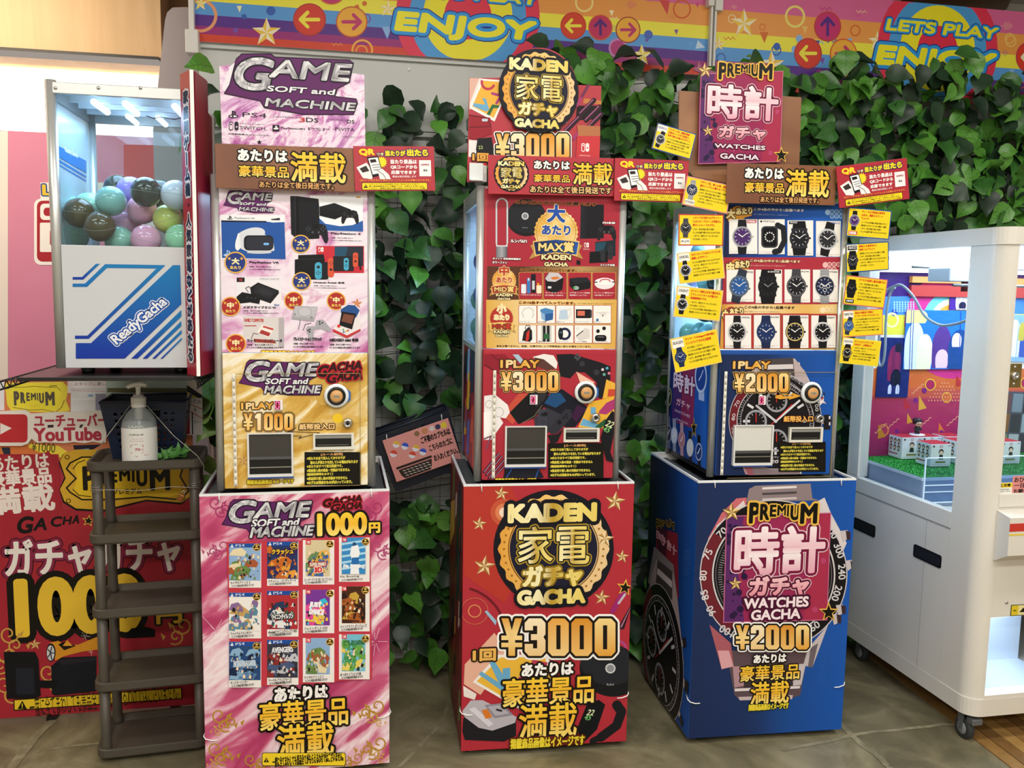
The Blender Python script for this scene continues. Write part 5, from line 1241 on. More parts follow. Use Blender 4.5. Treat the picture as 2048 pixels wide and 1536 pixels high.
def poster2(A):
    A.frame(zf(920, 380, 380, 1717))
    A.rect(246, 50, 1450, 700, 'a82c3c'); A.rect(246, 690, 1450, 1000, '5a3424'); A.grid(560, 690, 1450, 1000, Grad('x', (0, '5a3424'), (.6, 'b8935e'), (1, '8a5e3c')), 10); A.grid(236, 992, 1430, 1478, Grad('x', (0, 'd8a84a'), (.4, 'efd9a0'), (.7, 'e6c47a'), (1, 'd9ab50')), 10)
    # tower fan, robot cleaner, console, handheld
    A.ell(600, 250, 180, 168, '121318', 36); A.ell(600, 240, 172, 150, '1d1f25', 36); A.circ(588, 236, 32, 'c8ccd0', 20); A.circ(588, 236, 22, '7e8288', 16); A.text('Robot', 566, 334, 612, 346, 'b0b2b4', (), res=1)
    P = [(330, 480), (330, 130)] + [(378 + 48 * math.cos(a), 130 + 52 * math.sin(a)) for a in np.linspace(math.pi, 2 * math.pi, 10)] + [(426, 480)]
    A.line(P, 16, 'd6d6dc'); A.line([(p[0] + (5 if p[0] < 378 else -5), p[1] + 4) for p in P], 4, '8a8c94'); A.poly([(322, 470), (342, 500), (412, 500), (432, 470), (428, 520), (328, 520)], 'cfd0d6'); A.grid(326, 512, 426, 610, Grad('x', (0, '6a6c74'), (.5, 'a4a6ae'), (1, '4c4e56')), 4)
    A.text('ダイソン 空気清浄機能付', 294, 610, 548, 634, 'fbf8f6', ((.18, '5a1420'),), wt=.04, res=1); A.text('タワーファン', 292, 642, 425, 668, 'fbf8f6', ((.18, '5a1420'),), wt=.04, res=1); A.text('ルンバ671', 456, 444, 604, 478, 'fbf8f6', ((.18, '5a1420'),), wt=.05, res=1)
    A.poly([(1092, 128), (1300, 132), (1298, 436), (1085, 440)], '13141a'); A.poly([(1092, 128), (1140, 129), (1135, 440), (1085, 440)], '1e2028'); A.line([(1125, 130), (1120, 438)], 4, '08080c'); tilted_pad(A, 1235, 320, 178)
    A.text('PS4本体', 1290, 284, 1402, 310, 'fbf8f6', ((.18, '5a1420'),), wt=.04, res=1); A.text('スイッチ本体', 1266, 666, 1398, 690, 'fbf8f6', ((.18, '5a1420'),), wt=.04, res=1)
    A.poly([(1222, 470), (1405, 452), (1405, 596), (1222, 600)], '1a2630'); A.poly([(1224, 478), (1320, 470), (1290, 560), (1224, 570)], '1f4a5c'); A.poly([(1172, 558), (1335, 552), (1336, 652), (1168, 660)], '101216'); joycon(A, 1268, 536, 40, 106, '2e3036', True); joycon(A, 1338, 500, 42, 130, '2e3036', False); mark_sw(A, 1122, 475, 42, 44, 'f0e8e8', 'a82c3c'); A.text('SWITCH', 1114, 528, 1168, 542, 'f0dcdc', (), res=1)
    A.poly([(1054, 630), (1090, 640), (1086, 680), (1050, 672)], '1a1418')
    def rosette(cx, cy, r, disc, rib, ch, c1, word, c2, sc=1):
        A.ring(cx, cy, r * .1, r * 1.0, disc, 100, wob=.03, wn=30); A.circ(cx, cy, r * .5, disc, 20); A.ring(cx, cy, r * .9, r * .915, 'a06a28', 50)
        A.poly([(cx - r * 1.2, cy + r * .62), (cx - r * .9, cy + r * .5), (cx - r * .8, cy + r * 1.1), (cx - r * 1.25, cy + r * 1.25), (cx - r * 1.05, cy + r * .9)], 'b9904e'); A.poly([(cx + r * 1.2, cy + r * .62), (cx + r * .9, cy + r * .5), (cx + r * .8, cy + r * 1.1), (cx + r * 1.25, cy + r * 1.25), (cx + r * 1.05, cy + r * .9)], 'b9904e')
        A.poly([(cx - r * 1.08, cy + r * .42), (cx, cy + r * .3), (cx + r * 1.08, cy + r * .42), (cx + r * .98, cy + r * 1.1), (cx, cy + r * .98), (cx - r * .98, cy + r * 1.1)], 'e8c070'); A.poly([(cx - r * 1.03, cy + r * .47), (cx, cy + r * .35), (cx + r * 1.03, cy + r * .47), (cx + r * .93, cy + r * 1.04), (cx, cy + r * .93), (cx - r * .93, cy + r * 1.04)], rib)
        A.text(ch, cx - r * .42, cy - r * 1.28, cx + r * .42, cy - r * .42, c1, ((.04, 'f4e4b0'),), wt=.05); A.text('あたり', cx - r * .66, cy - r * .34, cx + r * .66, cy + r * .16, c1, ((.07, 'f4e4b0'),), wt=.05)
        A.text(word, cx - r * .82, cy + r * .42, cx + r * .82, cy + r * .95, c2, ((.07, '2a1a10'),), wt=.04)
        A.text('KADEN', cx - r * .68, cy + r * 1.02, cx + r * .68, cy + r * 1.3, 'f0e0a8', ((.16, '2a1a10'),), wt=.07, res=1); A.text('GACHA', cx - r * .55, cy + r * 1.38, cx + r * .55, cy + r * 1.6, 'f0e0a8', ((.16, '2a1a10'),), wt=.07, res=1)
    rosette(868, 380, 196, Grad('d', (0, 'f2d890'), (.5, 'dba848'), (1, 'f4e0a8')), Grad('x', (0, '16244e'), (1, '2558a8')), '大', '2450a8', 'MAX賞', 'f2d48a')
    A.text('この4品の中から1品選べます', 498, 92, 1238, 146, '1a100c', ((.12, 'c06a3a'),), wt=.04, res=1)
    rosette(398, 822, 108, Grad('d', (0, 'f2cc78'), (.5, 'e0a040'), (1, 'f4d898')), 'b23a30', '中', 'b8402c', 'MID賞', 'f2cc80')
    rosette(375, 1160, 104, 'b4302c', 'e6bc68', '小', 'f0e0b0', 'MIN賞', 'b8382c')
    A.text('この4品すべて入っています。', 545, 708, 1055, 742, '1a100c', ((.1, 'c8803a'),), wt=.04, res=1); A.text('当たりは個別の対応がすでに出している場合があります', 1070, 730, 1400, 744, '3a2418', (), res=1)
    A.text('この10品すべて入っています。', 532, 1004, 1040, 1036, '3a1c10', ((.1, 'd89040'),), wt=.04, res=1); A.text('当たりは個別の対応がすでに出している場合があります', 1062, 1020, 1390, 1034, '3a2418', (), res=1)
    for k in range(4):
        x = 534 + k * 221; A.rr(x - 4, 742, x + 211, 990, 14, 'd8a050'); A.rr(x, 746, x + 207, 986, 12, 'a82a38')
    A.rect(640, 760, 684, 930, '1a1a20'); A.rect(650, 820, 674, 900, 'cfd4da'); A.rr(604, 795, 634, 935, 10, '3a7ac0'); A.rr(552, 850, 596, 935, 10, 'e0e8f0'); A.rr(690, 860, 735, 935, 10, 'f0e4c8'); A.rect(696, 840, 714, 862, 'e8a030'); A.rect(612, 795, 626, 820, 'cfe0f0')
    A.poly([(768, 790), (800, 745), (900, 752), (935, 800), (925, 900), (850, 935), (775, 905)], '17161a'); A.poly([(768, 800), (805, 745), (890, 750), (930, 790), (860, 830), (790, 825)], 'c8c4ca'); A.poly([(815, 790), (880, 780), (900, 800), (840, 812)], 'd87a34'); A.rr(792, 870, 825, 890, 6, 'd8d8dc')
    A.poly([(988, 800), (1060, 790), (1150, 790), (1180, 840), (1175, 890), (1040, 915), (990, 870)], '15161b'); A.poly([(988, 800), (1060, 792), (1150, 792), (1175, 825), (1040, 850)], '22242a'); A.ell(1048, 885, 26, 18, '9ab0a8'); A.ell(1030, 882, 10, 9, '38a050')
    A.ell(1305, 845, 90, 52, 'e8e4e6'); A.ell(1305, 828, 88, 32, 'f6f2f2'); A.line([(1262, 830), (1275, 812), (1310, 806), (1345, 812), (1356, 828)], 9, 'c84a5a'); A.rect(1210, 828, 1240, 838, '3a3438'); A.rect(1372, 826, 1400, 836, '3a3438')
    for k, (s1, s2) in enumerate((('ソーダストリーム スターターキット', ''), ('ライスクッカー', '圧力炊飯 5.5合炊き'), ('メガネ型 コードレス掃除機', '高画質ホームシアター'), ('ティファール 電気圧力なべ', '1台8役クッカー'))):
        x = 540 + k * 221; A.text(s1, x + 8, 940 if s2 == '' else 922, x + 190, 956 if s2 == '' else 936, 'f8ecec', (), wt=.03, res=1)
        if s2: A.text(s2, x + 8, 944, x + 170, 958, 'f8ecec', (), wt=.03, res=1)
    for j in range(2):
        for k in range(5):
            x = 528 + k * 168 - j * 2; y = 1040 + j * 178; A.rr(x, y, x + 166, y + 168, 8, 'b03028'); A.rr(x + 4, y + 4, x + 162, y + 164, 6, 'f4f0ec')
    A.line([(575, 1150), (560, 1110), (580, 1072), (625, 1062), (660, 1085), (664, 1130), (650, 1150)], 9, 'd2cec8')
    A.poly([(724, 1080), (770, 1065), (845, 1085), (840, 1110), (768, 1125), (726, 1102)], '4a86c0'); A.poly([(730, 1108), (765, 1120), (770, 1180), (735, 1165)], '8ab4dc'); A.poly([(766, 1122), (842, 1110), (838, 1170), (770, 1186)], '2c5c9c')
    A.poly([(902, 1080), (965, 1072), (978, 1168), (890, 1170)], 'bcd0e4'); A.poly([(902, 1062), (960, 1058), (966, 1080), (900, 1086)], 'e8ecf0'); A.line([(965, 1085), (995, 1072), (1000, 1120), (975, 1160)], 12, 'e4ded8')
    A.rect(1046, 1078, 1176, 1158, '1c1a1e'); A.rect(1060, 1092, 1126, 1136, 'd8705a'); A.poly([(1176, 1078), (1190, 1086), (1190, 1150), (1176, 1158)], '3a383e')
    A.line([(1232, 1108), (1345, 1104)], 5, 'd4ccc8'); A.ell(1290, 1118, 30, 18, 'e0dad6'); A.circ(1288, 1136, 6, '2a2a30', 8); A.poly([(1228, 1166), (1250, 1160), (1250, 1186), (1230, 1186)], '2a6aa8')
    A.poly([(560, 1360), (575, 1280), (620, 1235), (650, 1270), (652, 1350), (630, 1372)], '1c1a1c'); A.poly([(592, 1362), (600, 1290), (628, 1262), (622, 1340), (612, 1368)], 'c8342e'); A.ring(612, 1245, 20, 26, '4a484c', 16)
    A.rect(735, 1225, 825, 1372, 'c8c8c4'); A.rect(748, 1225, 772, 1370, '1a1c1c'); A.rect(784, 1225, 808, 1370, '1a1c1c'); A.rect(756, 1300, 800, 1345, '2c6a40')
    A.ring(945, 1300, 34, 56, '1c2448', 24); A.ell(908, 1298, 22, 54, '14161e'); A.text('15', 900, 1280, 918, 1294, '8ad0f0', (), res=1)
    A.poly([(1048, 1330), (1130, 1245), (1168, 1260), (1172, 1340), (1080, 1362)], 'dcd6d0'); A.line([(1052, 1318), (1110, 1272)], 8, '3a3638'); A.ring(1062, 1250, 8, 11, 'c4beb8', 10)
    A.circ(1245, 1275, 17, '15151a', 12); A.circ(1300, 1250, 17, '15151a', 12); A.rr(1218, 1310, 1322, 1366, 24, '15151a'); A.rect(1240, 1326, 1298, 1330, 'a8a8ac')
    rows = ['ネッククーラー', '卓上冷蔵庫', '電気ケトル', 'オーブントースター', 'ドローン', 'スポーツボトル', '電動シェーバー', 'スマートバンド', 'ハンディ掃除機', 'ワイヤレスイヤホン']
    for k in range(10): x = 538 + (k % 5) * 168; y = 1176 + (k // 5) * 178; A.text(rows[k], x, y + 8, x + 18 * len(rows[k]) * .8, y + 22, '2a2624', (), res=1)
    A.text('●色は選べません。廃番、在庫状況により同等商品に変わる場合ございます。', 330, 1400, 1185, 1424, '3a2410', (), wt=.03, res=1); A.text('●注意書きを確認の上PLAYしてください。●返金、返品、商品の交換の対応はいたしません。', 330, 1436, 1340, 1460, '3a2410', (), wt=.03, res=1)
def coin2(A):
    A.frame(zf(900, 700, 400, 2048))
    A.rect(340, 30, 1700, 1350, 'ac2e3c')
    A.poly([(345, 45), (560, 45), (700, 160), (470, 230), (350, 160)], '8e2030'); A.line([(350, 150), (520, 250), (600, 330)], 8, '4a1420'); A.line([(420, 40), (470, 90), (640, 150)], 6, '5a1824'); A.poly([(640, 45), (700, 45), (790, 150), (740, 165)], 'a8c0d4')
    A.poly([(850, 70), (960, 40), (1060, 55), (1102, 130), (1090, 190), (1000, 200), (900, 160)], 'ece6e2'); A.poly([(860, 75), (960, 95), (1080, 190), (990, 205), (870, 160)], '5a3a34')
    A.poly([(1090, 45), (1250, 40), (1550, 130), (1645, 170), (1640, 330), (1590, 470), (1540, 500), (1490, 460), (1500, 330), (1380, 230), (1290, 225), (1230, 290), (1130, 270), (1110, 150)], '1a1a20'); A.circ(1352, 142, 28, '33343a', 18); A.circ(1500, 228, 30, '33343a', 18)
    for x, y, c in ((1562, 200, 'd8c8d0'), (1608, 186, '58a8c0'), (1628, 238, 'd87a90'), (1578, 250, '6ab0a0'), (1285, 75, '4a4c52'), (1325, 75, '4a4c52'), (1305, 50, '4a4c52'), (1305, 95, '4a4c52')): A.circ(x, y, 15, c, 10)
    A.poly([(560, 620), (700, 450), (810, 440), (820, 520), (640, 760), (570, 700)], 'c4503e'); A.poly([(610, 640), (820, 430), (1020, 420), (980, 560), (860, 700), (700, 760)], '141418'); A.poly([(820, 430), (1000, 420), (960, 520), (880, 590)], '2e2c32'); A.line([(960, 540), (860, 680), (740, 745)], 5, '8a8068')
    A.poly([(1040, 430), (1150, 400), (1430, 600), (1280, 790), (1180, 790), (940, 560)], '151824'); A.poly([(1040, 430), (1130, 440), (1190, 520), (1080, 590), (965, 545)], '1c4a78'); A.poly([(1300, 560), (1400, 600), (1290, 740), (1240, 680)], '3a1a3c')
    A.poly([(860, 700), (990, 590), (1140, 660), (1000, 850), (870, 790)], '34343e'); joycon(A, 900, 600, 90, 220, '3c3c48', True); A.poly([(1000, 820), (1180, 600), (1240, 610), (1250, 680), (1100, 850), (1040, 860)], '2e2e38'); A.circ(1120, 740, 24, '15161a', 12); A.circ(975, 655, 24, '15161a', 12)
    for x, y in ((1170, 680), (1200, 690), (1190, 660), (1160, 700)): A.circ(x, y, 10, '101014', 8)
    A.poly([(1000, 870), (1100, 860), (1160, 800), (1100, 940), (1030, 960)], '1a1a20')
    A.poly([(350, 470), (460, 455), (590, 560), (612, 640), (570, 700), (510, 690), (545, 745), (420, 920), (345, 920)], 'ece8e8'); A.ring(400, 555, 34, 42, 'c0bcbc', 20); A.ring(500, 635, 44, 52, 'c0bcbc', 20); A.poly([(345, 640), (420, 620), (480, 700), (400, 860), (345, 900)], 'f6f4f4')
    A.poly([(1430, 530), (1680, 480), (1690, 700), (1560, 800), (1310, 790)], 'e6b03a'); A.poly([(1440, 585), (1492, 585), (1492, 640), (1440, 660)], '6aa8d0'); A.poly([(1360, 700), (1520, 760), (1500, 800), (1330, 770)], '6aa8d0'); A.poly([(1600, 540), (1690, 500), (1690, 600), (1600, 660), (1520, 650), (1530, 620)], 'a83a70'); A.poly([(1480, 790), (1590, 700), (1600, 760), (1540, 800)], '2a5a3a'); A.poly([(1600, 300), (1690, 340), (1690, 480), (1560, 500)], 'e8b040'); A.poly([(1620, 400), (1690, 400), (1690, 470), (1610, 480)], 'c84a34'); A.poly([(1290, 220), (1480, 330), (1430, 400), (1330, 330)], 'e8b8a0')
    A.poly([(1590, 720), (1660, 620), (1690, 640), (1690, 860), (1640, 1040), (1690, 1120), (1690, 1150), (1600, 1130), (1580, 1060), (1540, 900)], '14161c'); A.text('22', 1600, 725, 1675, 790, 'dfe6b0', (), wt=.02, sh=.3, rot=-20, res=1); A.text('45', 1568, 785, 1636, 840, '7ac070', (), wt=.02, sh=.3, rot=-20, res=1)
    for k in range(4): A.line([(345 + k * 26, 1250 + k * 30), (500 + k * 26, 1060 + k * 34)], 26, '3a1c30'); A.line([(350 + k * 26, 1246 + k * 30), (505 + k * 26, 1056 + k * 34)], 7, 'c08aa4')
    A.poly([(560, 1210), (900, 1200), (960, 1300), (900, 1350), (540, 1350)], '1a1c28'); A.line([(580, 1300), (640, 1205)], 10, '2a5ab0'); A.line([(870, 1340), (910, 1210)], 10, '2a5ab0')
    A.line([(350, 910), (420, 880), (370, 1010)], 14, '7a4a60')
    oneplay(A, 515, 100, 915, 185)
    price(A, 'Y3000', 522, 222, 1108, 420, ((.1, '2a1c10'), (.08, 'd8b070'), (.045, '1a120a')))
    rules(A, 1003, 952, 1570, 1308)
    A.text('掲載商品画像はイメージです', 460, 1312, 884, 1342, 'f0d83a', ((.12, '5a2a10'),), wt=.04, res=1)
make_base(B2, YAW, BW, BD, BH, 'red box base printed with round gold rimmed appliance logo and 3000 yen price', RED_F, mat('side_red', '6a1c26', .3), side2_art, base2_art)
def Z2(x, y): return (900 + x * .1953, 700 + y * .1953)
pos2 = dict(zc=.417, button=Z2(1388, 432), lock=Z2(1485, 690), bin=(*Z2(580, 790), *Z2(965, 1165)), slot=(*Z2(1182, 812), *Z2(1500, 912)), hinge=(*Z2(440, 208), *Z2(460, 1312)), digit=Z2(852, 508), flapm=('smoked_flap', '3c3a36'), lamp=4)
LOC2 = (.650, 2.652, BH + .008)
def sidelow2(A):
    A.uv = lambda P: np.asarray(P, float); r = random.Random(8)
    A.poly([(-.46, .0), (0, .0), (0, .42), (-.46, .42)], '8e2434')
    for k in range(22):
        u = r.uniform(-.45, -.03); v = r.uniform(.03, .38); w_ = r.uniform(.02, .06)
        A.poly([(u - w_, v - w_ * 1.3), (u + w_ * .5, v - w_), (u + w_, v + w_ * 1.4), (u - w_ * .4, v + w_)], r.choice(['1a1c28', '2a5ab0', 'e6b03a', '2a3a50', '8ab0d0', '6a1c30', 'c84a34', '2c2a34']))
make_machine(LOC2, YAW, .47, .46, .912, 'silver-post capsule machine with red appliance prize poster and 3000 yen coin panel', pos2, poster2, coin2, side_low=mat('side_red', '6a1c26', .3), side_art=sidelow2, coin_face=RED_F, poster_face=RED_F)

# ---------------- machine 3: blue watch machine
B3 = (1.4028, 2.572, 0)
BLUE_F = mat('blue_print', '1a4fa0', .34)
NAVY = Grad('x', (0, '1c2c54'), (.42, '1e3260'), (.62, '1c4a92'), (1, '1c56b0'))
def scribble(A, x, y, s, col, n=5, seed=1):
    r = random.Random(seed)
    for k in range(n):
        P = [(x + s * (.3 * t + .25 * math.sin(2.1 * t + k)), y + s * (k * .9 + .4 * math.cos(1.7 * t + k * 2))) for t in np.linspace(0, 7, 22)]; A.line(P, s * .06, col, rnd=False)
def base3_art(A):
    A.frame(zf(1250, 930, 470, 1267))
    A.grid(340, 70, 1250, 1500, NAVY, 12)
    scribble(A, 1040, 960, 22, '2c66b8', 12, 2); scribble(A, 560, 110, 16, '2a4478', 3, 3)
    cx, cy, R = 800, 590, 398
    # bracelet
    A.poly([(655, 200), (668, 130), (700, 112), (900, 104), (1000, 100), (1010, 180), (1050, 190)], '8d7d80')
    for k in range(3): A.poly([(740, 120 + k * 30), (925, 112 + k * 30), (925, 124 + k * 30), (740, 132 + k * 30)], ('e2dadb', '4c4448', 'c8bcbe')[k])
    A.poly([(545, 1000), (985, 1000), (945, 1240), (905, 1255), (620, 1270), (590, 1240)], '5c4a50'); A.poly([(580, 1085), (640, 1085), (640, 1190), (590, 1200)], 'b08a92'); A.poly([(905, 1075), (975, 1070), (950, 1185), (905, 1190)], 'c6bcc0'); A.poly([(590, 1205), (945, 1190), (940, 1204), (592, 1220)], 'e0d6d8'); A.poly([(610, 1250), (905, 1240), (900, 1262), (618, 1268)], 'c4b4b8'); A.poly([(640, 1085), (905, 1075), (905, 1190), (640, 1200)], '3c3238')
    A.poly([(445, 400), (520, 260), (600, 180), (655, 175), (655, 260), (560, 420)], 'c86a72'); A.poly([(490, 330), (640, 190), (660, 260), (560, 380)], 'ded2d2'); A.poly([(1030, 200), (1075, 175), (1110, 260), (1195, 420), (1150, 520), (1040, 300)], 'd8d0d2'); A.poly([(455, 860), (520, 1100), (585, 1085), (570, 960)], 'a85a64'); A.poly([(520, 1100), (585, 1085), (560, 1000), (500, 1000)], 'd8a0a6'); A.poly([(1095, 860), (1010, 1090), (960, 1080), (985, 990)], 'c2b8bc'); A.poly([(1040, 960), (1010, 1090), (985, 1088), (1000, 985)], '6c6268')
    A.circ(cx, cy, R, 'cdc5c8', 64); A.circ(cx, cy, R * .985, '131216', 64); q = A.asp()
    A.ring(cx, cy, R * .84, R * .98, '6c222c', 40, 128, 215); A.ring(cx, cy, R * .815, R * .835, 'd2ced0', 64); A.ring(cx, cy, R * .78, R * .79, '6e6a70', 64); A.circ(cx, cy, R * .77, '1a191d', 50)
    A.many([[(cx + R * t * math.cos(k * math.pi / 70), cy + R * t * math.sin(k * math.pi / 70) * q) for t in (.70 if k % 5 else .66, .75)] for k in range(140)], 2.2, 'b8b6ba')
    for t, x, y, ro in (('70', 520, 362, 45), ('75', 445, 480, 65), ('80', 420, 595, 86), ('85', 428, 700, 105), ('90', 462, 785, 122), ('100', 545, 893, 150), ('60', 1020, 868, 35), ('00', 1118, 368, -50), ('300', 1152, 460, -68), ('240', 1168, 575, -85), ('200', 1140, 690, -105)):
        A.text(t, x - 13 * len(t), y - 19, x + 13 * len(t), y + 19, 'd8d4d8', (), wt=.02, rot=ro, res=1)
    for a, b in ((1180, 390), (1205, 550), (1155, 790), (1130, 840)):
        A.poly([(a - 20, b - 35), (a + 18, b - 40), (a + 30, b + 5), (a - 5, b + 20)], 'c8bec2'); A.poly([(a + 8, b - 38), (a + 34, b - 30), (a + 34, b + 10), (a + 14, b + 12)], '3a2a30')
    logo_tokei(A, 520, 190, 1110, 850)
    price(A, 'Y2000', 592, 858, 985, 988, ((.12, 'fbf8f4'), (.065, '1a1410')))
    A.text('あたりは', 688, 1018, 862, 1056, 'fbf8f4', ((.15, '1a120c'),), wt=.05); A.text('豪華景品', 622, 1084, 938, 1152, GOLDV, ((.075, '1a120c'),), wt=.018); A.text('満載', 678, 1170, 880, 1282, GOLDV, ((.06, '1a120c'),), wt=.018)
    A.text('掲載商品画像はイメージです', 664, 1290, 880, 1312, 'f0d83a', ((.1, '2a3a10'),), wt=.04, res=1)
def side3_art(A):
    A.frame(zf(1250, 930, 470, 1267))
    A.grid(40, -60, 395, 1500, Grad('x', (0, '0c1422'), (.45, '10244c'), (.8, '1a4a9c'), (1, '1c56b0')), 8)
    A.poly([(168, 330), (285, 370), (290, 720), (200, 655), (170, 470)], '8c2436'); A.poly([(168, 330), (230, 350), (215, 600), (185, 560)], '4a1c34')
    A.uvs = None
    A.text('時計', 172, 345, 280, 500, 'e2a8b4', ((.05, '4a0c24'),), wt=.03, res=1); A.text('ガチャ', 190, 505, 268, 585, 'e0909c', (), wt=.04, res=1); A.text('WATCHES', 186, 590, 262, 625, 'd8b8c0', (), res=1); A.text('GACHA', 200, 640, 262, 672, 'd8b8c0', (), res=1); premium_word(A, 172, 290, 270, 350, '14120e', 'c8a040')
    scribble(A, 320, 460, 16, '3c72c0', 10, 4)
    # giant chronograph in steep view; true proportions live on the board
    cu, cv = A.m([(195, 1010)])[0]; R = .245
    B = A.fr; uvf = A.uv; A.uv = lambda P: np.asarray(P, float) * [1, -1]; A.fr = (0, 0, 1, 1)
    A.clip = (-BD, .022, -.0065, BH)
    A.poly([(cu - .12, -(cv + .36)), (cu + .1, -(cv + .36)), (cu + .18, -(cv + .2)), (cu - .18, -(cv + .2))], '8a8286')
    chrono(A, cu, -cv, R, True, rot=0)
    A.uv = uvf; A.fr = B
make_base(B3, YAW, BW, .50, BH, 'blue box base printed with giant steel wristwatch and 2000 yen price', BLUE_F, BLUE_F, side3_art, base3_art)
WL = [  # brand print, watch arguments: rows of the poster
    [('DIESEL', dict(dial='4a2a6a', case='b8bac0', strap='1a1a1e', bez='8a8c92', st=.5)), ('WATCH', 'apple'), ('GUCCI', dict(dial='1c1d24', case='2c2d34', strap='141418', st=.75)), ('SEIKO', dict(dial='2c2d32', case='c4c6ca', strap='17171b', rot=12))],
    [('HAMILTON', dict(dial='2c5a9c', case='5a6678', strap='2a3a54', rot=14, band=True)), ('G-SHOCK', dict(dial='15161a', case='1c1d22', strap='131418', st=.8, hands='8a8c90', mark='4a4c50')), ('A|X', dict(dial='1e1e24', case='5a5860', strap='4a4850', band=True)), ('CITIZEN', dict(dial='20294a', case='c8c8ce', strap='c2c4c8', band=True, bez='1c1e28', sub=3))],
    [('CHURCHILL', dict(dial='15161a', case='c4c4c8', strap='1a1a1e', st=.45)), ('SKAGEN', dict(dial='1e3264', case='26365c', strap='1e2c50', st=.55)), ('NIXON', dict(dial='17161a', case='17161a', strap='17161a', bez='d8c070', st=.7)), ('ORIENT', dict(dial='16161a', case='cfcfd4', strap='18181c', st=.5))]]
def brand(A, s, x, y, w, h):
    if s == 'DIESEL': A.rect(x, y, x + w, y + h, 'c8303a'); A.text(s, x + w * .06, y + h * .15, x + w * .94, y + h * .85, 'f6f0f0', (), wt=.06, res=1)
    elif s in ('GUCCI', 'G-SHOCK'): A.rect(x, y, x + w, y + h, '17171b'); A.text(s, x + w * .1, y + h * .15, x + w * .9, y + h * .75, 'f0f0f0', (), wt=.04, res=1)
    elif s == 'WATCH': A.circ(x + w * .08, y + h * .5, h * .32, '1a1a1e', 12); A.text(s, x + w * .2, y + h * .15, x + w * .98, y + h * .85, '1a1a1e', (), res=1)
    else: A.text(s, x, y + h * .2, x + w, y + h * .8, {'SEIKO': '3a5aa0'}.get(s, '4a4a50'), (), wt=.02, res=1)
def any_watch(A, spec, cx, cy, r):
    if spec == 'apple':
        A.line([(cx + r * .7, cy - r * 1.2), (cx + r * 1.3, cy - r * .9), (cx + r * 1.4, cy + r * .4), (cx + r * .9, cy + r * 1.4), (cx + r * .4, cy + r * 1.5)], r * .55, '202126')
        A.rr(cx - r * .95, cy - r * 1.1, cx + r * .75, cy + r * 1.1, r * .4, '3a3c42'); A.rr(cx - r * .8, cy - r * .95, cx + r * .6, cy + r * .95, r * .3, '0c0c10')
        for k in range(12): a = math.radians(30 * k); A.circ(cx - r * .1 + r * .45 * math.cos(a), cy + r * .45 * math.sin(a), r * .08, 'e8e8ec', 6)
    else: watch(A, cx, cy, r, **spec)
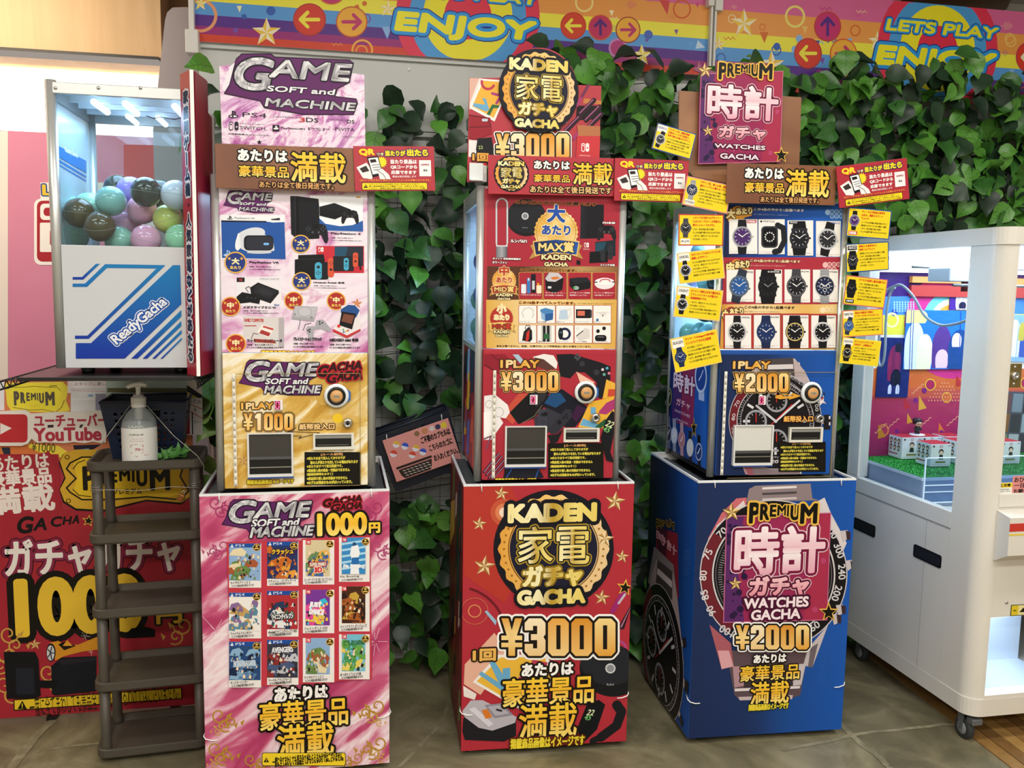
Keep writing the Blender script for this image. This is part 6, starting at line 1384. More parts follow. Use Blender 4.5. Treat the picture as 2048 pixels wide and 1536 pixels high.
def poster3(A):
    A.frame(zf(1320, 380, 480, 2048))
    A.grid(540, 130, 1600, 590, Grad('x', (0, '1c2448'), (.25, '1c3a80'), (.6, '1e56b0'), (1, '2a66c0')), 8); A.rect(520, 575, 1590, 985, 'ac3240'); A.grid(505, 975, 1580, 1410, Grad('x', (0, 'd89a3a'), (.3, 'f2dca8'), (.7, 'e0b058'), (1, 'ecd090')), 10)
    def splash(x, y, w, h, ch, col):
        A.ell(x + w * .45, y + h * .5, w * .28, h * .5, col); A.poly([(x, y + h * .35), (x + w, y + h * .05), (x + w * .96, y + h * .6), (x + w * .1, y + h * .98)], col)
        A.text(ch, x + w * .02, y + h * .18, x + w * .36, y + h * .8, 'f4dc9a', ((.08, '3a2410'),), wt=.07, res=1); A.text('あたり', x + w * .38, y + h * .08, x + w * .98, y + h * .55, 'f4dc9a', ((.12, '3a2410'),), wt=.06, rot=5, res=1)
    splash(560, 135, 230, 140, '大', 'd8962e'); splash(560, 590, 205, 140, '中', 'dc8a3a'); splash(520, 995, 190, 130, '小', 'b83a34')
    A.text('この4品の中から1品選べます', 800, 150, 1228, 188, 'f0f0f4', ((.1, '1a2a5a'),), wt=.04, res=1); A.text('この4品の中から1品選べます', 766, 590, 1195, 624, 'f4d8a8', ((.1, '5a1a1a'),), wt=.04, res=1); A.text('この4品の中から1品選べます', 720, 986, 1148, 1018, '3a2410', (), wt=.05, res=1)
    for x, y, c in ((800, 205, 'f0f0f4'), (768, 640, 'f0e0e0'), (720, 1032, '3a2410')): A.text('当たりは個別の対応がすでに出している場合があります', x, y, x + 300, y + 14, c, (), res=1)
    for x, y, c, l in ((1432, 190, '9ac0e8', 6), (1410, 640, 'e8b8b8', 5), (1388, 1025, 'f4e0b8', 2)):
        A.circ(x, y, 24, c, 14)
        for k in range(l): A.ring(x + 35 + (k % 3) * 38, y + (k // 3) * 40 - 5, 12, 20, c, 12); A.circ(x + 35 + (k % 3) * 38, y + (k // 3) * 40 - 5, 5, c, 6)
    cards = [(588, 250, 830, 545), (838, 250, 1062, 548), (1085, 260, 1305, 560), (1330, 265, 1542, 570)], [(566, 680, 798, 955), (815, 680, 1040, 965), (1062, 678, 1280, 960), (1302, 680, 1518, 958)], [(552, 1068, 775, 1350), (798, 1066, 1020, 1350), (1046, 1068, 1262, 1348), (1286, 1070, 1496, 1345)]
    for r in range(3):
        for c in range(4):
            x0, y0, x1, y1 = cards[r][c]
            if r == 2: A.rect(x0 - 12, y0 - 14, x1 + 12, y1 + 4, 'b03a34')
            A.rect(x0, y0, x1, y1, 'f2eeea'); s, spec = WL[r][c]; w_ = x1 - x0
            any_watch(A, spec, x0 + w_ * .46, (y0 + y1) / 2 + 2, 84 if r < 2 else 80)
            brand(A, s, x0 + w_ * (.62 if s not in ('GUCCI', 'WATCH', 'G-SHOCK') else .06 if s != 'G-SHOCK' else .4), y0 + 6, w_ * (.34 if s not in ('WATCH', 'G-SHOCK') else .56), 26)
            A.text(('ディーゼル スマートウォッチ', 'アップルウォッチ シリーズ6', 'グッチ メンズ 腕時計', 'セイコー メカニカル')[c] if r == 0 else 'メンズ腕時計 アナログ クオーツ', x0 + 6, y1 - 26, x0 + w_ * .92, y1 - 15, '2a2628', (), res=1); A.text('ブラック 文字盤 5気圧防水', x0 + 6, y1 - 12, x0 + w_ * .7, y1 - 2, '2a2628', (), res=1)
    A.text('●色は選べません。廃番、在庫状況により同等商品に変わる場合ございます。', 546, 1370, 1135, 1386, '3a2410', (), res=1); A.text('●注意書きを確認の上PLAYしてください。●返金、返品、商品の交換はいたしません。', 546, 1390, 1218, 1404, '3a2410', (), res=1)
def coin3(A):
    A.frame(zf(1300, 680, 420, 2048))
    A.grid(600, 140, 1850, 1370, NAVY, 12)
    cx, cy, R = 1220, 790, 455
    A.poly([(1040, 240), (1165, 230), (1460, 215), (1470, 330), (1050, 340)], '978a90'); A.poly([(1170, 240), (1375, 232), (1375, 290), (1170, 296)], '2e2a30'); A.poly([(1390, 225), (1460, 220), (1470, 330), (1385, 330)], 'c4bcc2'); A.poly([(1175, 234), (1370, 226), (1370, 240), (1175, 248)], 'd8d2d6')
    A.poly([(1000, 340), (1060, 300), (1500, 290), (1570, 430), (1660, 560), (1720, 620), (1500, 600)], 'cac4c8')
    A.poly([(960, 1200), (1500, 1200), (1400, 1360), (980, 1360)], '4c3a42'); A.poly([(900, 1230), (960, 1210), (1000, 1340), (930, 1310)], 'c89aa4'); A.poly([(970, 1245), (1290, 1240), (1290, 1285), (990, 1292)], '9a8288'); A.poly([(1300, 1315), (1410, 1300), (1400, 1345), (1300, 1350)], 'd6d0d4'); A.poly([(1420, 1290), (1490, 1210), (1475, 1310)], 'd0c8cc')
    chrono(A, cx, cy, R, True)
    for t, x, y, ro in (('70', 845, 620, 60), ('80', 812, 750, 82), ('85', 812, 880, 95), ('00', 1622, 660, -80)): A.text(t, x - 32, y - 17, x + 32, y + 17, 'd8d4d8', (), rot=ro, res=1)
    A.text('TACHYMETRE', 1330, 372, 1530, 410, 'cfcbd0', (), rot=-32, res=1); A.text('AUTOMATIC', 1350, 448, 1490, 474, 'c0bcc2', (), rot=-36, res=1); A.text('20', 1172, 1170, 1248, 1200, 'e0dce0', (), wt=.02, res=1)
    A.poly([(1690, 730), (1750, 725), (1755, 870), (1690, 870)], '1a181c'); A.poly([(1740, 740), (1756, 742), (1756, 770), (1740, 770)], 'd8d4d8'); A.poly([(1740, 800), (1756, 800), (1756, 830), (1740, 830)], 'd8d4d8'); A.poly([(1640, 500), (1690, 540), (1690, 600), (1650, 640)], 'ece4e6'); A.poly([(1655, 520), (1690, 560), (1670, 590)], 'b8302e')
    oneplay(A, 808, 205, 1170, 282)
    price(A, 'Y2000', 818, 322, 1342, 505, ((.1, '1a120a'), (.08, 'd8b070'), (.045, '1a120a')))
    A.line([(1215, 545), (1290, 530), (1395, 530), (1380, 515)], 8, 'e8a83a'); A.poly([(1205, 560), (1250, 530), (1300, 548), (1390, 540), (1385, 515), (1460, 545), (1345, 580), (1350, 565), (1260, 575)], 'e0a23a')
    A.text('紙幣投入口', 1298, 738, 1582, 795, 'f0b45a', ((.12, '3a1a0c'),), wt=.04)
    rules(A, 1250, 990, 1708, 1282)
    A.text('掲載商品画像はイメージです', 728, 1322, 1108, 1352, 'ecd83a', ((.1, '3a3a10'),), wt=.04, res=1)
def sidelow3(A):
    A.frame(zf(1300, 680, 420, 2048))
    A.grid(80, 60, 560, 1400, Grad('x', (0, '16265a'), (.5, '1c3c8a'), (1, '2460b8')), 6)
    A.poly([(240, 250), (450, 240), (420, 860), (215, 790)], '8c2a54'); A.poly([(240, 250), (320, 250), (300, 800), (215, 780)], '4a2a6a')
    premium_word(A, 250, 195, 430, 275, '14120e', 'd8a040'); A.text('時計', 236, 300, 438, 560, 'e8ccd8', ((.05, '5a1040'),), wt=.03, res=1); A.text('ガチャ', 262, 560, 392, 690, 'e8a8b8', ((.06, '5a1040'),), wt=.04, res=1); A.text('WATCHES', 242, 670, 392, 760, 'dcc0cc', (), wt=.02, res=1); A.text('GACHA', 255, 755, 375, 830, 'dcc0cc', (), wt=.02, res=1)
    def sw(x, y, rx, ry, dial, case, strap, h=2.1): A.poly([(x - rx * .45, y - ry * h), (x + rx * .45, y - ry * h * .96), (x + rx * .5, y + ry * h), (x - rx * .4, y + ry * h * .92)], strap); A.ell(x, y, rx, ry, case, 20); A.ell(x, y, rx * .8, ry * .82, dial, 20); A.line([(x, y), (x + rx * .4, y - ry * .4)], 4, 'f0f0f0', rnd=False); A.line([(x, y), (x - rx * .3, y + ry * .2)], 5, 'f0f0f0', rnd=False)
    sw(150, 250, 36, 60, 'b4a0b0', '8a7ab0', '6a7ac0', 2.6); sw(185, 550, 30, 90, '181820', 'a08a4a', '15151c', 1.6); sw(500, 360, 60, 160, '22408a', 'b8c4e0', 'a8b4d8', 1.5)
    for x, y, c, d, s_ in ((130, 880, 'a09aa8', '2a2a3a', '7a7a90'), (180, 910, '8a8aa0', '3a3a4c', '6a6a84'), (240, 930, 'b0b4c8', 'd8d8e4', '9a9cb4'), (312, 970, 'c89aa0', 'b87a84', 'c0929a'), (392, 1050, 'e0d8d8', 'e8e4e0', '22222a'), (478, 1090, 'a8b0c8', '1e3470', '17171e')): sw(x, y, 34, 88, d, c, s_, 1.9)
    A.text('掲載商品画像はイメージです', 195, 1090, 420, 1250, 'd8c834', (), wt=.02, sh=-.55, res=1)
    A.star(430, 860, 34, 'c8a040'); A.star(430, 860, 24, '14120e')
def Z3p(x, y): return (1300 + x * .20508, 680 + y * .20508)
pos3 = dict(zc=.417, button=Z3p(1565, 512), lock=Z3p(1640, 762), bin=(*Z3p(828, 838), *Z3p(1165, 1192)), slot=(*Z3p(1368, 862), *Z3p(1648, 968)), hinge=(*Z3p(728, 305), *Z3p(700, 1315)), digit=Z3p(1082, 585), door=(*Z3p(790, 310), *Z3p(1755, 1330)), flap=.66, flapm=('milky_flap', 'd6d6d0'), lamp=7)
LOC3 = (1.4068, 2.622, BH + .008)
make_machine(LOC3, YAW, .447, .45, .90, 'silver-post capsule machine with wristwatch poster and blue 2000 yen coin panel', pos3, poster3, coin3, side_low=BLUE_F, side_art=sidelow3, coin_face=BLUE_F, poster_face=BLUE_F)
# ------------------------------------------------------------------ signs standing or taped on the machines
def sign(name, Y, TL, TR, BL, label, cat, m, th=.004, group=None, art=None, src=None, outline=None, yaw=0):
    """rectangular board; three photo corners give centre, size and tilt on the plane y = Y"""
    a, b, c = (ony(*p, Y) for p in (TL, TR, BL))
    u = b - a; u[1] = 0; W = np.linalg.norm(u); ex = u / W; ey = np.cross((0, -1, 0), ex) * 1.0
    ey = np.array([-ex[2], 0, ex[0]]); H = abs((c - a) @ ey)
    O = a + ex * ((c - a) @ ex) / 2
    ctr = O + ex * W / 2 - ey * H
    M = Matrix([[ex[0], 0, ey[0], ctr[0]], [ex[1], 1, ey[1], ctr[1]], [ex[2], 0, ey[2], ctr[2]], [0, 0, 0, 1]])
    o = MB().cham((-W / 2, 0, 0), (W / 2, th, H), .0006).build(name, m, None); o.matrix_world = M
    tag(o, label, cat, group)
    if art:
        A = rect_art((-W / 2, -.0003, H), X3, Z3, W, H); A.en = np.array([0, -1, 0]); A.clip = (0, -H, W, 0)
        if src: remap(A, src, (0, 0, 1, 1))
        art(A); A.build(o)
    return o
def poly_sign(name, Y, pts, label, cat, m, th=.005, art=None, M=None):
    P = [(ony(x, y, Y)[0], ony(x, y, Y)[2]) for x, y in pts]
    o = MB().prism(P[::-1], Y, Y + th, 'y').build(name, m, None); tag(o, label, cat)
    if art:
        A = plane_art((0, Y - .0003, 0), X3, Z3); art(A); A.build(o)
    return o
# pink game sign on top of machine 1
def sgn1(A):
    A.frame(zf(400, 80, 500, 2048))
    sparks(A, 1250, 330, 11, 'f4dcec', 26, 90); sparks(A, 240, 400, 12, 'c870b0', 20, 70); sparks(A, 1200, 800, 13, 'f4dcec', 20, 100); sparks(A, 560, 820, 15, 'f4dcec', 14, 70)
    logo_game(A, 200, 115, 1290, 620)
    c = '2c2230'
    mark_ps(A, 232, 578, 82, c); A.text('PS4', 348, 592, 545, 640, c, (), sh=.1, wt=.0, res=1); A.text('NINTENDO', 600, 622, 805, 643, c, (), res=1); A.text('3', 808, 632, 862, 676, 'c03a3a', (), wt=.04, res=1); A.text('DS', 868, 634, 972, 678, c, (), wt=.03, res=1); A.text('NINTENDO', 1070, 648, 1198, 664, c, (), res=1); A.text('DS', 1202, 652, 1266, 686, c, (), wt=.03, res=1)
    A.rr(236, 668, 272, 742, 16, c); A.rr(242, 676, 268, 734, 12, 'e8d0e2'); A.circ(254, 692, 7, c, 10); A.rr(282, 668, 316, 742, 16, c); A.circ(300, 712, 7, 'e8d0e2', 10)
    A.text('NINTENDO', 328, 680, 540, 698, c, (), res=1); A.text('SWITCH.', 328, 704, 548, 742, c, (), wt=.01, res=1); A.rect(594, 696, 650, 750, '17141a'); mark_ps(A, 602, 702, 42, 'f0e8f0'); A.text('PlayStation®3', 662, 712, 860, 742, c, (), wt=.03, res=1); A.text('PSP', 885, 716, 1062, 748, '6a4a6a', (), res=1); A.text('PSVITA', 1106, 716, 1266, 750, c, (), res=1)
    A.text('※掲載画像はイメージです。', 236, 762, 576, 790, '2c2028', ((.1, 'f0e0ec'),), wt=.03, res=1); A.text('※などなど', 1172, 784, 1270, 804, '5a3a58', (), res=1)
    A.star(486, 838, 24, '2a1a14')
poly_sign('topper_sign', 2.632, [(400 + x * .2441, 80 + y * .2441) for x, y in ((158, 212), (235, 207), (262, 205), (322, 120), (345, 112), (560, 122), (590, 150), (730, 140), (1050, 165), (1240, 172), (1246, 205), (1230, 270), (1345, 285), (1356, 890), (180, 852))],
          'pink and violet cut-out sign with silver game lettering standing above the pink machine', 'sign', PURP_M, art=sgn1)
sign('slogan_sign', 2.612, (400 + 118 * .2441, 80 + 846 * .2441), (707.9, 297.5), (400 + 132 * .2441, 80 + 1212 * .2441), 'brown fully-stocked slogan sign taped above the pink game poster', 'sign', CHOC, art=manzai, src=(118, 856, 1262, 1240), group='slogan signs over the posters')
sign('ticket_sign', 2.605, (400 + 1260 * .2441, 80 + 868 * .2441), (400 + 1922 * .2441, 80 + 872 * .2441), (400 + 1264 * .2441, 80 + 1238 * .2441), 'red ticket notice beside the brown slogan sign of the pink machine', 'sign', RED_F, art=qr_art, src=(1260, 870, 1932, 1250), group='red winning-ticket notices')
# machine 2 topper
def sgn2(A):
    A.frame(zf(900, 60, 500, 2048))
    A.poly([(160, 395), (245, 395), (175, 650), (158, 640)], 'dcb0a0'); A.poly([(240, 395), (262, 398), (160, 660), (162, 600)], 'e8e0dc')
    A.poly([(262, 400), (470, 415), (484, 470), (365, 750), (160, 640)], 'f0ece8'); A.poly([(275, 415), (462, 430), (468, 470), (358, 720), (182, 625)], 'ecb040')
    A.ring(312, 430, 42, 62, 'b83a50', 20, 20, 200); A.line([(345, 520), (420, 540), (380, 600)], 20, 'a83a7a'); A.line([(190, 610), (300, 610), (300, 650)], 0.1, 'ecb040'); A.poly([(190, 600), (290, 612), (262, 560), (292, 560), (320, 650), (300, 670), (190, 625)], '6aa8cc'); A.poly([(300, 690), (345, 610), (405, 620), (395, 640), (355, 640), (325, 700)], '2c6a3a')
    A.poly([(158, 690), (330, 720), (345, 850), (200, 900), (155, 880)], '96202e'); A.line([(160, 800), (330, 790)], 5, '4a1018'); A.line([(160, 700), (300, 720), (335, 790)], 5, '5a1420'); A.rect(262, 728, 308, 750, 'c0ccd4')
    A.poly([(154, 900), (225, 905), (215, 1040), (152, 1040)], 'e8e4e2'); A.poly([(225, 890), (340, 880), (365, 1020), (300, 1110), (240, 1090), (212, 980)], '15161a'); A.text('22', 232, 948, 268, 976, 'cfe090', (), rot=10, res=1)
    A.poly([(150, 1090), (300, 1090), (300, 1150), (160, 1160)], 'c42c3c'); A.poly([(165, 1115), (215, 1090), (300, 1115), (300, 1245), (165, 1240)], 'e6e2e0'); A.poly([(165, 1170), (300, 1175), (300, 1245), (165, 1240)], 'cfcac8')
    A.poly([(1100, 560), (1240, 580), (1240, 610), (1090, 600)], 'c07a44'); A.poly([(1040, 620), (1240, 620), (1235, 730), (1030, 740)], '1a1014')
    for k, (x, y) in enumerate(((1180, 575), (1225, 630), (1240, 690), (1060, 715))): A.line([(x, y), (x - 110, y + 110)], 38, '2c1422'); A.line([(x - 8, y - 4), (x - 118, y + 106)], 9, 'a05a80')
    A.line([(1135, 450), (1060, 580)], 20, '6a3050'); A.line([(1070, 560), (1040, 620)], 24, 'b03a70'); A.line([(1040, 600), (950, 760)], 9, 'c8c8d0')
    A.ring(1085, 820, 26, 40, 'b04484', 20, 200, 420); A.line([(1060, 830), (1010, 890)], 22, 'a03a74')
    A.poly([(1040, 860), (1228, 870), (1222, 1060), (1030, 1060)], 'c83a40'); A.poly([(1040, 780), (1228, 790), (1228, 870), (1050, 870)], 'b4714a')
    mark_sw(A, 1074, 928, 64, 70, 'f4e8e8', 'c83a40'); A.text('SWITCH', 1058, 1022, 1146, 1038, 'f4e0e0', (), res=1)
    price(A, 'Y3000', 375, 850, 975, 1060, ((.09, 'fbf4ea'), (.05, '1a1410'))); A.text('1回', 182, 1005, 315, 1080, 'e8a84a', ((.13, '2a1a0c'),), wt=.06)
P = [(160, 392), (240, 396), (415, 385)]
cxb, cyb, rb = 900 + 730 * .2441, 60 + 500 * .2441, 335 * .2441
ring_ = [(cxb + rb * .95 * math.cos(a), cyb + rb * 1.06 * math.sin(a)) for a in np.linspace(math.radians(198), math.radians(352), 26)]
poly_sign('topper_sign', 2.66, [(939, 156)] + ring_ + [(900 + 1240 * .2441, 60 + 458 * .2441), (900 + 1218 * .2441, 60 + 1090 * .2441), (900 + 1218 * .2441, 330), (900 + 300 * .2441, 330), (900 + 300 * .2441, 364), (934, 364)],
          'red cut-out sign with round gold rimmed appliance logo above the red machine', 'sign', RED_F, art=sgn2)
def disc_badge(Y):
    c = ony(cxb, cyb, Y); r = rb / FPX * (np.array(c) - CPOS) @ FW
    o = MB().lathe((c[0], Y, c[2]), [(0, 0), (r * .985, 0), (r, .001), (r, .004), (0, .004)], 64, 'y').build('logo_disc', mat('badge_navy', '15151f', .35), None)
    A = rect_art((c[0] - r, Y - .0003, c[2] + r), X3, Z3, 2 * r, 2 * r); A.en = np.array([0, -1., 0]); logo_kaden(A, 0, 0, 1, 1); A.build(o)
    tag(o, 'round navy and gold appliance logo disc on the red topper sign', 'sign')
disc_badge(2.648)
def red_slogan(A):
    logo_kaden(A, 355, 1045, 642, 1335, False)
    A.text('あたりは', 680, 1068, 975, 1142, 'fbf8f2', ((.12, '1a120c'),), wt=.05); A.text('豪華景品', 682, 1188, 975, 1255, GOLDV, ((.09, '1a120c'),), wt=.018); A.text('満載', 1000, 1078, 1332, 1270, GOLDV, ((.055, '1a120c'),), wt=.018)
    A.text('あたりは全て後日発送です', 650, 1288, 1325, 1350, 'f0c888', ((.15, '2a180c'),), wt=.02, res=1)
sign('slogan_sign', 2.628, (900 + 312 * .2441, 60 + 1022 * .2441), (900 + 1345 * .2441, 60 + 1052 * .2441), (900 + 314 * .2441, 60 + 1342 * .2441), 'red slogan sign with small round logo taped above the red appliance poster', 'sign', RED_F, art=red_slogan, src=(312, 1030, 1345, 1368), group='slogan signs over the posters')
sign('ticket_sign', 2.618, (900 + 1345 * .2441, 60 + 1048 * .2441), (900 + 1950 * .2441, 60 + 1072 * .2441), (900 + 1352 * .2441, 60 + 1398 * .2441), 'red ticket notice sticking out beside the red machine sign', 'sign', RED_F, art=qr_art, src=(1260, 870, 1932, 1250), group='red winning-ticket notices')
# machine 3 topper: brown card with magenta plate
poly_sign('backing_card', 2.655, [(1300 + x * .26367, 100 + y * .26367) for x, y in ((222, 308), (372, 318), (1012, 350), (1148, 358), (1132, 880), (585, 880), (585, 1010), (330, 960), (215, 840))], 'plain brown card standing behind the magenta watch plate', 'card', ramp_noise('kraft_brown', [(0, '3e2418'), (.4, '7a4c30'), (.7, 'a0704a'), (1, '9a6844')], scale=1.6, detail=3, rough=.4))
def plate3(A):
    A.frame(zf(1300, 100, 540, 2048))
    f = A.fr
    logo_tokei(A, 358, 82, 1012, 868)
poly_sign('watch_plate', 2.64, [(1300 + x * .26367, 100 + y * .26367) for x, y in ((386, 175), (325, 148), (358, 128), (370, 82), (388, 130), (440, 118), (445, 150), (500, 165), (500, 85), (905, 100), (918, 170), (1012, 168), (1004, 300), (990, 760), (1012, 772), (975, 815), (985, 862), (940, 840), (365, 822), (372, 400))], 'magenta watch logo plate with gold stars on the brown card', 'sign', mat('plate_magenta', '7a2a52', .3), art=plate3)
sign('slogan_sign', 2.588, (1300 + 583 * .26367, 100 + 855 * .26367), (1300 + 1412 * .26367, 100 + 882 * .26367), (1300 + 580 * .26367, 100 + 1160 * .26367), 'brown fully-stocked slogan sign taped above the blue watch poster', 'sign', CHOC, art=manzai, src=(118, 856, 1262, 1240), group='slogan signs over the posters')
sign('ticket_sign', 2.575, (1300 + 1410 * .26367, 100 + 885 * .26367), (1300 + 1945 * .26367, 100 + 818 * .26367), (1300 + 1440 * .26367, 100 + 1200 * .26367), 'red ticket notice tilted up at the right of the watch machine sign', 'sign', RED_F, art=qr_art, src=(1260, 870, 1932, 1250), group='red winning-ticket notices')
# clear acrylic clip holding topper 2
cc = ony(953, 350, 2.65)
tag(MB().box(cc[0] - .022, 2.648, cc[2] - .015, cc[0] + .02, 2.652, cc[2] + .035, .001).box(cc[0] - .02, 2.64, cc[2] - .017, cc[0] + .018, 2.66, cc[2] - .013).build('sign_clip', mat('clear_clip', 'dfe4e4', .15), None), 'small clear plastic clip under the left corner of the red topper sign', 'clip')

# yellow watch cards
CARD_TXT = ['プレゼージは、機械式腕時計の伝統を', '受け継ぎながら気品ある美しさと', '実用性を兼ね備えたコレクション。', '飽きのこないデザインで長く', 'お使いいただけます。']
def card(px, edge, word, spec, red, label, Y, wside=.0, logo_at='b', seed=0):
    TL, TR, BR, BL = px
    def art(A):
        A.rect(0, 0, 1, 1, edge); A.rect(.022, .035, .978, .965, 'f0d428')
        A.rect(.03, .04, .27, .3 if logo_at == 't' else .05, 'f4f0e8' if logo_at == 't' else 'f0d428')
        any_watch(A, spec, .155, .44 if logo_at == 'b' else .58, .12)
        if logo_at == 'b':
            if word not in ('DIESEL', 'G-SHOCK', 'GUCCI'): A.rect(.05, .78, .26, .95, 'f2eee8')
            brand(A, word, .05, .8, .2, .13)
        else: brand(A, word, .045, .07, .21, .15)
        r = random.Random(seed)
        for i, s_ in enumerate(red): A.text(s_, .31, .07 + i * .115, min(.95, .31 + len(s_) * .045), .155 + i * .115, 'd83a20', (), wt=.04, res=1)
        y = .1 + len(red) * .115
        rows = ['シンプルな文字盤に時刻が読みやすく、', '普段使いからビジネスまで幅広く活躍', 'します。防水性能と軽さを備え', 'たしかな品質で贈りものにもおすすめの', '一本です。限定カラーもございます。', 'ぜひお試しください。']
        n = int((.95 - y) / .105)
        for i in range(min(n, 6)): s_ = rows[(i + seed) % 6]; A.text(s_, .32, y + i * .105, min(.93, .32 + len(s_) * .034), y + i * .105 + .062, '3a3412', (), wt=.02, res=1)
    return sign('watch_card', Y, TL, TR, BL, label, 'card', mat('card_yellow', 'f0d428', .4), .0015, 'yellow watch cards taped along the watch machine', art)
def Zc(x, y): return (1320 + x * .23438, 380 + y * .23438)
def Zt(x, y): return (1300 + x * .26367, 100 + y * .26367)
W_ = {s: p for row in WL for s, p in row}
YC = 2.60
card([Zt(62, 552), Zt(355, 640), Zt(310, 815), Zt(8, 745)], '2a52a0', 'SEIKO', W_['SEIKO'], ['プレゼージは、機械式時計', '伝統をつくりだす技術力、', '世界で愛され続けるデザイン'], 'yellow card, blue edge, black dial watch, highest card beside brown backing card', 2.61, logo_at='t', seed=0)
card([Zt(290, 955), Zt(632, 1030), Zt(568, 1250), Zt(232, 1170)], 'd88a90', 'CITIZEN', W_['CITIZEN'], ['デザイン性、使い心地、信頼', '感がシンプルに備わるブランド'], 'tilted yellow card with dark chronograph just under the ticket notice of the red machine', 2.597, seed=1)
card([Zc(165, 205), Zc(548, 210), Zc(540, 485), Zc(150, 475)], 'c83a3c', 'A|X', W_['A|X'], ['イタリアを代表するデザイナー', 'ジョルジオ・アルマーニが手掛ける、', '若々しいレーベルです。'], 'level yellow card with red edge and dark steel bracelet watch', 2.602, seed=2)
card([Zc(142, 540), Zc(532, 490), Zc(552, 750), Zc(165, 805)], 'e8c88a', 'CHURCHILL', W_['CHURCHILL'], ['モダンでシンプルなミニマリズムを', '意識したデザイン'], 'yellow card tipped up at right, plain black dial watch, third down on the left side', 2.604, logo_at='t', seed=3)
card([Zc(148, 815), Zc(545, 858), Zc(520, 1115), Zc(108, 1080)], 'e8c88a', 'ORIENT', W_['ORIENT'], ['オリエント時計は日本で歴史ある、', 'クラシックスタイルが魅力の', '老舗腕時計です。'], 'yellow card with black dial silver case dress watch and crest above', 2.606, logo_at='t', seed=4)
card([Zc(80, 1275), Zc(480, 1185), Zc(525, 1440), Zc(135, 1560)], 'f0d060', 'SKAGEN', W_['SKAGEN'], ['デンマークのSkagenの地平線に', 'インスパイアされた北欧発'], 'steeply tilted yellow card with navy blue watch, lowest on the left side', 2.598, logo_at='t', seed=5)
card([Zc(1610, 145), Zc(1978, 178), Zc(1945, 428), Zc(1585, 395)], '2a52a0', 'DIESEL', W_['DIESEL'], ['ディーゼルが独自の哲学を', '込めた、最新のスマート', 'ウォッチ'], 'yellow card with blue edge and purple dial smartwatch, top of the right side', 2.585, seed=6)
card([Zc(1580, 462), Zc(1948, 438), Zc(1950, 690), Zc(1590, 708)], '1e4a8c', 'GUCCI', W_['GUCCI'], ['時計にも哲学あり!', '完売フルブラック'], 'blue edged yellow card with all-black oval watch, second on the right side', 2.587, logo_at='t', seed=7)
card([Zc(1590, 725), Zc(1942, 765), Zc(1905, 1005), Zc(1560, 975)], 'd06a78', 'G-SHOCK', W_['G-SHOCK'], ['ダフネスを追求し進化を続けるG'], 'pink edged yellow card with chunky black sports watch', 2.583, seed=8)
card([Zc(1550, 1030), Zc(1898, 1010), Zc(1905, 1245), Zc(1558, 1258)], 'd87a70', 'HAMILTON', W_['HAMILTON'], ['独自の伝統あり究極さ', 'とブルーのダイアルカラーに'], 'yellow card with blue dial watch, fourth down on the right side', 2.585, logo_at='t', seed=9)
card([Zc(1560, 1255), Zc(1888, 1290), Zc(1870, 1500), Zc(1530, 1475)], 'f0e050', 'NIXON', W_['NIXON'], ['カリフォルニアライフを', '1台目が、上質感ある'], 'yellow card with gold ringed black watch, lowest on the right side', 2.582, logo_at='t', seed=10)
# ------------------------------------------------------------------ left side: poster board, resin rack, wire shelf, small machine
YPO = 3.12
xa, xb2 = -1.45, ony(385, 900, YPO)[0]
pb = MB().cham((xa, YPO, .012), (xb2, YPO + .012, 1.172), .002).build('poster_board', mat('poster_red', 'a42a36', .4))
tag(pb, 'large red printed poster board with premium plaque leaning behind the brown plastic rack', 'poster')
A = plane_art((0, YPO - .0004, 0), X3, Z3); A.clip = (xa, .012, xb2, 1.172)
A.frame(zf(0, 740, 220, 1536))
A.rect(-400, 60, 2800, 1260, 'd8845a'); A.rect(-200, 130, 60, 560, 'e8e4ea'); A.poly([(60, 150), (940, 150), (980, 600), (80, 600)], 'd88058')
A.poly([(70, 180), (880, 165), (960, 250), (920, 420), (980, 560), (880, 600), (160, 570), (100, 480)], 'efdc4a'); A.poly([(140, 200), (800, 200), (860, 300), (830, 470), (760, 560), (200, 510), (170, 300)], 'f0e040')
A.line([(100, 265), (160, 240), (330, 240), (480, 225), (650, 240), (800, 240), (850, 290)], 8, '6a5a2a'); A.line([(180, 520), (420, 560), (600, 550), (780, 590), (860, 520), (900, 420)], 8, '6a5a2a'); A.line([(130, 200), (240, 215)], 9, '3a3420'); A.line([(700, 225), (800, 215)], 9, '3a3420')
premium_word(A, 190, 295, 770, 495, '5a5248', w=0); A.text('プレミアム', 420, 480, 560, 510, 'c8b840', (), res=1)
A.rect(945, 140, 1480, 320, 'f2e8ec'); A.rect(990, 250, 1480, 600, 'e6e6ea'); A.line([(1000, 285), (1480, 300)], 8, 'd8a0b0'); A.text('スタッフに渡し', 1040, 170, 1470, 215, '4a4468', (), res=1); A.rect(1235, 340, 1300, 372, '8ab0e0'); A.rect(1335, 330, 1480, 560, '9a9ab8')
A.rect(1480, 140, 2800, 700, 'b8ccc4'); A.poly([(1500, 250), (2800, 250), (2800, 330), (1500, 310)], '6a6a4a')
A.poly([(0, 1060), (420, 1040), (900, 1100), (860, 1260), (0, 1260)], 'dc7a42'); A.poly([(20, 1080), (140, 1080), (150, 1180), (60, 1200)], '2a3040'); A.poly([(400, 1030), (820, 1060), (960, 1150), (940, 1250), (760, 1190), (560, 1150), (400, 1080)], 'f0d84a'); A.text('¥1000', 440, 1020, 775, 1140, '3a3420', (), rot=-6, res=1)
A.poly([(1020, 1050), (1420, 1040), (1300, 1110), (1040, 1130)], '241c30'); A.poly([(1100, 1110), (1240, 1095), (1250, 1130), (1100, 1135)], '8ab4c8')
A.frame(zf(0, 750, 450, 1536))
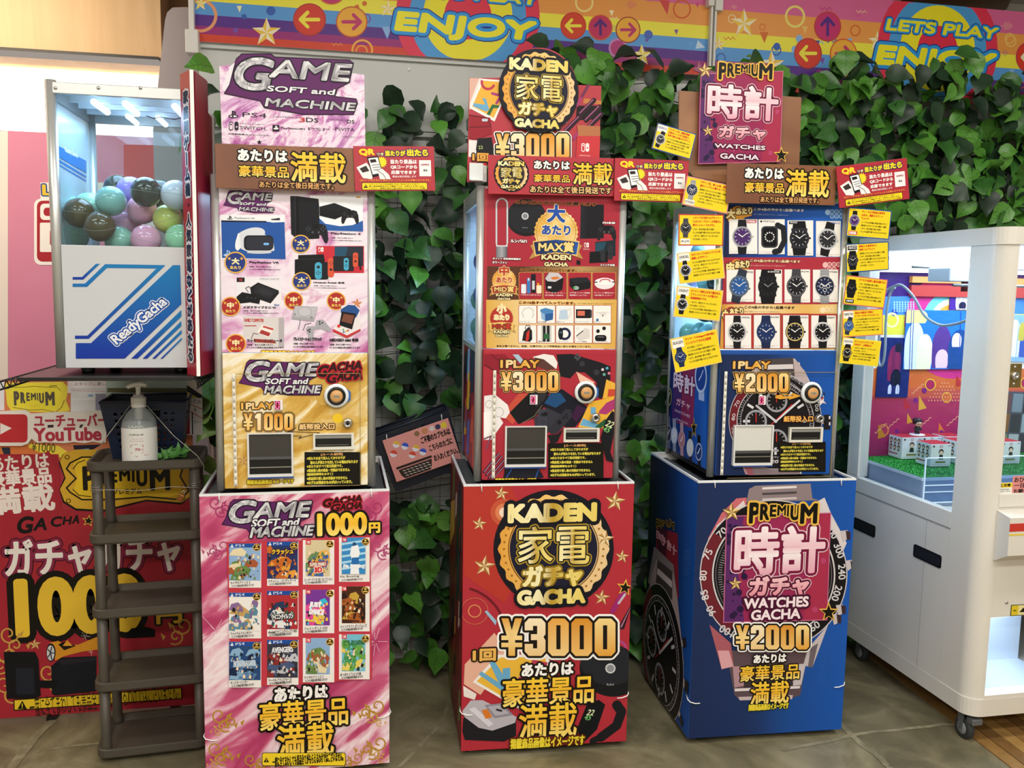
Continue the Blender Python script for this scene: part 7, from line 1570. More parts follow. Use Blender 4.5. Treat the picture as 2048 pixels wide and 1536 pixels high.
A.poly([(-300, 540), (400, 540), (420, 920), (720, 930), (1330, 860), (1330, 2600), (-300, 2600)], 'a42a36')
A.poly([(-60, 560), (240, 545), (335, 520), (360, 560), (390, 900), (380, 920), (-60, 960)], 'a82c38')
for s_, a, b, c, d in (('あたりは', -70, 550, 338, 640), ('豪華景品', -75, 645, 355, 748), ('満載', -85, 758, 378, 935)): A.text(s_, a, b, c, d, 'efe2da', (), wt=.035, rot=4)
# gold plaque
A.poly([(402, 600), (430, 540), (520, 515), (1200, 515), (1320, 560), (1310, 700), (1300, 830), (1240, 885), (1000, 860), (700, 935), (520, 925), (430, 870), (405, 780), (440, 700)], '1a140c'); A.poly([(410, 590), (440, 530), (520, 508), (1200, 508), (1310, 550), (1300, 700), (1310, 820), (1240, 870), (1000, 850), (700, 920), (520, 910), (440, 860), (410, 780), (450, 705)], 'd8aa34'); A.poly([(500, 590), (560, 560), (1180, 560), (1240, 600), (1230, 700), (1240, 800), (1160, 830), (560, 840), (500, 800), (530, 705)], 'ecc42e')
for P in ([(455, 640), (480, 600), (560, 560), (1160, 555), (1260, 600), (1230, 690), (1290, 790), (1230, 850), (1000, 830), (760, 850), (560, 850), (480, 800), (455, 770), (520, 705), (455, 640)],): A.line(P, 11, '1c160c')
A.line([(500, 640), (530, 600), (580, 580)], 6, '1c160c'); A.line([(500, 780), (540, 820), (620, 830)], 6, '1c160c'); A.ring(460, 560, 12, 17, '1c160c', 12); A.ring(468, 858, 12, 17, '1c160c', 12); A.ring(1250, 840, 12, 17, '1c160c', 12)
premium_word(A, 562, 622, 1165, 785, '1c160c', w=0); A.text('プレミアム', 770, 775, 970, 810, '1c160c', (), wt=.02, res=1)
for s_, a, b, c, d in (('G', 115, 965, 230, 1080), ('A', 232, 975, 330, 1058), ('C', 345, 965, 425, 1035), ('H', 430, 965, 490, 1020), ('A', 495, 955, 548, 1012)): A.text(s_, a, b, c, d, '1a1414', (), wt=.05, sh=.2, res=1)
A.star(605, 995, 48, 'e8b84a', 8); A.star(605, 995, 34, '15120e', 8)
A.text('ガチャガチャ', 25, 1125, 1235, 1335, 'efe6de', ((.09, '1c1012'), (.07, '8a2a48')), wt=.03)
A.frame(zf(0, 1086, 450, 1536))
A.text('1000', 90, 240, 985, 600, 'ecc23a', ((.1, '15110c'),), wt=.055); A.text('円', 1065, 440, 1245, 545, 'ecc23a', ((.12, '15110c'),), wt=.05)
for x, y, f_ in ((60, 620, 1), (60, 760, -1), (330, 880, 1), (30, 960, 1), (1250, 560, -1)): scroll(A, x, y, 70, 'c89a4a', f_, 2)
A.star3(240, 690, 44, 'e8c48a', 'a8743a'); sparks(A, 585, 635, 3, 'f4dcd0', 10, 40); sparks(A, 620, 740, 4, 'f4dcd0', 10, 40)
A.poly([(28, 740), (240, 740), (265, 790), (280, 1040), (240, 1060), (50, 1060)], '131316'); A.poly([(110, 850), (235, 850), (240, 1030), (115, 1030)], '20222c')
A.poly([(350, 840), (420, 780), (660, 770), (660, 1010), (380, 1040), (355, 1030)], '16181f'); A.poly([(400, 800), (660, 775), (660, 800), (420, 830)], '26242c'); A.poly([(250, 935), (400, 935), (380, 990), (260, 985)], '101014')
A.poly([(340, 680), (400, 665), (450, 700), (540, 690), (660, 640), (720, 660), (700, 720), (560, 740), (440, 770), (380, 800)], 'd8932a'); A.poly([(400, 690), (440, 670), (520, 700), (440, 730)], '17130e'); A.poly([(460, 660), (500, 700), (430, 700)], 'e0a030'); A.ell(350, 745, 32, 62, '17130e', 24); A.ell(348, 748, 26, 52, 'd4d4d8', 20)
for k in range(5): a = k * 1.256; A.line([(348, 748), (348 + 22 * math.cos(a), 748 + 44 * math.sin(a))], 8, '3a3a40')
A.poly([(860, 620), (900, 580), (1000, 570), (1060, 590), (1060, 640), (860, 650)], '101014')
A.poly([(98, 1068), (1240, 985), (1242, 1058), (100, 1138)], 'e8c42e'); A.line([(98, 1068), (1240, 985), (1242, 1058), (100, 1138)], 7, '1a1408', True); tri_mark(A, 155, 1104, 32); A.text('一度に全てまわしても景品全てがもらえるわけではございません。', 200, 1022, 1225, 1092, '2a220c', (), rot=3.2, res=1)
A.rect(-300, 1142, 60, 1160, 'a42a36')
A.build(pb)
for x in (xa + .1, (xa + xb2) / 2, xb2 - .08):
    MB().box(x - .015, YPO - .02, 0, x + .015, YPO + .03, .012).build('foot', M_BLACK, pb)
# cut-out video sign
def yt(A):
    A.frame(zf(0, 740, 220, 1536))
    A.rr(-300, 618, 385, 1012, 60, 'c03238'); A.poly([(5, 740), (165, 812), (5, 900)], 'efe6de')
    A.text('ユーチューバー', 470, 618, 1500, 785, 'b8384a', (), wt=.035, res=2); A.text('YouTube', 462, 808, 1420, 985, 'b8384a', (), wt=.05)
    A.poly([(665, 768), (748, 764), (748, 800), (665, 806)], '3a2430'); A.poly([(1120, 765), (1165, 755), (1140, 805), (1105, 808)], '3a2430')
pts = [(-310, 590), (350, 560), (430, 610), (760, 590), (1500, 570), (1540, 640), (1490, 760), (1480, 1010), (1400, 1020), (1300, 1000), (1180, 1022), (1030, 1005), (900, 1022), (640, 1010), (520, 1018), (440, 960), (390, 1030), (300, 1060), (-310, 1060)]
poly_sign('channel_sign', YPO - .012, [(x * .14323, 740 + y * .14323) for x, y in pts], 'white cut-out sign with red play button and video channel name on the poster board', 'sign', mat('sign_white', 'ece4dc', .4), .008, yt)
sign('handwritten_note', 3.07, (374, 762), (404, 762), (374, 800), 'white and yellow printed leaflet with black stripe above the handwritten note', 'note', mat('note_cream', 'e4dccb', .5), .002, art=lambda A: (A.poly([(0, .2), (1, .75), (1, 1), (0, .55)], '17161a'), A.poly([(0, .55), (1, 1), (.4, 1), (0, .7)], 'd8c468')))
def note(A):
    A.rect(0, 0, 1, 1, 'e6e2dc'); A.line([(0, .13), (1, .3)], .05, 'b83a48'); A.line([(.1, .33), (1, .55)], .05, 'b83a48'); A.text('したお', .2, .03, .95, .14, '1c1a20', (), rot=-12, res=1); A.text('金', .45, .26, .65, .36, '1c1a20', (), res=1); A.text('アー', .45, .62, .9, .7, '1c1a20', (), res=1); A.rect(.33, .38, .4, .98, '1a1818'); A.rect(0, .35, .2, .98, 'a8283a')
sign('handwritten_note', 3.06, (373, 796), (405, 796), (373, 870), 'white handwritten note with red rules and black bar behind the navy basket', 'note', mat('note_cream'), .002, art=note)

# ---- brown resin rack of five trays
RES = mat('brown_resin', '4a443b', .45, bump=(60, .08))
RL = np.array([-.747, 2.775, 0]); RY = math.radians(4); RWd, RDp = .335, .25
rack = empty('plastic_rack', RL, RY, 'brown plastic rack with five rounded trays beside the pink box base', 'rack')
def tray(z, parent, W=RWd, D=RDp, r=.035, h=.03):
    o = rrect_pts(0, 0, W, D, r, 5); i1 = rrect_pts(.010, .010, W - .010, D - .010, r - .008, 5); i2 = rrect_pts(.028, .028, W - .028, D - .028, r - .015, 5); ob = rrect_pts(.004, .004, W - .004, D - .004, r - .003, 5)
    n = len(o); V = [(x, y, z - h) for x, y in ob] + [(x, y, z - h * .8) for x, y in o] + [(x, y, z - .002) for x, y in o] + [(x, y, z) for x, y in rrect_pts(.003, .003, W - .003, D - .003, r - .002, 5)] + [(x, y, z) for x, y in i1] + [(x, y, z - .016) for x, y in i2]
    F = []
    for k in range(5):
        for j in range(n): F.append((k * n + j, k * n + (j + 1) % n, (k + 1) * n + (j + 1) % n, (k + 1) * n + j))
    F.append(tuple(5 * n + j for j in range(n))); F.append(tuple(range(n))[::-1])
    return MB().add(V, F).build('tray', RES, parent)
TZ = [.957, .732, .497, .262, .045]
for z in TZ: tray(z, rack)
for k in range(4):
    zt_, zb_ = TZ[k] - .03, TZ[k + 1] - .016
    for x, y, rear in ((.028, .028, 0), (RWd - .028, .028, 0), (.030, RDp - .032, 1), (RWd - .030, RDp - .032, 1)):
        z0 = zb_ if True else 0
        pts = [(x, y, zb_ - .002), (x, y, zb_ + .012), (x, y, zb_ + .05), (x, y, zt_ + .004)]
        MB().tube(pts, [.018 if rear else .0165, .0165, .0150, .0158], 18).build('post', RES, rack)
for x, y in ((.04, .04), (RWd - .04, .04), (.04, RDp - .04), (RWd - .04, RDp - .04)):
    MB().lathe((x, y, 0), [(0, 0), (.014, 0), (.016, .016), (0, .016)], 12).build('foot', RES, rack)
def rk(x, y, z):   # rack frame to world
    c, s_ = math.cos(RY), math.sin(RY); return (RL[0] + x * c - y * s_, RL[1] + x * s_ + y * c, z)
# ---- slotted baskets
def basket(name, W0, W1, D0, D1, H, m, handle=True, parent=None):
    """open box that widens upward; walls pierced by square holes"""
    mb = MB(); cell = .0105
    def wall(P00, P10, P11, P01, nu, nv, hole):
        P00, P10, P11, P01 = map(Vector, (P00, P10, P11, P01))
        def q(u, v): return (P00 * (1 - u) * (1 - v) + P10 * u * (1 - v) + P11 * u * v + P01 * (1 - u) * v)[:]
        b = len(mb.v)
        for j in range(nv + 1):
            for i in range(nu + 1): mb.v.append(q(i / nu, j / nv))
        for j in range(nv):
            for i in range(nu):
                if hole(i, j, nu, nv): continue
                k = b + j * (nu + 1) + i; mb.f.append((k, k + 1, k + nu + 2, k + nu + 1)); mb.sm.append(False); mb.mi.append(0)
    a = [(-W0 / 2, -D0 / 2, 0), (W0 / 2, -D0 / 2, 0), (W0 / 2, D0 / 2, 0), (-W0 / 2, D0 / 2, 0)]; c = [(-W1 / 2, -D1 / 2, H), (W1 / 2, -D1 / 2, H), (W1 / 2, D1 / 2, H), (-W1 / 2, D1 / 2, H)]
    def hf(i, j, nu, nv):
        if handle and nv - 5 <= j <= nv - 3 and nu * .34 < i < nu * .66: return True
        return i % 2 == 1 and j % 2 == 1 and 1 < i < nu - 2 and 1 < j < nv - 2 and not (handle and j > nv - 7 and nu * .3 < i < nu * .7)
    for k in range(4):
        k2 = (k + 1) % 4; L = (Vector(c[k]) - Vector(c[k2])).length
        wall(a[k], a[k2], c[k2], c[k], int(L / cell) | 1, int(H / cell) | 1, hf)
    mb.add(a, [(0, 3, 2, 1)])
    o = mb.build(name, m, parent)
    md = o.modifiers.new('thickness', 'SOLIDIFY'); md.thickness = .003; md.offset = 0
    rim = MB(); rw = .007
    for k in range(4):
        p, q_ = c[k], c[(k + 1) % 4]; rim.tube([p, q_], .0045, 8)
    return o, rim
NAVYP = mat('navy_plastic', '1c2740', .4)
bo, rim = basket('basket_body', .20, .25, .12, .215, .185, NAVYP)
bx = empty('storage_basket', rk(.158, .195, TZ[0] - .0155), RY, 'navy slotted plastic basket standing on the brown rack behind the pump bottle', 'basket')
bo.parent = bx; rim.build('rim', NAVYP, bx)
# ---- hand gel bottle with pump
gx = ony(272, 912, 2.835); gb = empty('pump_bottle', rk(.148, .058, TZ[0] - .0155), 0, 'clear hand gel pump bottle with white label on the brown rack', 'bottle')
gb.scale = (1.38, 1.38, 1.36)
r0 = .037
MB().lathe((0, 0, 0), [(0, 0), (r0 - .004, 0), (r0, .004), (r0, .088), (r0 - .002, .100), (r0 - .012, .116), (.014, .126), (.0125, .134), (0, .134)], 36).build('bottle', mat('bottle_clear', 'd8e2e4', .08, alpha=.38), gb)
MB().lathe((0, 0, .003), [(0, 0), (r0 - .003, 0), (r0 - .003, .080), (0, .080)], 30).build('gel', mat('gel', 'dfe6e8', .1, alpha=.35), gb)
lab = MB(); n = 28; V = []; F = []
for k in range(n + 1):
    a = math.radians(180 + 180 * k / n); V += [((r0 + .0006) * math.cos(a), (r0 + .0006) * math.sin(a), .004), ((r0 + .0006) * math.cos(a), (r0 + .0006) * math.sin(a), .084)]
    if k: F.append((2 * k - 2, 2 * k, 2 * k + 1, 2 * k - 1))
lab.add(V, F, True); lo = lab.build('label', mat('label_white', 'efeeea', .45), gb)
# label print wraps the cylinder
LA = Art(lambda P: np.stack([(P[:, 0] - .5) * .085, (1 - P[:, 1]) * .08], 1), (0, 0, .004), X3, Z3, (0, -1, 0))
LA.text('OSÉQUE', .33, .14, .68, .20, '4a484c', (), wt=.02, res=1); LA.text('アルコール', .38, .27, .66, .305, 'b04a50', (), res=1); LA.text('ハンドジェル', .34, .33, .68, .375, 'b04a50', (), res=1)
LA.line([(.36, .52), (.37, .47), (.5, .44), (.66, .47), (.67, .52)], .012, 'b04a50'); LA.line([(.36, .52), (.67, .52)], .01, 'b04a50'); LA.text('70', .47, .55, .6, .63, 'b04a50', (), wt=.04, res=1); LA.text('%', .62, .57, .68, .62, 'b04a50', (), res=1); LA.line([(.36, .67), (.66, .67), (.51, .8), (.36, .67)], .01, 'b04a50'); LA.text('医薬部外品', .68, .74, .8, .765, 'b04a50', (), res=1); LA.text('HAND GEL 500ml', .35, .9, .68, .93, '4a484c', (), res=1); LA.text('SARA', .3, -.09, .7, -.02, 'e8e8e8', (), res=1)
for i, V_ in enumerate(LA.V):
    u = V_[:, 0] * 1.0; rr = r0 + .0007 + (-V_[:, 1]); a = u / r0 - math.pi / 2
    LA.V[i] = np.stack([rr * np.cos(a), rr * np.sin(a), V_[:, 2]], 1)
LA.build(lo)
pw = mat('pump_white', 'f0f0ef', .35)
MB().lathe((0, 0, 0), [(0, .128), (.0155, .128), (.0160, .132), (.0160, .148), (.0150, .151), (.011, .152), (.011, .156), (0, .156)], 28).build('collar', pw, gb)
pt_ = MB().lathe((0, 0, 0), [(.0055, .155), (.0048, .165), (.0055, .172), (.007, .177), (0, .178)], 16)
pt_.tube([(.018, 0, .177), (.006, 0, .181), (-.008, 0, .180), (-.020, 0, .175), (-.023, 0, .172)], [.004, .0065, .006, .005, .004], 12)
pt_.build('pump_head', pw, gb); MB().tube([(0, 0, .01), (0, 0, .128)], .003, 8).lathe((0, 0, 0), [(.0075, .10), (.0085, .102), (.0085, .128), (0, .128)], 14).build('dip_tube', mat('tube_milky', 'dcdcda', .4), gb)
# ---- sprig of green leaves
GP = mat('sprig_green', '3f7a34', .45, var=(40, '5f9a48')); sp_ = empty('leaf_sprig', rk(.245, .055, TZ[0] - .0155), 0, 'small green leafy sprig lying on the brown rack beside the pump bottle', 'plant')
q = random.Random(5); smesh = leaf_mesh('blade', GP, 1, .40, .35, .3, 3)
MB().tube([(-.05, -.01, .003), (-.02, 0, .012), (.03, .005, .016)], .0015, 6).build('stem', GP, sp_)
for k in range(16):
    o = bpy.data.objects.new('blade', smesh); link(o, sp_)
    L = q.uniform(.03, .052); a = q.uniform(-1.5, 1.5); x = q.uniform(-.045, .04)
    o.matrix_local = Matrix.Translation((x, q.uniform(-.01, .02), q.uniform(.008, .03))) @ Matrix.Rotation(a, 4, 'Y') @ Matrix.Rotation(math.radians(-90) + q.uniform(-.7, .5), 4, 'X') @ Matrix.Scale(L, 4)
# ---- security wire and padlock
wr_m = mat('steel_wire', 'a8a49a', .3, metal=.8)
ptsw = [rk(.012, .01, .957), rk(.06, .012, 1.03), rk(.125, .05, 1.122), rk(.148, .036, 1.124), rk(.171, .05, 1.122), rk(.25, .02, 1.03), rk(.32, .01, .965), rk(.338, .0, .935), rk(.335, .004, .905)]
wo = MB().tube(ptsw, .0012, 6).build('security_wire', wr_m); tag(wo, 'thin steel security wire running from the pump bottle neck to the rack corners', 'wire')
lp = []
for k in range(9): lp.append(rk(.012 + .31 * k / 8, .008 - .004 * math.sin(k), .868 + .004 * math.sin(k * 1.3)))
w2 = MB().tube(lp, .0011, 6)
for x in (.028, RWd - .028):
    for dz in (0, .007, .014): w2.tube([rk(x + .018 * math.cos(t), .028 + .018 * math.sin(t), .868 + dz + .004 * math.sin(t)) for t in np.linspace(0, 6.28, 14)], .0009, 5)
o = w2.build('security_wire', wr_m); tag(o, 'steel wire tied straight across the rack posts below the top tray', 'wire')
pl = empty('padlock', rk(.268, .0, .838), 0, 'small brass padlock hanging on the wire under the top tray', 'padlock')
lk = MB().cham((-.009, -.0045, -.011), (.009, .0045, .011), .002).build('lock_body', mat('old_brass', '8a5a30', .3, metal=.8), pl); lk.rotation_euler = (0, math.radians(28), 0)
sh_ = MB().tube([(-.005, 0, .010), (-.005, 0, .020), (0, 0, .025), (.005, 0, .020), (.005, 0, .010)], .0015, 8).build('shackle', wr_m, pl); sh_.rotation_euler = (0, math.radians(28), 0)

# ---- black wire shelving and its board
WB = mat('black_wire', '17181a', .35)
ZS = 1.222
ws = empty('wire_shelf', (-1.0, 2.85, 0), 0, 'black wire shelving unit carrying the small capsule machine', 'shelf')
sx0, sx1, sy0, sy1 = -1.75, -.395, 2.60, 3.17
off = np.array(ws.location)
def W3(x, y, z): return (x - off[0], y - off[1], z)
def truss(p, q_, parent):
    mb = MB(); p, q_ = Vector(p), Vector(q_); mb.tube([p, q_], .003, 8); d = Vector((0, 0, -.022)); mb.tube([p + d, q_ + d], .003, 8)
    n = int((q_ - p).length / .022); P = [p + (q_ - p) * (k / n) + (d if k % 2 else Vector((0, 0, 0))) for k in range(n + 1)]; mb.tube(P, .0016, 5)
    return mb.build('truss', WB, parent)
xl_ = -.905; sy1 = 3.17
truss(W3(xl_, sy0, ZS), W3(xl_, sy1, ZS), ws); truss(W3(sx1, sy0, ZS), W3(sx1, sy1, ZS), ws); truss(W3(xl_, sy1, ZS), W3(sx1, sy1, ZS), ws)
g_ = MB()
for k in range(16): y = sy0 + .02 + k * (sy1 - sy0 - .04) / 15; g_.tube([W3(xl_, y, ZS + .001), W3(sx1, y, ZS + .001)], .0014, 5, False)
g_.build('shelf_wires', WB, ws)['kind'] = 'stuff'
for x, y in ((xl_ + .01, sy1), (sx1 - .01, sy1)): MB().tube([W3(x, y, 0), W3(x, y, 1.232)], .0125, 14).lathe(W3(x, y, ZS - .03), [(.0125, 0), (.017, .004), (.015, .04), (.0125, .044)], 14).build('upright', M_CHROME, ws)
bdx0, bdx1 = ony(35, 757, 2.575)[0], ony(388, 757, 2.575)[0]
o = MB().cham((bdx0, 2.575, ZS + .003), (bdx1, 3.02, ZS + .014), .001).build('shelf_board', mat('board_black', '1b1a1a', .3)); tag(o, 'glossy black board lying on the wire shelf under the small capsule machine', 'board')
ZB = ZS + .014

# ---- small capsule machine
cx0, cx1, cy0, cy1, cz0, cz1 = -.779, -.392, 2.65, 3.07, ZB + .018, 2.042
sm_ = empty('small_capsule_machine', ((cx0 + cx1) / 2, (cy0 + cy1) / 2, ZB), 0, 'short white and silver capsule machine with blue diagonal print standing on the black board', 'vending machine')
so_ = np.array(sm_.location)
def S(x, y, z): return (x - so_[0], y - so_[1], z - so_[2])
def sbox(nm, m, x0, y0, z0, x1, y1, z1, b=0, par=None): return MB().box(*S(x0, y0, z0), *S(x1, y1, z1), b).build(nm, m, par or sm_)
for x in (cx0 + .013, cx1 - .013):
    for y in (cy0 + .013, cy1 - .013): MB().tube([S(x, y, cz0), S(x, y, cz1)], .0145, 14).build('corner_post', M_ALU, sm_)
for x, y in ((cx0 + .075, cy0 + .04), (cx1 - .06, cy0 + .04), (cx0 + .075, cy1 - .06), (cx1 - .06, cy1 - .06)): MB().lathe(S(x, y, ZB), [(0, 0), (.016, 0), (.02, .018), (0, .018)], 14).build('foot', M_BLACK, sm_)
zg = ony(115, 489, cy0)[2]; ztop = ony(100, 186, cy0)[2]
tr_ = sbox('top_rail', M_ALU, cx0 + .02, cy0, ztop, cx1 - .01, cy0 + .012, cz1 - .006, .002)
for px_ in (111, 197, 281): x = ony(px_, 176, cy0)[0]; MB().lathe(S(x, cy0, ony(px_, 176, cy0)[2]), [(0, -.002), (.004, -.002), (.005, 0)], 10, 'y').build('screw', M_STEEL, tr_)
sbox('roof_plate', M_WHITE, cx0 + .013, cy0 + .013, cz1 - .012, cx1 - .013, cy1 - .013, cz1 - .004)
for y in (.12, .21, .30): sbox('ceiling_rib', mat('rib_white', 'dfe6ec', .4), cx0 + .03, cy0 + y, cz1 - .035, cx1 - .03, cy0 + y + .012, cz1 - .012)
fp = sbox('front_panel', mat('panel_white', 'c6c9cc', .4), cx0 + .026, cy0 + .002, cz0, cx1 - .02, cy0 + .014, zg, .0015)
A = plane_art((0, cy0 + .0016, 0), X3, Z3); A.frame(zf(0, 450, 450, 1536))
BL = Grad('y', (0, '1a78b4'), (.35, '1668b0'), (.6, '184aa4'), (1, '16349a'))
A.poly([(496, 355), (560, 355), (655, 265), (683, 265), (568, 373), (496, 373)], BL)
A.poly([(496, 400), (580, 400), (718, 267), (1130, 274), (606, 777), (512, 777), (512, 755), (597, 755), (1068, 297), (730, 293), (595, 422), (496, 422)], BL)
A.poly([(1180, 274), (1230, 274), (1238, 540), (852, 912), (518, 912), (518, 806), (622, 806)], BL)
for a, b, c, d in ((1238, 580, 1238, 625), (1238, 655, 1238, 690), (1240, 715, 1240, 740), (1242, 768, 1242, 782)):
    w_ = {580: (896, 940), 655: (974, 1005), 715: (1040, 1060), 768: (1096, 1110)}[b]; A.poly([(a, b), (c, d), (w_[1], 912), (w_[0], 912)], BL)
A.text('ReadyGacha', 718, 610, 1190, 705, 'e6e8ee', ((.16, 'e6e8ee'), (.10, '1a4ea2')), wt=.03, rot=40.5)
A.build(fp, inv=inv_of(tuple(so_), 0))
sbox('front_glass', GL, cx0 + .027, cy0 + .006, zg, cx1 - .027, cy0 + .009, ztop)
sbox('left_glass', mat('milky_pane', 'c4e4ee', .2, alpha=.7), cx0 + .006, cy0 + .027, zg - .02, cx0 + .009, cy1 - .027, cz1 - .03)
sbox('left_panel', mat('panel_white'), cx0 + .004, cy0 + .027, cz0, cx0 + .010, cy1 - .027, zg - .02)
sbox('back_glass', GL, cx0 + .027, cy1 - .009, zg - .02, cx1 - .027, cy1 - .006, cz1 - .03)
sbox('right_board', mat('board_deep_red', '8c1c30', .4), cx1 - .010, cy0 + .027, cz0, cx1 - .004, cy1 - .027, cz1 - .012)
sbox('back_panel', mat('panel_white'), cx0 + .027, cy1 - .012, cz0, cx1 - .027, cy1 - .004, zg - .02)
sbox('floor_plate', M_BLACK, cx0 + .013, cy0 + .016, cz0 - .0005, cx1 - .013, cy1 - .013, cz0 + .012)
sbox('capsule_floor', mat('floor_grey', '2c2e32', .5), cx0 + .014, cy0 + .016, zg - .035, cx1 - .014, cy1 - .016, zg - .028)
for z in (cz1 - .045,): sbox('rear_rail', M_ALU, cx0 + .027, cy1 - .016, z, cx1 - .027, cy1 - .004, cz1 - .012); sbox('left_rail', M_ALU, cx0 + .003, cy0 + .027, z, cx0 + .013, cy1 - .027, cz1 - .012)
# slanting sticker on the left pane
st_ = MB(); xx = cx0 + .0102
def SL(x, y): p = onx(x, y, xx); return S(*p)
st_.add([SL(112, 289), SL(173, 322), SL(173, 347), SL(112, 311)], [(0, 1, 2, 3)]).add([SL(113, 316), SL(173, 352), SL(173, 356), SL(113, 321)], [(0, 1, 2, 3)]).add([SL(113, 325), SL(173, 361), SL(173, 364), SL(113, 328)], [(0, 1, 2, 3)])
so2 = st_.build('glass_sticker', mat('sticker_blue', '1a7ac0', .35), sm_)
LA = Art(lambda P: P, np.array(onx(130, 309, xx + .0006)) - so_, (0, 1, 0), Z3, (1, 0, 0)); LA.text('ReadyGacha', 0, .022, .13, 0.004, 'f2f4f8', (), wt=.05, sh=-.4, res=1); LA.build(so2)
# lamps: front row of tubes runs from front to back
for k, (px_, py_) in enumerate(((187, 192), (250, 194), (349, 200))):
    p = ony(px_, py_, cy0 + .05); MB().tube([S(p[0], cy0 + .05, cz1 - .045), S(p[0], cy0 + .20, cz1 - .045)], .009, 12).build('lamp_tube', LED, sm_)
for k, (px_, py_) in enumerate(((258, 252), (318, 256))):  # added rear pair imitates the front tubes' reflection in the back glass
    p = ony(px_, py_, cy0 + .26); MB().tube([S(p[0], cy0 + .25, cz1 - .045), S(p[0], cy0 + .37, cz1 - .045)], .008, 12).build('lamp_tube', LED, sm_)
wm = MB(); q = random.Random(2)
P = [S(-.56 + .02 * k, cy0 + .21 + .01 * math.sin(k * 2.1), cz1 - .048 - .006 * abs(math.sin(k * 1.3))) for k in range(9)]; wm.tube(P, .0014, 5); wm.build('lamp_wires', mat('dark_wire', '3a1c1c', .5), sm_)
l = bpy.data.lights.new('cabinet_lamp', 'AREA'); l.shape = 'RECTANGLE'; l.size = .3; l.size_y = .3; l.energy = 1.9; l.color = (.5, .74, 1)
o = bpy.data.objects.new('cabinet_lamp_light', l); link(o, sm_); o.location = S((cx0 + cx1) / 2, (cy0 + cy1) / 2, cz1 - .055)
# folded red slogan column on the right front corner
LX, CX_, RX = ony(366, 400, 2.648)[0], ony(389, 400, 2.585)[0], ony(418, 400, 2.70)[0]
zc0, zc1 = ZB + .0005, ony(389, 140, 2.585)[2]
col_ = MB().prism([(LX, 2.648), (CX_ - .004, 2.585), (CX_ + .004, 2.585), (RX, 2.70), (RX - .004, 2.703), (CX_, 2.592), (LX + .002, 2.652)], zc0, zc1, 'z').build('slogan_column', [mat('column_red', 'b02c3c', .35)])
tag(col_, 'tall folded red cardboard strip with vertical slogan at the corner of the small machine', 'sign')
MB().box(CX_ - .005, 2.5835, zc0, CX_ + .005, 2.5852, zc1).build('white_edge', M_FOAM, col_)
ex_ = np.array([CX_ - .004 - LX, 2.585 - 2.648, 0]); wl_ = np.linalg.norm(ex_); ex_ /= wl_
LA = rect_art((LX, 2.648, zc1), ex_, Z3, wl_, zc1 - zc0); LA.O = LA.O + LA.en * .0005
LA.vtext('家庭用ゲーム機・人気家電などがあたる', .3, .055, .82, .955, '1c2040', ((.13, 'f0eef4'),), wt=.06); LA.build(col_)
MB().prism([(CX_ + .006, 2.5875), (RX, 2.701), (RX + .003, 2.6995), (CX_ + .0085, 2.586)], zc0, zc1 - .004, 'z').build('side_flap', mat('column_dark', '8a1c34', .35), col_)

# ------------------------------------------------------------------ capsule balls
def ball_mat(n, c, shine=.16): return mat('ball_' + n, c, shine, coat=.4, var=(9, c))
BALLC = {'mint': 'a8dcc0', 'bronze': '5a4a2c', 'dark_bronze': '34382c', 'pink': 'f4a8c2', 'lilac': '9a84d8', 'yellow': 'dcdc6a', 'aqua': 'a4e0e8', 'green': 'a8e0b0', 'white': 'dfe4f0', 'teal': '8cc4bc'}
ball_me = {}
def ball(p, c, label, group, r=.0425):
    if c not in ball_me:
        mb = MB(); prof = [(math.sin(math.pi * k / 14), -math.cos(math.pi * k / 14)) for k in range(15)]; mb.lathe((0, 0, 0), [(max(a, 1e-4), b) for a, b in prof], 28)
        o = mb.build('capsule_ball', ball_mat(c, BALLC[c])); ball_me[c] = o.data; bpy.data.objects.remove(o)
    t = bpy.data.objects.new('capsule_ball', ball_me[c]); link(t); t.location = p; t.scale = (r, r, r); t.rotation_euler = (RNG.uniform(-.4, .4), RNG.uniform(-.4, .4), 0)
    tag(t, label, 'capsule', group)
    # seam ring of the two halves
    if 'seam' not in ball_me:
        s_ = MB().tube([(1.003 * math.cos(a), 1.003 * math.sin(a), 0) for a in np.linspace(0, 2 * math.pi, 29)[:-1]], .012, 4, False, True).build('seam', mat('seam_shade', 'c8c8c0', .3, alpha=.55)); ball_me['seam'] = s_.data; bpy.data.objects.remove(s_)
    k = bpy.data.objects.new('seam', ball_me['seam']); link(k, t)
    return t
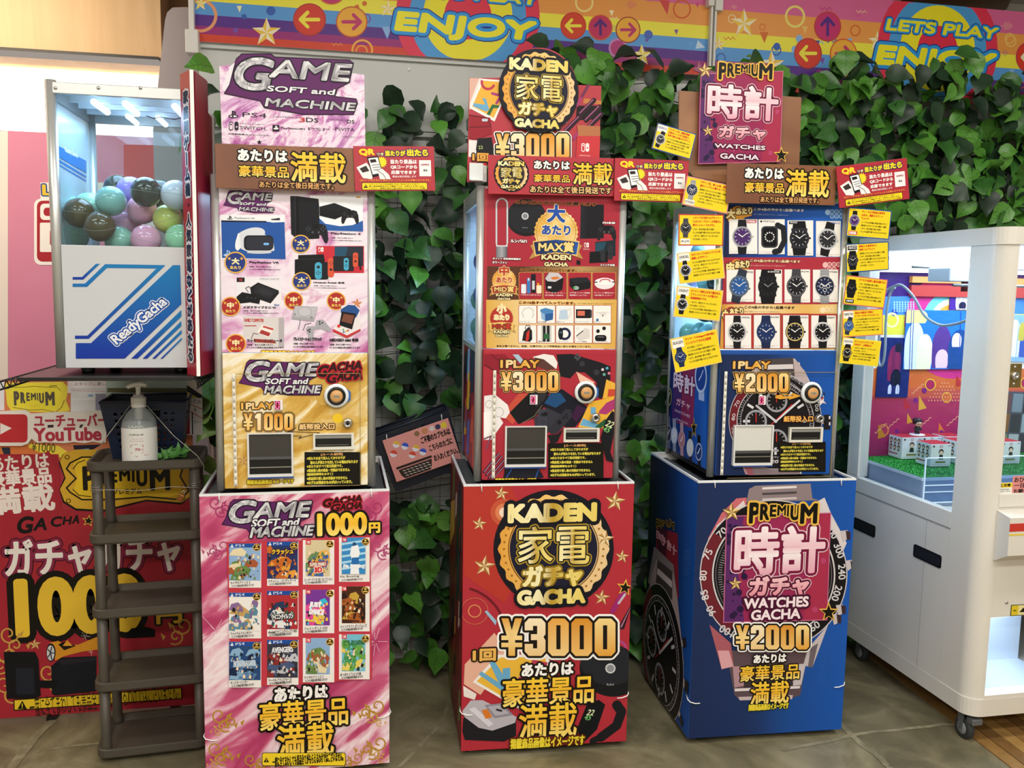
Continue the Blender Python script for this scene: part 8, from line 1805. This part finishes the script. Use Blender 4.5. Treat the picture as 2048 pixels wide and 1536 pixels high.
BALLS = [(148, 472, 'mint', 'pale mint capsule ball at the lower left corner of the small machine'), (200, 453, 'bronze', 'bronze capsule ball between two pale ones, lower of the two bronze at left front'), (158, 426, 'bronze', 'bronze capsule ball nearest the left post of the small machine'), (240, 482, 'mint', 'mint capsule ball half sunk behind the rim under the bronze one'), (292, 479, 'pink', 'pink capsule ball resting low against the front glass above the panel rim'),
         (253, 445, 'pink', 'pale pink capsule ball touching the bronze one in the middle of the heap'), (360, 478, 'green', 'light green capsule ball at the lower right beside the red column'), (336, 438, 'yellow', 'yellow capsule ball, the only yellow one in the small machine'), (284, 419, 'pink', 'glossy pink capsule ball left of the yellow one'),
         (212, 430, 'pink', 'pink lilac capsule ball behind the two bronze ones'), (222, 402, 'teal', 'sea green capsule ball under the violet one'), (262, 382, 'lilac', 'violet capsule ball, the highest in the small machine'), (322, 388, 'dark_bronze', 'near-black capsule ball right of the violet one'), (332, 410, 'aqua', 'pale aqua capsule ball between the black and yellow ones'), (366, 412, 'bronze', 'bronze capsule ball half hidden by the red column'),
         (292, 384, 'dark_bronze', 'dark capsule ball peeping between the violet and black ones'), (352, 390, 'white', 'whitish capsule ball behind the aqua one'), (178, 414, 'mint', 'mint capsule ball behind the left bronze one'), (142, 420, 'teal', 'pale teal capsule ball pressed against the left pane'), (236, 378, 'dark_bronze', 'dark olive capsule ball at the back left of the violet one')]
placed = []
def settle(px_, py_, y0, y1, x0, x1, r):
    best = None
    for t in np.linspace(y0, y1, 60):
        p = ony(px_, py_, t)
        if p[0] < x0 + r or p[0] > x1 - r: continue
        if all(np.linalg.norm(p - q_) > 2 * r * .995 for q_ in placed): return p
        dmin = min(np.linalg.norm(p - q_) for q_ in placed)
        if best is None or dmin > best[0]: best = (dmin, p)
    return best[1] if best else ony(px_, py_, (y0 + y1) / 2)
for px_, py_, c, lb in BALLS:
    p = settle(px_, py_, cy0 + .052, cy1 - .056, cx0 + .008, cx1 - .006, .0425); placed.append(p); ball(p, c, lb, 'capsule balls in the small machine')
# balls seen through the left panes of the red and the watch machines
def in_machine(loc, yaw, pts, group):
    c, s_ = math.cos(yaw), math.sin(yaw)
    for (x, y, z, col, lb) in pts: ball((loc[0] + x * c - y * s_, loc[1] + x * s_ + y * c, loc[2] + z), col, lb, group)
s_y = .4
in_machine(LOC2, YAW, [(-.182, .10, .455, 'aqua', 'aqua capsule ball lowest behind the left pane of the red machine'), (-.182, .19, .450, 'teal', 'teal capsule ball low at the back of the red machine pane'), (-.18, .11, .545, 'pink', 'pink capsule ball second from bottom in the red machine pane'), (-.18, .135, .634, 'green', 'green capsule ball in the middle of the red machine pane'), (-.18, .21, .58, 'lilac', 'violet capsule ball behind the green one in the red machine'), (-.178, .228, .69, 'lilac', 'upper violet capsule ball in the red machine pane'), (-.18, .29, .47, 'mint', 'mint capsule ball rearmost in the red machine pane'), (-.178, .305, .562, 'green', 'green capsule ball rearmost and raised in the red machine pane')], 'capsule balls in the red machine')
in_machine(LOC3, YAW, [(-.17, .17, .452, 'aqua', 'aqua capsule ball at the bottom between the two lowest left cards'), (-.165, .26, .455, 'teal', 'teal capsule ball at the bottom beside the aqua one in the watch machine'), (-.17, .12, .54, 'bronze', 'front bronze capsule ball under the dress watch card'), (-.17, .21, .54, 'bronze', 'rear bronze capsule ball under the dress watch card'), (-.17, .30, .55, 'lilac', 'violet capsule ball at the rear of the watch machine pane'), (-.17, .10, .635, 'dark_bronze', 'dark capsule ball behind the cards in the watch machine'), (-.17, .20, .64, 'aqua', 'aqua capsule ball between the plain dial card and dress watch card'), (-.17, .33, .66, 'white', 'white capsule ball near the rear post of the watch machine'), (-.17, .27, .735, 'aqua', 'highest aqua capsule ball in the watch machine'), (-.168, .36, .45, 'mint', 'mint capsule ball lowest at the rear of the watch machine')], 'capsule balls in the watch machine')

# ------------------------------------------------------------------ tilted basket between machines, with pink note
hb, rim = basket('basket_body', .262, .29, .09, .115, .225, mat('dark_basket', '18202e', .42))
h0 = ony(861, 957, 3.135)
HB = empty('return_basket', (h0[0], 3.19, h0[2] - .004), 0, 'dark slotted basket hanging tilted between the pink and red machines', 'basket')
HB.rotation_euler = (0, -math.radians(19.5), 0)
hb.parent = HB; rim.build('rim', mat('dark_basket'), HB)
def hnote(A):
    A.rect(0, 0, 1, 1, 'e09a92'); remap(A, (0, 0, 100, 66), (0, 0, 1, 1))
    for x, y, c in ((17, 12, 'e8b84a'), (28, 19, '3a58c8'), (9, 24, 'd8503e'), (42, 27, 'e8b84a'), (50, 36, '3a58c8'), (34, 35, 'd8503e')):
        A.circ(x, y, 5.2, 'e8e8ec', 18); A.poly([(x + 5.2 * math.cos(a), y + 5.2 * math.sin(a) * A.asp()) for a in np.linspace(-2.6, .6, 10)], c)
    A.poly([(6, 45), (60, 45), (60, 48.5), (6, 48.5)], '2a2220'); A.poly([(8, 50), (59, 50), (55, 63), (52, 65), (14, 65), (10, 60)], '342a26')
    for j in range(3):
        for k in range(7): A.line([(14 + k * 6 + j, 53 + j * 4), (17.5 + k * 6 + j, 54 + j * 4)], 1.1, 'dcd6cc')
    A.circ(50, 7, 4, '8a6a4a', 12); A.circ(62, 7, 4.5, 'c88a5a', 12); A.circ(73, 7, 4, 'd8d0c8', 12); A.circ(82, 7.5, 4, '3a3a58', 12); A.circ(91, 8, 4.6, 'e0c83a', 14)
    A.text('ご不要のカプセルは', 52, 14, 97, 24.5, '15110f', (), wt=.035, res=1); A.text('こちらのカゴに', 60, 29, 96, 39, '15110f', (), wt=.035, res=1); A.text('お入れください。', 62, 46, 99, 56, '15110f', (), wt=.035, res=1)
nt_ = sign('paper_note', 3.121, (765, 881), (896, 836), (793, 964), 'pink handwritten request note on the tilted dark basket', 'note', mat('note_pink', 'dc968e', .5), .0015, art=hnote)
for a, b in (((773, 876), .02), ((883, 836), .02)):
    p = ony(*a, 3.118); tag(MB().tube([(p[0], 3.122, p[2] + .012), (p[0] + .001, 3.117, p[2]), (p[0] + .002, 3.12, p[2] - .008)], .0016, 6).build('cable_tie', PLASTIC_TIE), 'white cable tie at the %s top corner of the pink note' % ('left' if a[0] < 800 else 'right'), 'cable tie', 'ties on the pink note')
# ------------------------------------------------------------------ claw machine at the right
CW = mat('claw_white', 'e0dcd2', .32, var=(1.5, 'dad5ca')); CGL = glass('claw_glass', 'f4f8fa')
KX, KY, KB, KR, KT = 2.05, 2.42, 3.20, 2.90, 1.715     # left plane, front plane, back, right, top
claw = empty('claw_machine', ((KX + KR) / 2, (KY + KB) / 2, 0), 0, 'large white claw machine with lit cabinet and rounded corner post at the right edge', 'claw machine')
ko = np.array(claw.location)
def K(x, y, z): return (x - ko[0], y - ko[1], z)
def kb(nm, m, x0, y0, z0, x1, y1, z1, b=0, par=None): return MB().box(*K(x0, y0, z0), *K(x1, y1, z1), b).build(nm, m, par or claw)
zgt = onx(1945, 486, KX)[2]; zrl = .762; r = .055
# lower body with rounded front left corner
def rounded(z0, z1, inset=0, n=8, x1=KR, y1=KB):
    P = [(KX + inset + r - (r) * math.cos(a), KY + inset + r - r * math.sin(a)) for a in np.linspace(0, math.pi / 2, n)]
    P += [(x1, KY + inset), (x1, y1), (KX + inset, y1)]
    return MB().prism([K(a, b, 0)[:2] for a, b in P][::-1], z0, z1, 'z')
# body is built of side, front frame with prize opening, top sill
MB().prism([K(a, b, 0)[:2] for a, b in ((KX, KY + .1505), (KX, KB), (KX + .02, KB), (KX + .02, KY + .1505))], .162, .70, 'z').build('side_panel', CW, claw)
kb('side_sill', CW, KX, KY + .151, .704, KX + .03, KB, zrl, .002)
MB().prism([K(a, b, 0)[:2] for a, b in [(KX + r - r * math.cos(a), KY + r - r * math.sin(a)) for a in np.linspace(0, math.pi / 2, 12)] + [(2.105, KY), (2.105, KY + .03), (KX + .03, KY + .15), (KX, KY + .15)]][::-1], .104, KT - .055, 'z').build('corner_post', CW, claw)
kk = rounded(.101, .160, -.003); kk.build('base_skirt', CW, claw)
tp = rounded(KT - .055, KT, -.004); tp.build('top_frame', CW, claw)
kb('roof_panel', mat('lamp_panel', 'ffffff', .4, emit='eaf2ff', es=1.6), KX + .05, KY + .1, KT - .068, KR - .03, KB - .05, KT - .057)
bp0 = kb('back_wall', CW, KX, KB - .012, .162, KR, KB, KT - .055)
kb('right_panel', CW, KR - .02, KY + .02, .162, KR, KB - .012, KT - .055)
kb('rear_post', CW, KX, KB - .075, zrl, KX + .045, KB - .012, KT - .055, .004)
kb('side_glass', CGL, KX + .008, KY + .15, zrl, KX + .012, KB - .075, KT - .055)
zfg = ony(1993, 988, KY)[2]
kb('front_glass', CGL, 2.105, KY + .008, zfg, KR - .02, KY + .012, KT - .058)
kb('front_sill', CW, 2.10, KY - .004, zfg - .045, KR, KY + .03, zfg, .003)
# front lower panel around the prize opening
po = [ony(1974, 1236, KY), ony(2100, 1225, KY), ony(1974, 1392, KY)]
ox0, oz1, oz0 = po[0][0], po[0][2], po[2][2]; ox1 = ox0 + .36
for a in ((2.103, zfg - .046, KR, oz1), (2.103, .161, KR, oz0), (2.103, oz0, ox0, oz1), (ox1, oz0, KR, oz1)):
    if a[2] - a[0] > .001: kb('front_panel', CW, a[0], KY + .001, min(a[1], a[3]), a[2], KY + .02, max(a[1], a[3]))
LB = mat('prize_box', 'd8e4f4', .3)
bn = kb('prize_bin', LB, ox0, KY + .25, oz0 - .01, ox1, KY + .26, oz1 + .01)
for a in ((ox0, KY + .02, oz0 - .01, ox1, KY + .25, oz0), (ox0 - .004, KY + .02, oz0, ox0, KY + .25, oz1), (ox0, KY + .02, oz1, ox1, KY + .25, oz1 + .008)): kb('bin_wall', LB, *a, 0, bn)
kb('bin_door', CGL, ox0 + .004, KY + .016, oz0 + .02, ox1, KY + .018, oz1 - .01, 0, bn)
l = bpy.data.lights.new('bin_lamp', 'AREA'); l.size = .2; l.energy = .8; l.color = (.8, .9, 1); o = bpy.data.objects.new('bin_lamp_light', l); link(o, claw); o.location = K(ox0 + .18, KY + .14, oz1 - .01)
for (a, b, c, d) in ((1709, 1034, 1750, 1077), (1829, 1087, 1882, 1138)):
    p, q_ = onx(a, b, KX), onx(c, d, KX); y0, y1 = min(p[1], q_[1]), max(p[1], q_[1])
    P = rrect_pts(y0 - ko[1], .552, y1 - ko[1], .598, .008, 4); h = MB().prism(P, KX - .003 - ko[0], KX + .001 - ko[0], 'x').build('grip_recess', M_BLACK, claw)
    P = rrect_pts(y0 + .006 - ko[1], .557, y1 - .006 - ko[1], .593, .006, 4); MB().prism(P, KX - .0036 - ko[0], KX - .0028 - ko[0], 'x').build('recess_pad', mat('pad_grey', '1e1f22', .5), h)
kb('panel_seam', mat('seam_grey', 'a8a8a4', .5), KX - .0006, KY + .27, .162, KX + .001, KY + .272, .70)
kb('panel_seam', mat('seam_grey'), KX - .0006, KY + .151, .7, KX + .001, KB, .703)
# coin box with red and yellow bands
p0 = ony(2016, 1035, KY - .05); p1 = ony(2016, 1125, KY - .05)
cbx = MB().prism([(KY - ko[1] - .0, p0[2] + .012), (KY - .06 - ko[1], p0[2]), (KY - .06 - ko[1], p1[2] + .025), (KY - ko[1], p1[2] - .01)], p0[0] - ko[0], p0[0] + .3 - ko[0], 'x').build('coin_box', CW, claw)
for za, zb, c in ((.018, .044, 'c8382e'), (.052, .057, 'e8c83a')): MB().box(*K(p0[0], KY - .0608, p0[2] - zb), *K(p0[0] + .3, KY - .0602, p0[2] - za)).build('colour_band', mat('band_' + c, c, .4), cbx)
# labels
def klabel(TL, BR, art, nm='warning_label', Y=KY - .0005):
    a, b = ony(*TL, Y), ony(*BR, Y); A = rect_art((a[0] - ko[0], Y - ko[1], a[2]), X3, Z3, b[0] - a[0], a[2] - b[2]); art(A); return A.build(claw, nm)
klabel((1995, 966), (2023, 990), lambda A: (A.rect(0, 0, 1, 1, 'f0efe8'), A.rect(0, 0, 1, .38, 'e8cc2e'), A.text('⚠注意', .12, .07, .88, .32, '1a1810', (), wt=.04, res=1), A.lines(['けがのおそれあり', 'のぼらないで下さい', 'たたかないで'], .08, .45, .92, .95, '3a3a34')), Y=KY + .0072)
klabel((2026, 952), (2100, 988), lambda A: (A.rect(0, 0, 1, 1, 'e0908c'), A.text('おひとり様', .04, .06, .7, .34, '1c1414', (), wt=.03, res=1), A.text('一日一回', .04, .38, .6, .62, '1c1414', (), wt=.03, res=1), A.text('お願いします', .04, .68, .8, .95, '1c1414', (), wt=.03, res=1)), 'pink_notice', KY + .0072)
klabel((2022, 1210), (2070, 1229), lambda A: (A.rect(0, 0, 1, 1, '2a2818'), A.rect(.03, .06, .97, .94, 'e8dc9a'), A.rect(.03, .06, .3, .94, 'dcc42e'), tri_mark(A, .16, .5, .08), A.poly([(.35, .7), (.5, .3), (.6, .5), (.9, .4), (.9, .7)], '1c1a12')), Y=KY + .0006)
MB().lathe(K(ony(2013, 1205, KY)[0], KY, ony(2013, 1205, KY)[2]), [(0, -.003), (.004, -.003), (.005, .001)], 10, 'y').build('screw', M_STEEL, claw)
# brass lock plate on the front glass
lp0, lp1 = ony(2016, 727, KY + .004), ony(2040, 775, KY + .004)
lk = kb('lock_plate', mat('lock_brass', '8c7a4c', .35, metal=.8), lp0[0], KY + .002, lp1[2], lp1[0], KY + .007, lp0[2], .001)
cz_ = (lp0[2] + lp1[2]) / 2; cx_ = (lp0[0] + lp1[0]) / 2
MB().lathe(K(cx_, KY + .002, cz_), [(.013, 0), (.013, -.006), (.009, -.010), (.004, -.010), (.004, -.007), (0, -.007)], 20, 'y').build('lock_barrel', M_CHROME, lk)
for dz in (-.027, .027): MB().lathe(K(cx_, KY + .002, cz_ + dz), [(0, -.003), (.004, -.003), (.005, 0)], 10, 'y').build('screw', M_STEEL, lk)
# casters
def caster(x, y, z1=.104, brake=True):
    c = MB().box(*K(x - .022, y - .02, z1 - .012), *K(x + .022, y + .02, z1), .003).build('caster', mat('caster_grey', '6a6e70', .35, metal=.3), claw)
    wh = MB().lathe(K(x, y, .038), [(0, -.012), (.024, -.012), (.034, -.012), (.038, -.008), (.038, .008), (.034, .012), (.024, .012), (0, .012)], 28, 'x').build('wheel', mat('wheel_rubber', '34383a', .5), c)
    MB().lathe(K(x - .0125, y, .038), [(0, -.002), (.02, -.002), (.022, 0)], 20, 'x').build('hub', mat('hub_grey', '8a8e90', .4), c)
    for s_ in (-1, 1): MB().prism([(y - .014 - ko[1], z1 - .01), (y + .018 - ko[1], z1 - .01), (y + .008 - ko[1], .034), (y - .006 - ko[1], .034)], x + s_ * .017 - .0015 - ko[0], x + s_ * .017 + .0015 - ko[0], 'x').build('fork', mat('caster_grey'), c)
    if brake: MB().box(*K(x - .014, y - .052, .066), *K(x + .026, y - .02, .088), .004).build('brake', mat('caster_grey'), c)
cs = onz(1938, 1497, 0)
caster(2.085, 2.475); caster(2.10, 3.10, brake=False); caster(KR - .05, 2.49)
# interior: printed walls, lamp box, rails, turf deck
YI = KB - .0125
A = plane_art((0, YI - .0005, 0), X3, Z3); A.uv0 = A.uv
A.clip = (KX + .045, .80, KR - .02, 1.60); A.frame(zf(1650, 420, 398, 1609))
A.rect(300, 500, 2600, 720, '3a1a6a'); A.rect(300, 700, 2600, 860, '4a8ad8'); A.rect(300, 850, 2600, 1010, 'e8e04a'); A.rect(300, 1010, 2600, 1290, 'f0e8e0'); A.grid(300, 1280, 2600, 2600, Grad('y', (0, 'd8703a'), (.26, 'd8683a'), (.27, 'b03a5a'), (.6, 'a82e62'), (1, '8c2a60')), 26, 'y')
for a, c in ((390, 'd8388a'), (250, '7ad0d8'), (190, 'f4ecb0'), (150, 'f4a83a'), (110, 'f6f2ea')): A.circ(1030, 930, a, c, 48)
A.circ(560, 830, 26, '2a4ab0', 16); A.ring(540, 890, 40, 56, 'f0f0a8', 24)
for k in range(40): A.circ(560 + (k % 8) * 22, 745 + (k // 8) * 18, 7, 'a8d0f4', 8)
for x, y, rr_, c, d in ((850, 1412, 44, 'b02a5a', 'e8b83a'), (982, 1515, 40, 'd86a3a', 'e8b83a'), (1620, 1400, 44, 'b02a5a', 'e8b83a'), (470, 1780, 44, 'b03a5a', 'e0903a')): A.circ(x, y, rr_, d, 24); A.circ(x, y, rr_ * .8, c, 24)
A.dots([(800 + (k % 15) * 24 + (k // 15 % 2) * 12, 1400 + (k // 15) * 28) for k in range(90) if abs(k % 15 - 7) < 8 - (6 - k // 15) * 1.1], 6, 'e8a07a')
for x, y, s_, c in ((760, 1560, 60, 'e0a840'), (665, 1685, 44, 'e0a03a'), (640, 1560, 50, 'c0303e'), (430, 1790, 60, 'c8842e'), (1060, 1380, 50, 'c0383a'), (920, 1760, 44, 'd8803a')): A.poly([(x, y - s_), (x + s_, y + s_ * .7), (x - s_ * .1, y + s_)], c)
for x, y in ((700, 1480), (500, 1760), (760, 1750), (980, 1740), (400, 1800)): A.line([(x + k * 14, y - k * 12 + (k % 2) * 14) for k in range(8)], 5, 'e8b088', rnd=False)
for x, y in ((730, 1540), (800, 1460), (940, 1800), (580, 1790)): A.circ(x, y, 20, '7a2a7a', 14)
A.build(bp0, inv=inv_of(tuple(ko), 0))
# posters on the wall: plain colour stand-ins
def stand_in(seed, base, blobs):
    def art(A):
        A.rect(0, 0, 1, 1, base); q = random.Random(seed)
        for (x, y, w_, h, c) in blobs: A.poly([(x + w_ * math.cos(t), y + h * (math.sin(t) if math.sin(t) < 0 else min(1, 2.2 * math.sin(t)))) for t in np.linspace(0, 6.1, 22)], c)
        for _ in range(7): x = q.random(); A.line([(x, 0), (x + .02, 1)], .008, '2a4aa0' if seed == 2 else base, rnd=False)
    return art
YQ = YI - .006
sign('wall_print', YQ, (1650 + 430 * .24736, 420 + 1030 * .24736), (1650 + 690 * .24736, 420 + 1035 * .24736), (1650 + 422 * .24736, 420 + 1515 * .24736), 'tall blue and maroon print on the back wall inside the claw machine', 'poster', mat('print_blue', '1c2c78', .4), .003, art=stand_in(1, '1c2a70', [(.5, .42, .2, .3, '8c2a5a'), (.58, .66, .16, .14, '15182e'), (.42, .86, .06, .08, 'd8e0f8'), (.66, .86, .06, .08, 'd8e0f8'), (.6, .16, .11, .08, '20203a')]))
sign('wall_print', YQ - .004, (1650 + 650 * .24736, 420 + 808 * .24736), (1650 + 1300 * .24736, 420 + 815 * .24736), (1650 + 640 * .24736, 420 + 1288 * .24736), 'wide bright blue print with pale shapes on the back wall inside the claw machine', 'poster', mat('print_sky', '2a6ad0', .4), .003, art=stand_in(2, '2a78d8', [(.12, .6, .12, .4, 'dce6f6'), (.25, .7, .1, .3, 'f0e8c8'), (.46, .62, .12, .36, '5a3a8a'), (.47, .82, .08, .16, 'ecc8dc'), (.1, .1, .16, .12, 'f0e088'), (.68, .66, .14, .34, '1c4a8c'), (.64, .5, .06, .12, 'e8d8e8'), (.86, .5, .1, .3, '2a50b0')]))
sign('wall_print', YQ - .002, (1650 + 1015 * .24736, 420 + 606 * .24736), (1650 + 1300 * .24736, 420 + 606 * .24736), (1650 + 1008 * .24736, 420 + 806 * .24736), 'small violet print with white shape above the wide blue one', 'poster', mat('print_violet', '5a2a9a', .4), .003, art=stand_in(3, '4e2a92', [(.36, .62, .2, .4, 'eceef6'), (.36, .82, .1, .14, '20203a'), (.34, .2, .1, .1, '26284a')]))
sign('wall_print', YQ - .002, (2005, 628), (2080, 632), (2003, 722), 'pale blue print behind the front pane above the lock', 'poster', mat('print_pale', '7aa8e0', .4), .003, art=stand_in(4, '88b4ea', [(.3, .5, .2, .4, 'e8f0fa'), (.6, .6, .12, .3, '3a5ab0'), (.5, .35, .08, .2, 'c8b84a')]))
sign('wall_print', YQ - .002, (2000, 782), (2090, 786), (1992, 905), 'dark multi-panel print behind the front pane below the lock', 'poster', mat('print_dark', '4a4e5a', .4), .003, art=lambda A: [A.rect(.02 + .25 * (k % 4), .03 + .33 * (k // 4), .24 + .25 * (k % 4), .33 + .33 * (k // 4), c) for k, c in enumerate(('6a4a4a', '7a8a94', '2c2a34', 'a89a5a', '8a5a30', '34383e', '9aa8b0', '5a3a6a', '7a8a5a', 'b0b4b8', '3a3a44', '8a9aa8'))])
# carriage rails, gantry and cable
RLM = mat('rail_steel', 'aab2b8', .25, metal=.8)
for (px0, py0, Y) in ((1790, 533, 2.95), (1785, 568, 2.72)):
    z = ony(px0, py0, Y)[2]; MB().tube([K(KX + .06, Y, z), K(KR - .03, Y, z)], .005, 8).build('carriage_rail', RLM, claw)
zg_ = ony(1785, 550, 2.84)[2]
gt = kb('carriage', mat('motor_white', 'd8dadc', .35), KX + .09, 2.78, zg_ - .02, KX + .19, 2.90, zg_ + .03, .004)
for k, (dx, dz, c) in enumerate(((.20, .0, '1a1a1c'), (.23, -.01, '1a1a1c'), (.17, -.03, '6a1c20'), (.26, .01, '26282a'))): MB().tube([K(KX + dx, 2.80, zg_ + dz - .025), K(KX + dx, 2.80, zg_ + dz + .04)], .013, 10).build('motor', mat('motor_' + c, c, .4), gt)
P = [K(*onx(x, y, KX + .045)) for x, y in ((1790, 575), (1779, 590), (1772, 640), (1770, 700), (1764, 730), (1757, 720), (1760, 650), (1768, 590), (1790, 572), (1806, 572), (1828, 595), (1850, 632), (1880, 650), (1910, 648), (1935, 640))]
# smooth the cable
def catmull(P, n=5):
    out = []
    for i in range(len(P) - 1):
        a, b, c, d = (Vector(P[max(i - 1, 0)]), Vector(P[i]), Vector(P[i + 1]), Vector(P[min(i + 2, len(P) - 1)]))
        for k in range(n): t = k / n; out.append(.5 * ((2 * b) + (c - a) * t + (2 * a - 5 * b + 4 * c - d) * t * t + (3 * b - a - 3 * c + d) * t ** 3))
    return out + [Vector(P[-1])]
MB().tube(catmull(P), .005, 8).build('hanging_cable', mat('cable_grey', 'a8b0b4', .3), claw)
wall_lamp = kb('lamp_box', mat('lamp_box', 'ffffff', .4, emit='f0f6ff', es=1.3), KX + .06, KB - .055, 1.585, KR - .03, KB - .03, 1.63)
kb('red_strip', mat('red_strip', 'b83a34', .4), KX + .22, KB - .03, 1.49, KR - .03, KB - .013, 1.535)
kb('orange_strip', mat('orange_strip', 'f09a50', .4), KX + .22, KB - .034, 1.545, KR - .03, KB - .013, 1.57)
# turf deck
zt_ = .829; dk = kb('deck', mat('deck_white', 'dde4ee', .35), 2.1, 2.80, zt_ - .012, KR - .02, KB - .014, zt_, .001)
tf = MB().box(*K(2.102, 2.802, zt_), *K(KR - .022, KB - .015, zt_ + .004)).build('turf', mat('turf_green', '2e9a3e', .8, var=(90, '4ab84e'), bump=(260, .8)), claw)
tb = MB(); q = random.Random(6)
for _ in range(14000):
    x, y = q.uniform(2.102, KR - .03), q.uniform(2.802, KB - .016); h = q.uniform(.007, .013); a = q.uniform(0, 3.14); dx, dy = .0016 * math.cos(a), .0012 * math.sin(a)
    tb.add([K(x - dx, y - dy, zt_ + .003), K(x + dx, y + dy, zt_ + .003), K(x + q.uniform(-.003, .003), y + q.uniform(-.003, .003), zt_ + h)], [(0, 1, 2)])
tb.build('turf_blades', mat('blade_green', '2f9440', .7, var=(120, '1e6e2c')), claw)['kind'] = 'stuff'
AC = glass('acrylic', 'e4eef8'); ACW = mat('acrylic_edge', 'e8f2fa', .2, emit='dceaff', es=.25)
kb('skirt_panel', mat('skirt_frost', 'a8b4cc', .25, alpha=.8), 2.101, 2.802, .72, 2.105, KB - .015, zt_ - .012)
kb('skirt_panel', mat('skirt_frost'), 2.105, 2.800, .72, KR - .02, 2.804, zt_ - .012)
kb('chute_floor', mat('chute_floor', 'd8dcd8', .3), KX + .03, KY + .03, .70, KR - .02, KB - .014, .72)
gx0 = 2.105
kb('guard_pane', AC, gx0, 2.795, .735, KR - .03, 2.797, .905)
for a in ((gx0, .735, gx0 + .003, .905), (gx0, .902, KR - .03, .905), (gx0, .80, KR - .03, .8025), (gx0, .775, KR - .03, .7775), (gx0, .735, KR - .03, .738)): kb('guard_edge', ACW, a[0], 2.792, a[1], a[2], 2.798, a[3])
l = bpy.data.lights.new('claw_lamp', 'AREA'); l.shape = 'RECTANGLE'; l.size = .7; l.size_y = .5; l.energy = 7; l.color = (.62, .76, 1); o = bpy.data.objects.new('claw_lamp_light', l); link(o, claw); o.location = K((KX + KR) / 2, 2.85, KT - .075)
# prize boxes and figure
def prize(x, y, z, w_, h, lab):
    b = MB().cham((-w_ / 2, -w_ / 2, 0), (w_ / 2, w_ / 2, h), .0015).build('prize_box', mat('prize_card', 'e4e2e6', .4)); b.location = (x, y, z); tag(b, lab, 'box', 'white prize boxes on the turf')
    MB().box(-w_ / 2 + .001, -w_ / 2 + .001, h, w_ / 2 - .001, w_ / 2 - .001, h + .0008).build('lid', mat('lid_red', 'b8343c', .35), b)
    def face(O, ex, k):
        A = rect_art(O, ex, Z3, w_, h); A.O = A.O + A.en * .0003
        if k == 0:
            A.circ(.5, .34, .12, '2e2622', 16); A.circ(.5, .38, .09, 'e8c8b0', 14); A.poly([(.42, .47), (.58, .47), (.62, .68), (.38, .68)], '2c3834'); A.rect(.24, .76, .74, .84, '8a8048'); A.poly([(.06, .1), (.12, .04), (.18, .1), (.12, .16)], '3a3438'); A.ring(.5, .1, .04, .07, 'c8909a', 16); A.rect(.82, .06, .95, .1, '8a94b8'); A.rect(.06, .9, .9, .92, 'b8b4b8')
        else:
            for i in range(3):
                for j in range(2): A.circ(.2 + .28 * i, .2 + .3 * j, .1, '322a2c', 12); A.circ(.2 + .28 * i, .23 + .3 * j, .07, 'e0c0a8', 10); A.rect(.14 + .28 * i, .29 + .3 * j, .26 + .28 * i, .36 + .3 * j, '3a3436')
            A.rect(.06, .78, .7, .83, 'a83a40')
        A.build(b)
    face((-w_ / 2, -w_ / 2, h), X3, 0); face((-w_ / 2, w_ / 2, h), (0, -1, 0), 1)
    return b
def on_deck(x, y, w_):
    p = onz(x, y, zt_ + .004); Y = min(p[1], KB - .0165 - w_); return ony(x, y, Y)[0] + w_ / 2, Y + w_ / 2
w_ = .088
for (px_, py_, lab) in ((1803, 911, 'white prize box at the back left of the turf below the figurine'), (1860, 936, 'white prize box nearest the guard pane on the turf')):
    x, y = on_deck(px_, py_, w_); prize(x, y, zt_ + .0085, w_, .088, lab)
    if lab.startswith('white prize box at the back'): bx1, by1 = x, y
prize(bx1 + .092, by1 + .004, zt_ + .0085, w_, .088, 'white prize box right beside the back left one'); prize(bx1 + .20, by1 + .002, zt_ + .0085, w_, .088, 'white prize box in the back row behind the corner post'); prize(bx1 + .165, by1 - .105, zt_ + .0085, w_, .088, 'white prize box in the second row partly behind the post')
xx_, yy_ = on_deck(2000, 930, w_); prize(xx_, yy_, zt_ + .0085, w_, .088, 'white prize box seen through the front pane right of the post')
fg = empty('figurine', (bx1 + .052, by1 - .0, zt_ + .0085 + .0892), 0, 'small dark-haired toy figurine in black clothes on a white disc atop the boxes', 'figurine')
MB().lathe((0, 0, 0), [(0, 0), (.03, 0), (.031, .003), (.028, .005), (0, .005)], 24).build('stand', mat('stand_white', 'eef0f2', .3), fg)
fd = mat('toy_black', '1c2220', .4); sk = mat('toy_skin', 'ecc8a8', .45)
b = MB(); 
for s_ in (-1, 1): b.tube([(s_ * .006, 0, .005), (s_ * .006, 0, .018)], [.0045, .005], 10)
b.tube([(0, 0, .016), (0, 0, .026), (0, 0, .037)], [.010, .0105, .007], 14)
for s_ in (-1, 1): b.tube([(s_ * .008, 0, .034), (s_ * .014, -.003, .026), (s_ * .012, -.010, .023)], [.004, .0038, .003], 10)
b.build('body', fd, fg)
b = MB().lathe((0, 0, .050), [(1e-4, -.015), (.010, -.012), (.0155, -.002), (.016, .004), (.012, .013), (1e-4, .017)], 20); b.build('head', sk, fg)
b = MB(); b.lathe((0, .003, .054), [(.0165, -.008), (.0185, .0), (.017, .010), (.009, .017), (1e-4, .018)], 18)
for k in range(9): a = k * .7; b.tube([(.012 * math.cos(a), .003 + .012 * math.sin(a), .062), (.022 * math.cos(a), .003 + .02 * math.sin(a), .066 - .004 * (k % 3))], [.006, .0008], 6)
b.build('hair', mat('toy_hair', '241c1c', .4), fg)
for s_ in (-1, 1): MB().lathe((s_ * .006, -.0150, .048), [(1e-4, -.0012), (.0025, -.0008), (.003, .0006)], 8, 'y').build('eye', mat('toy_eye', '3a1c1c', .2), fg)
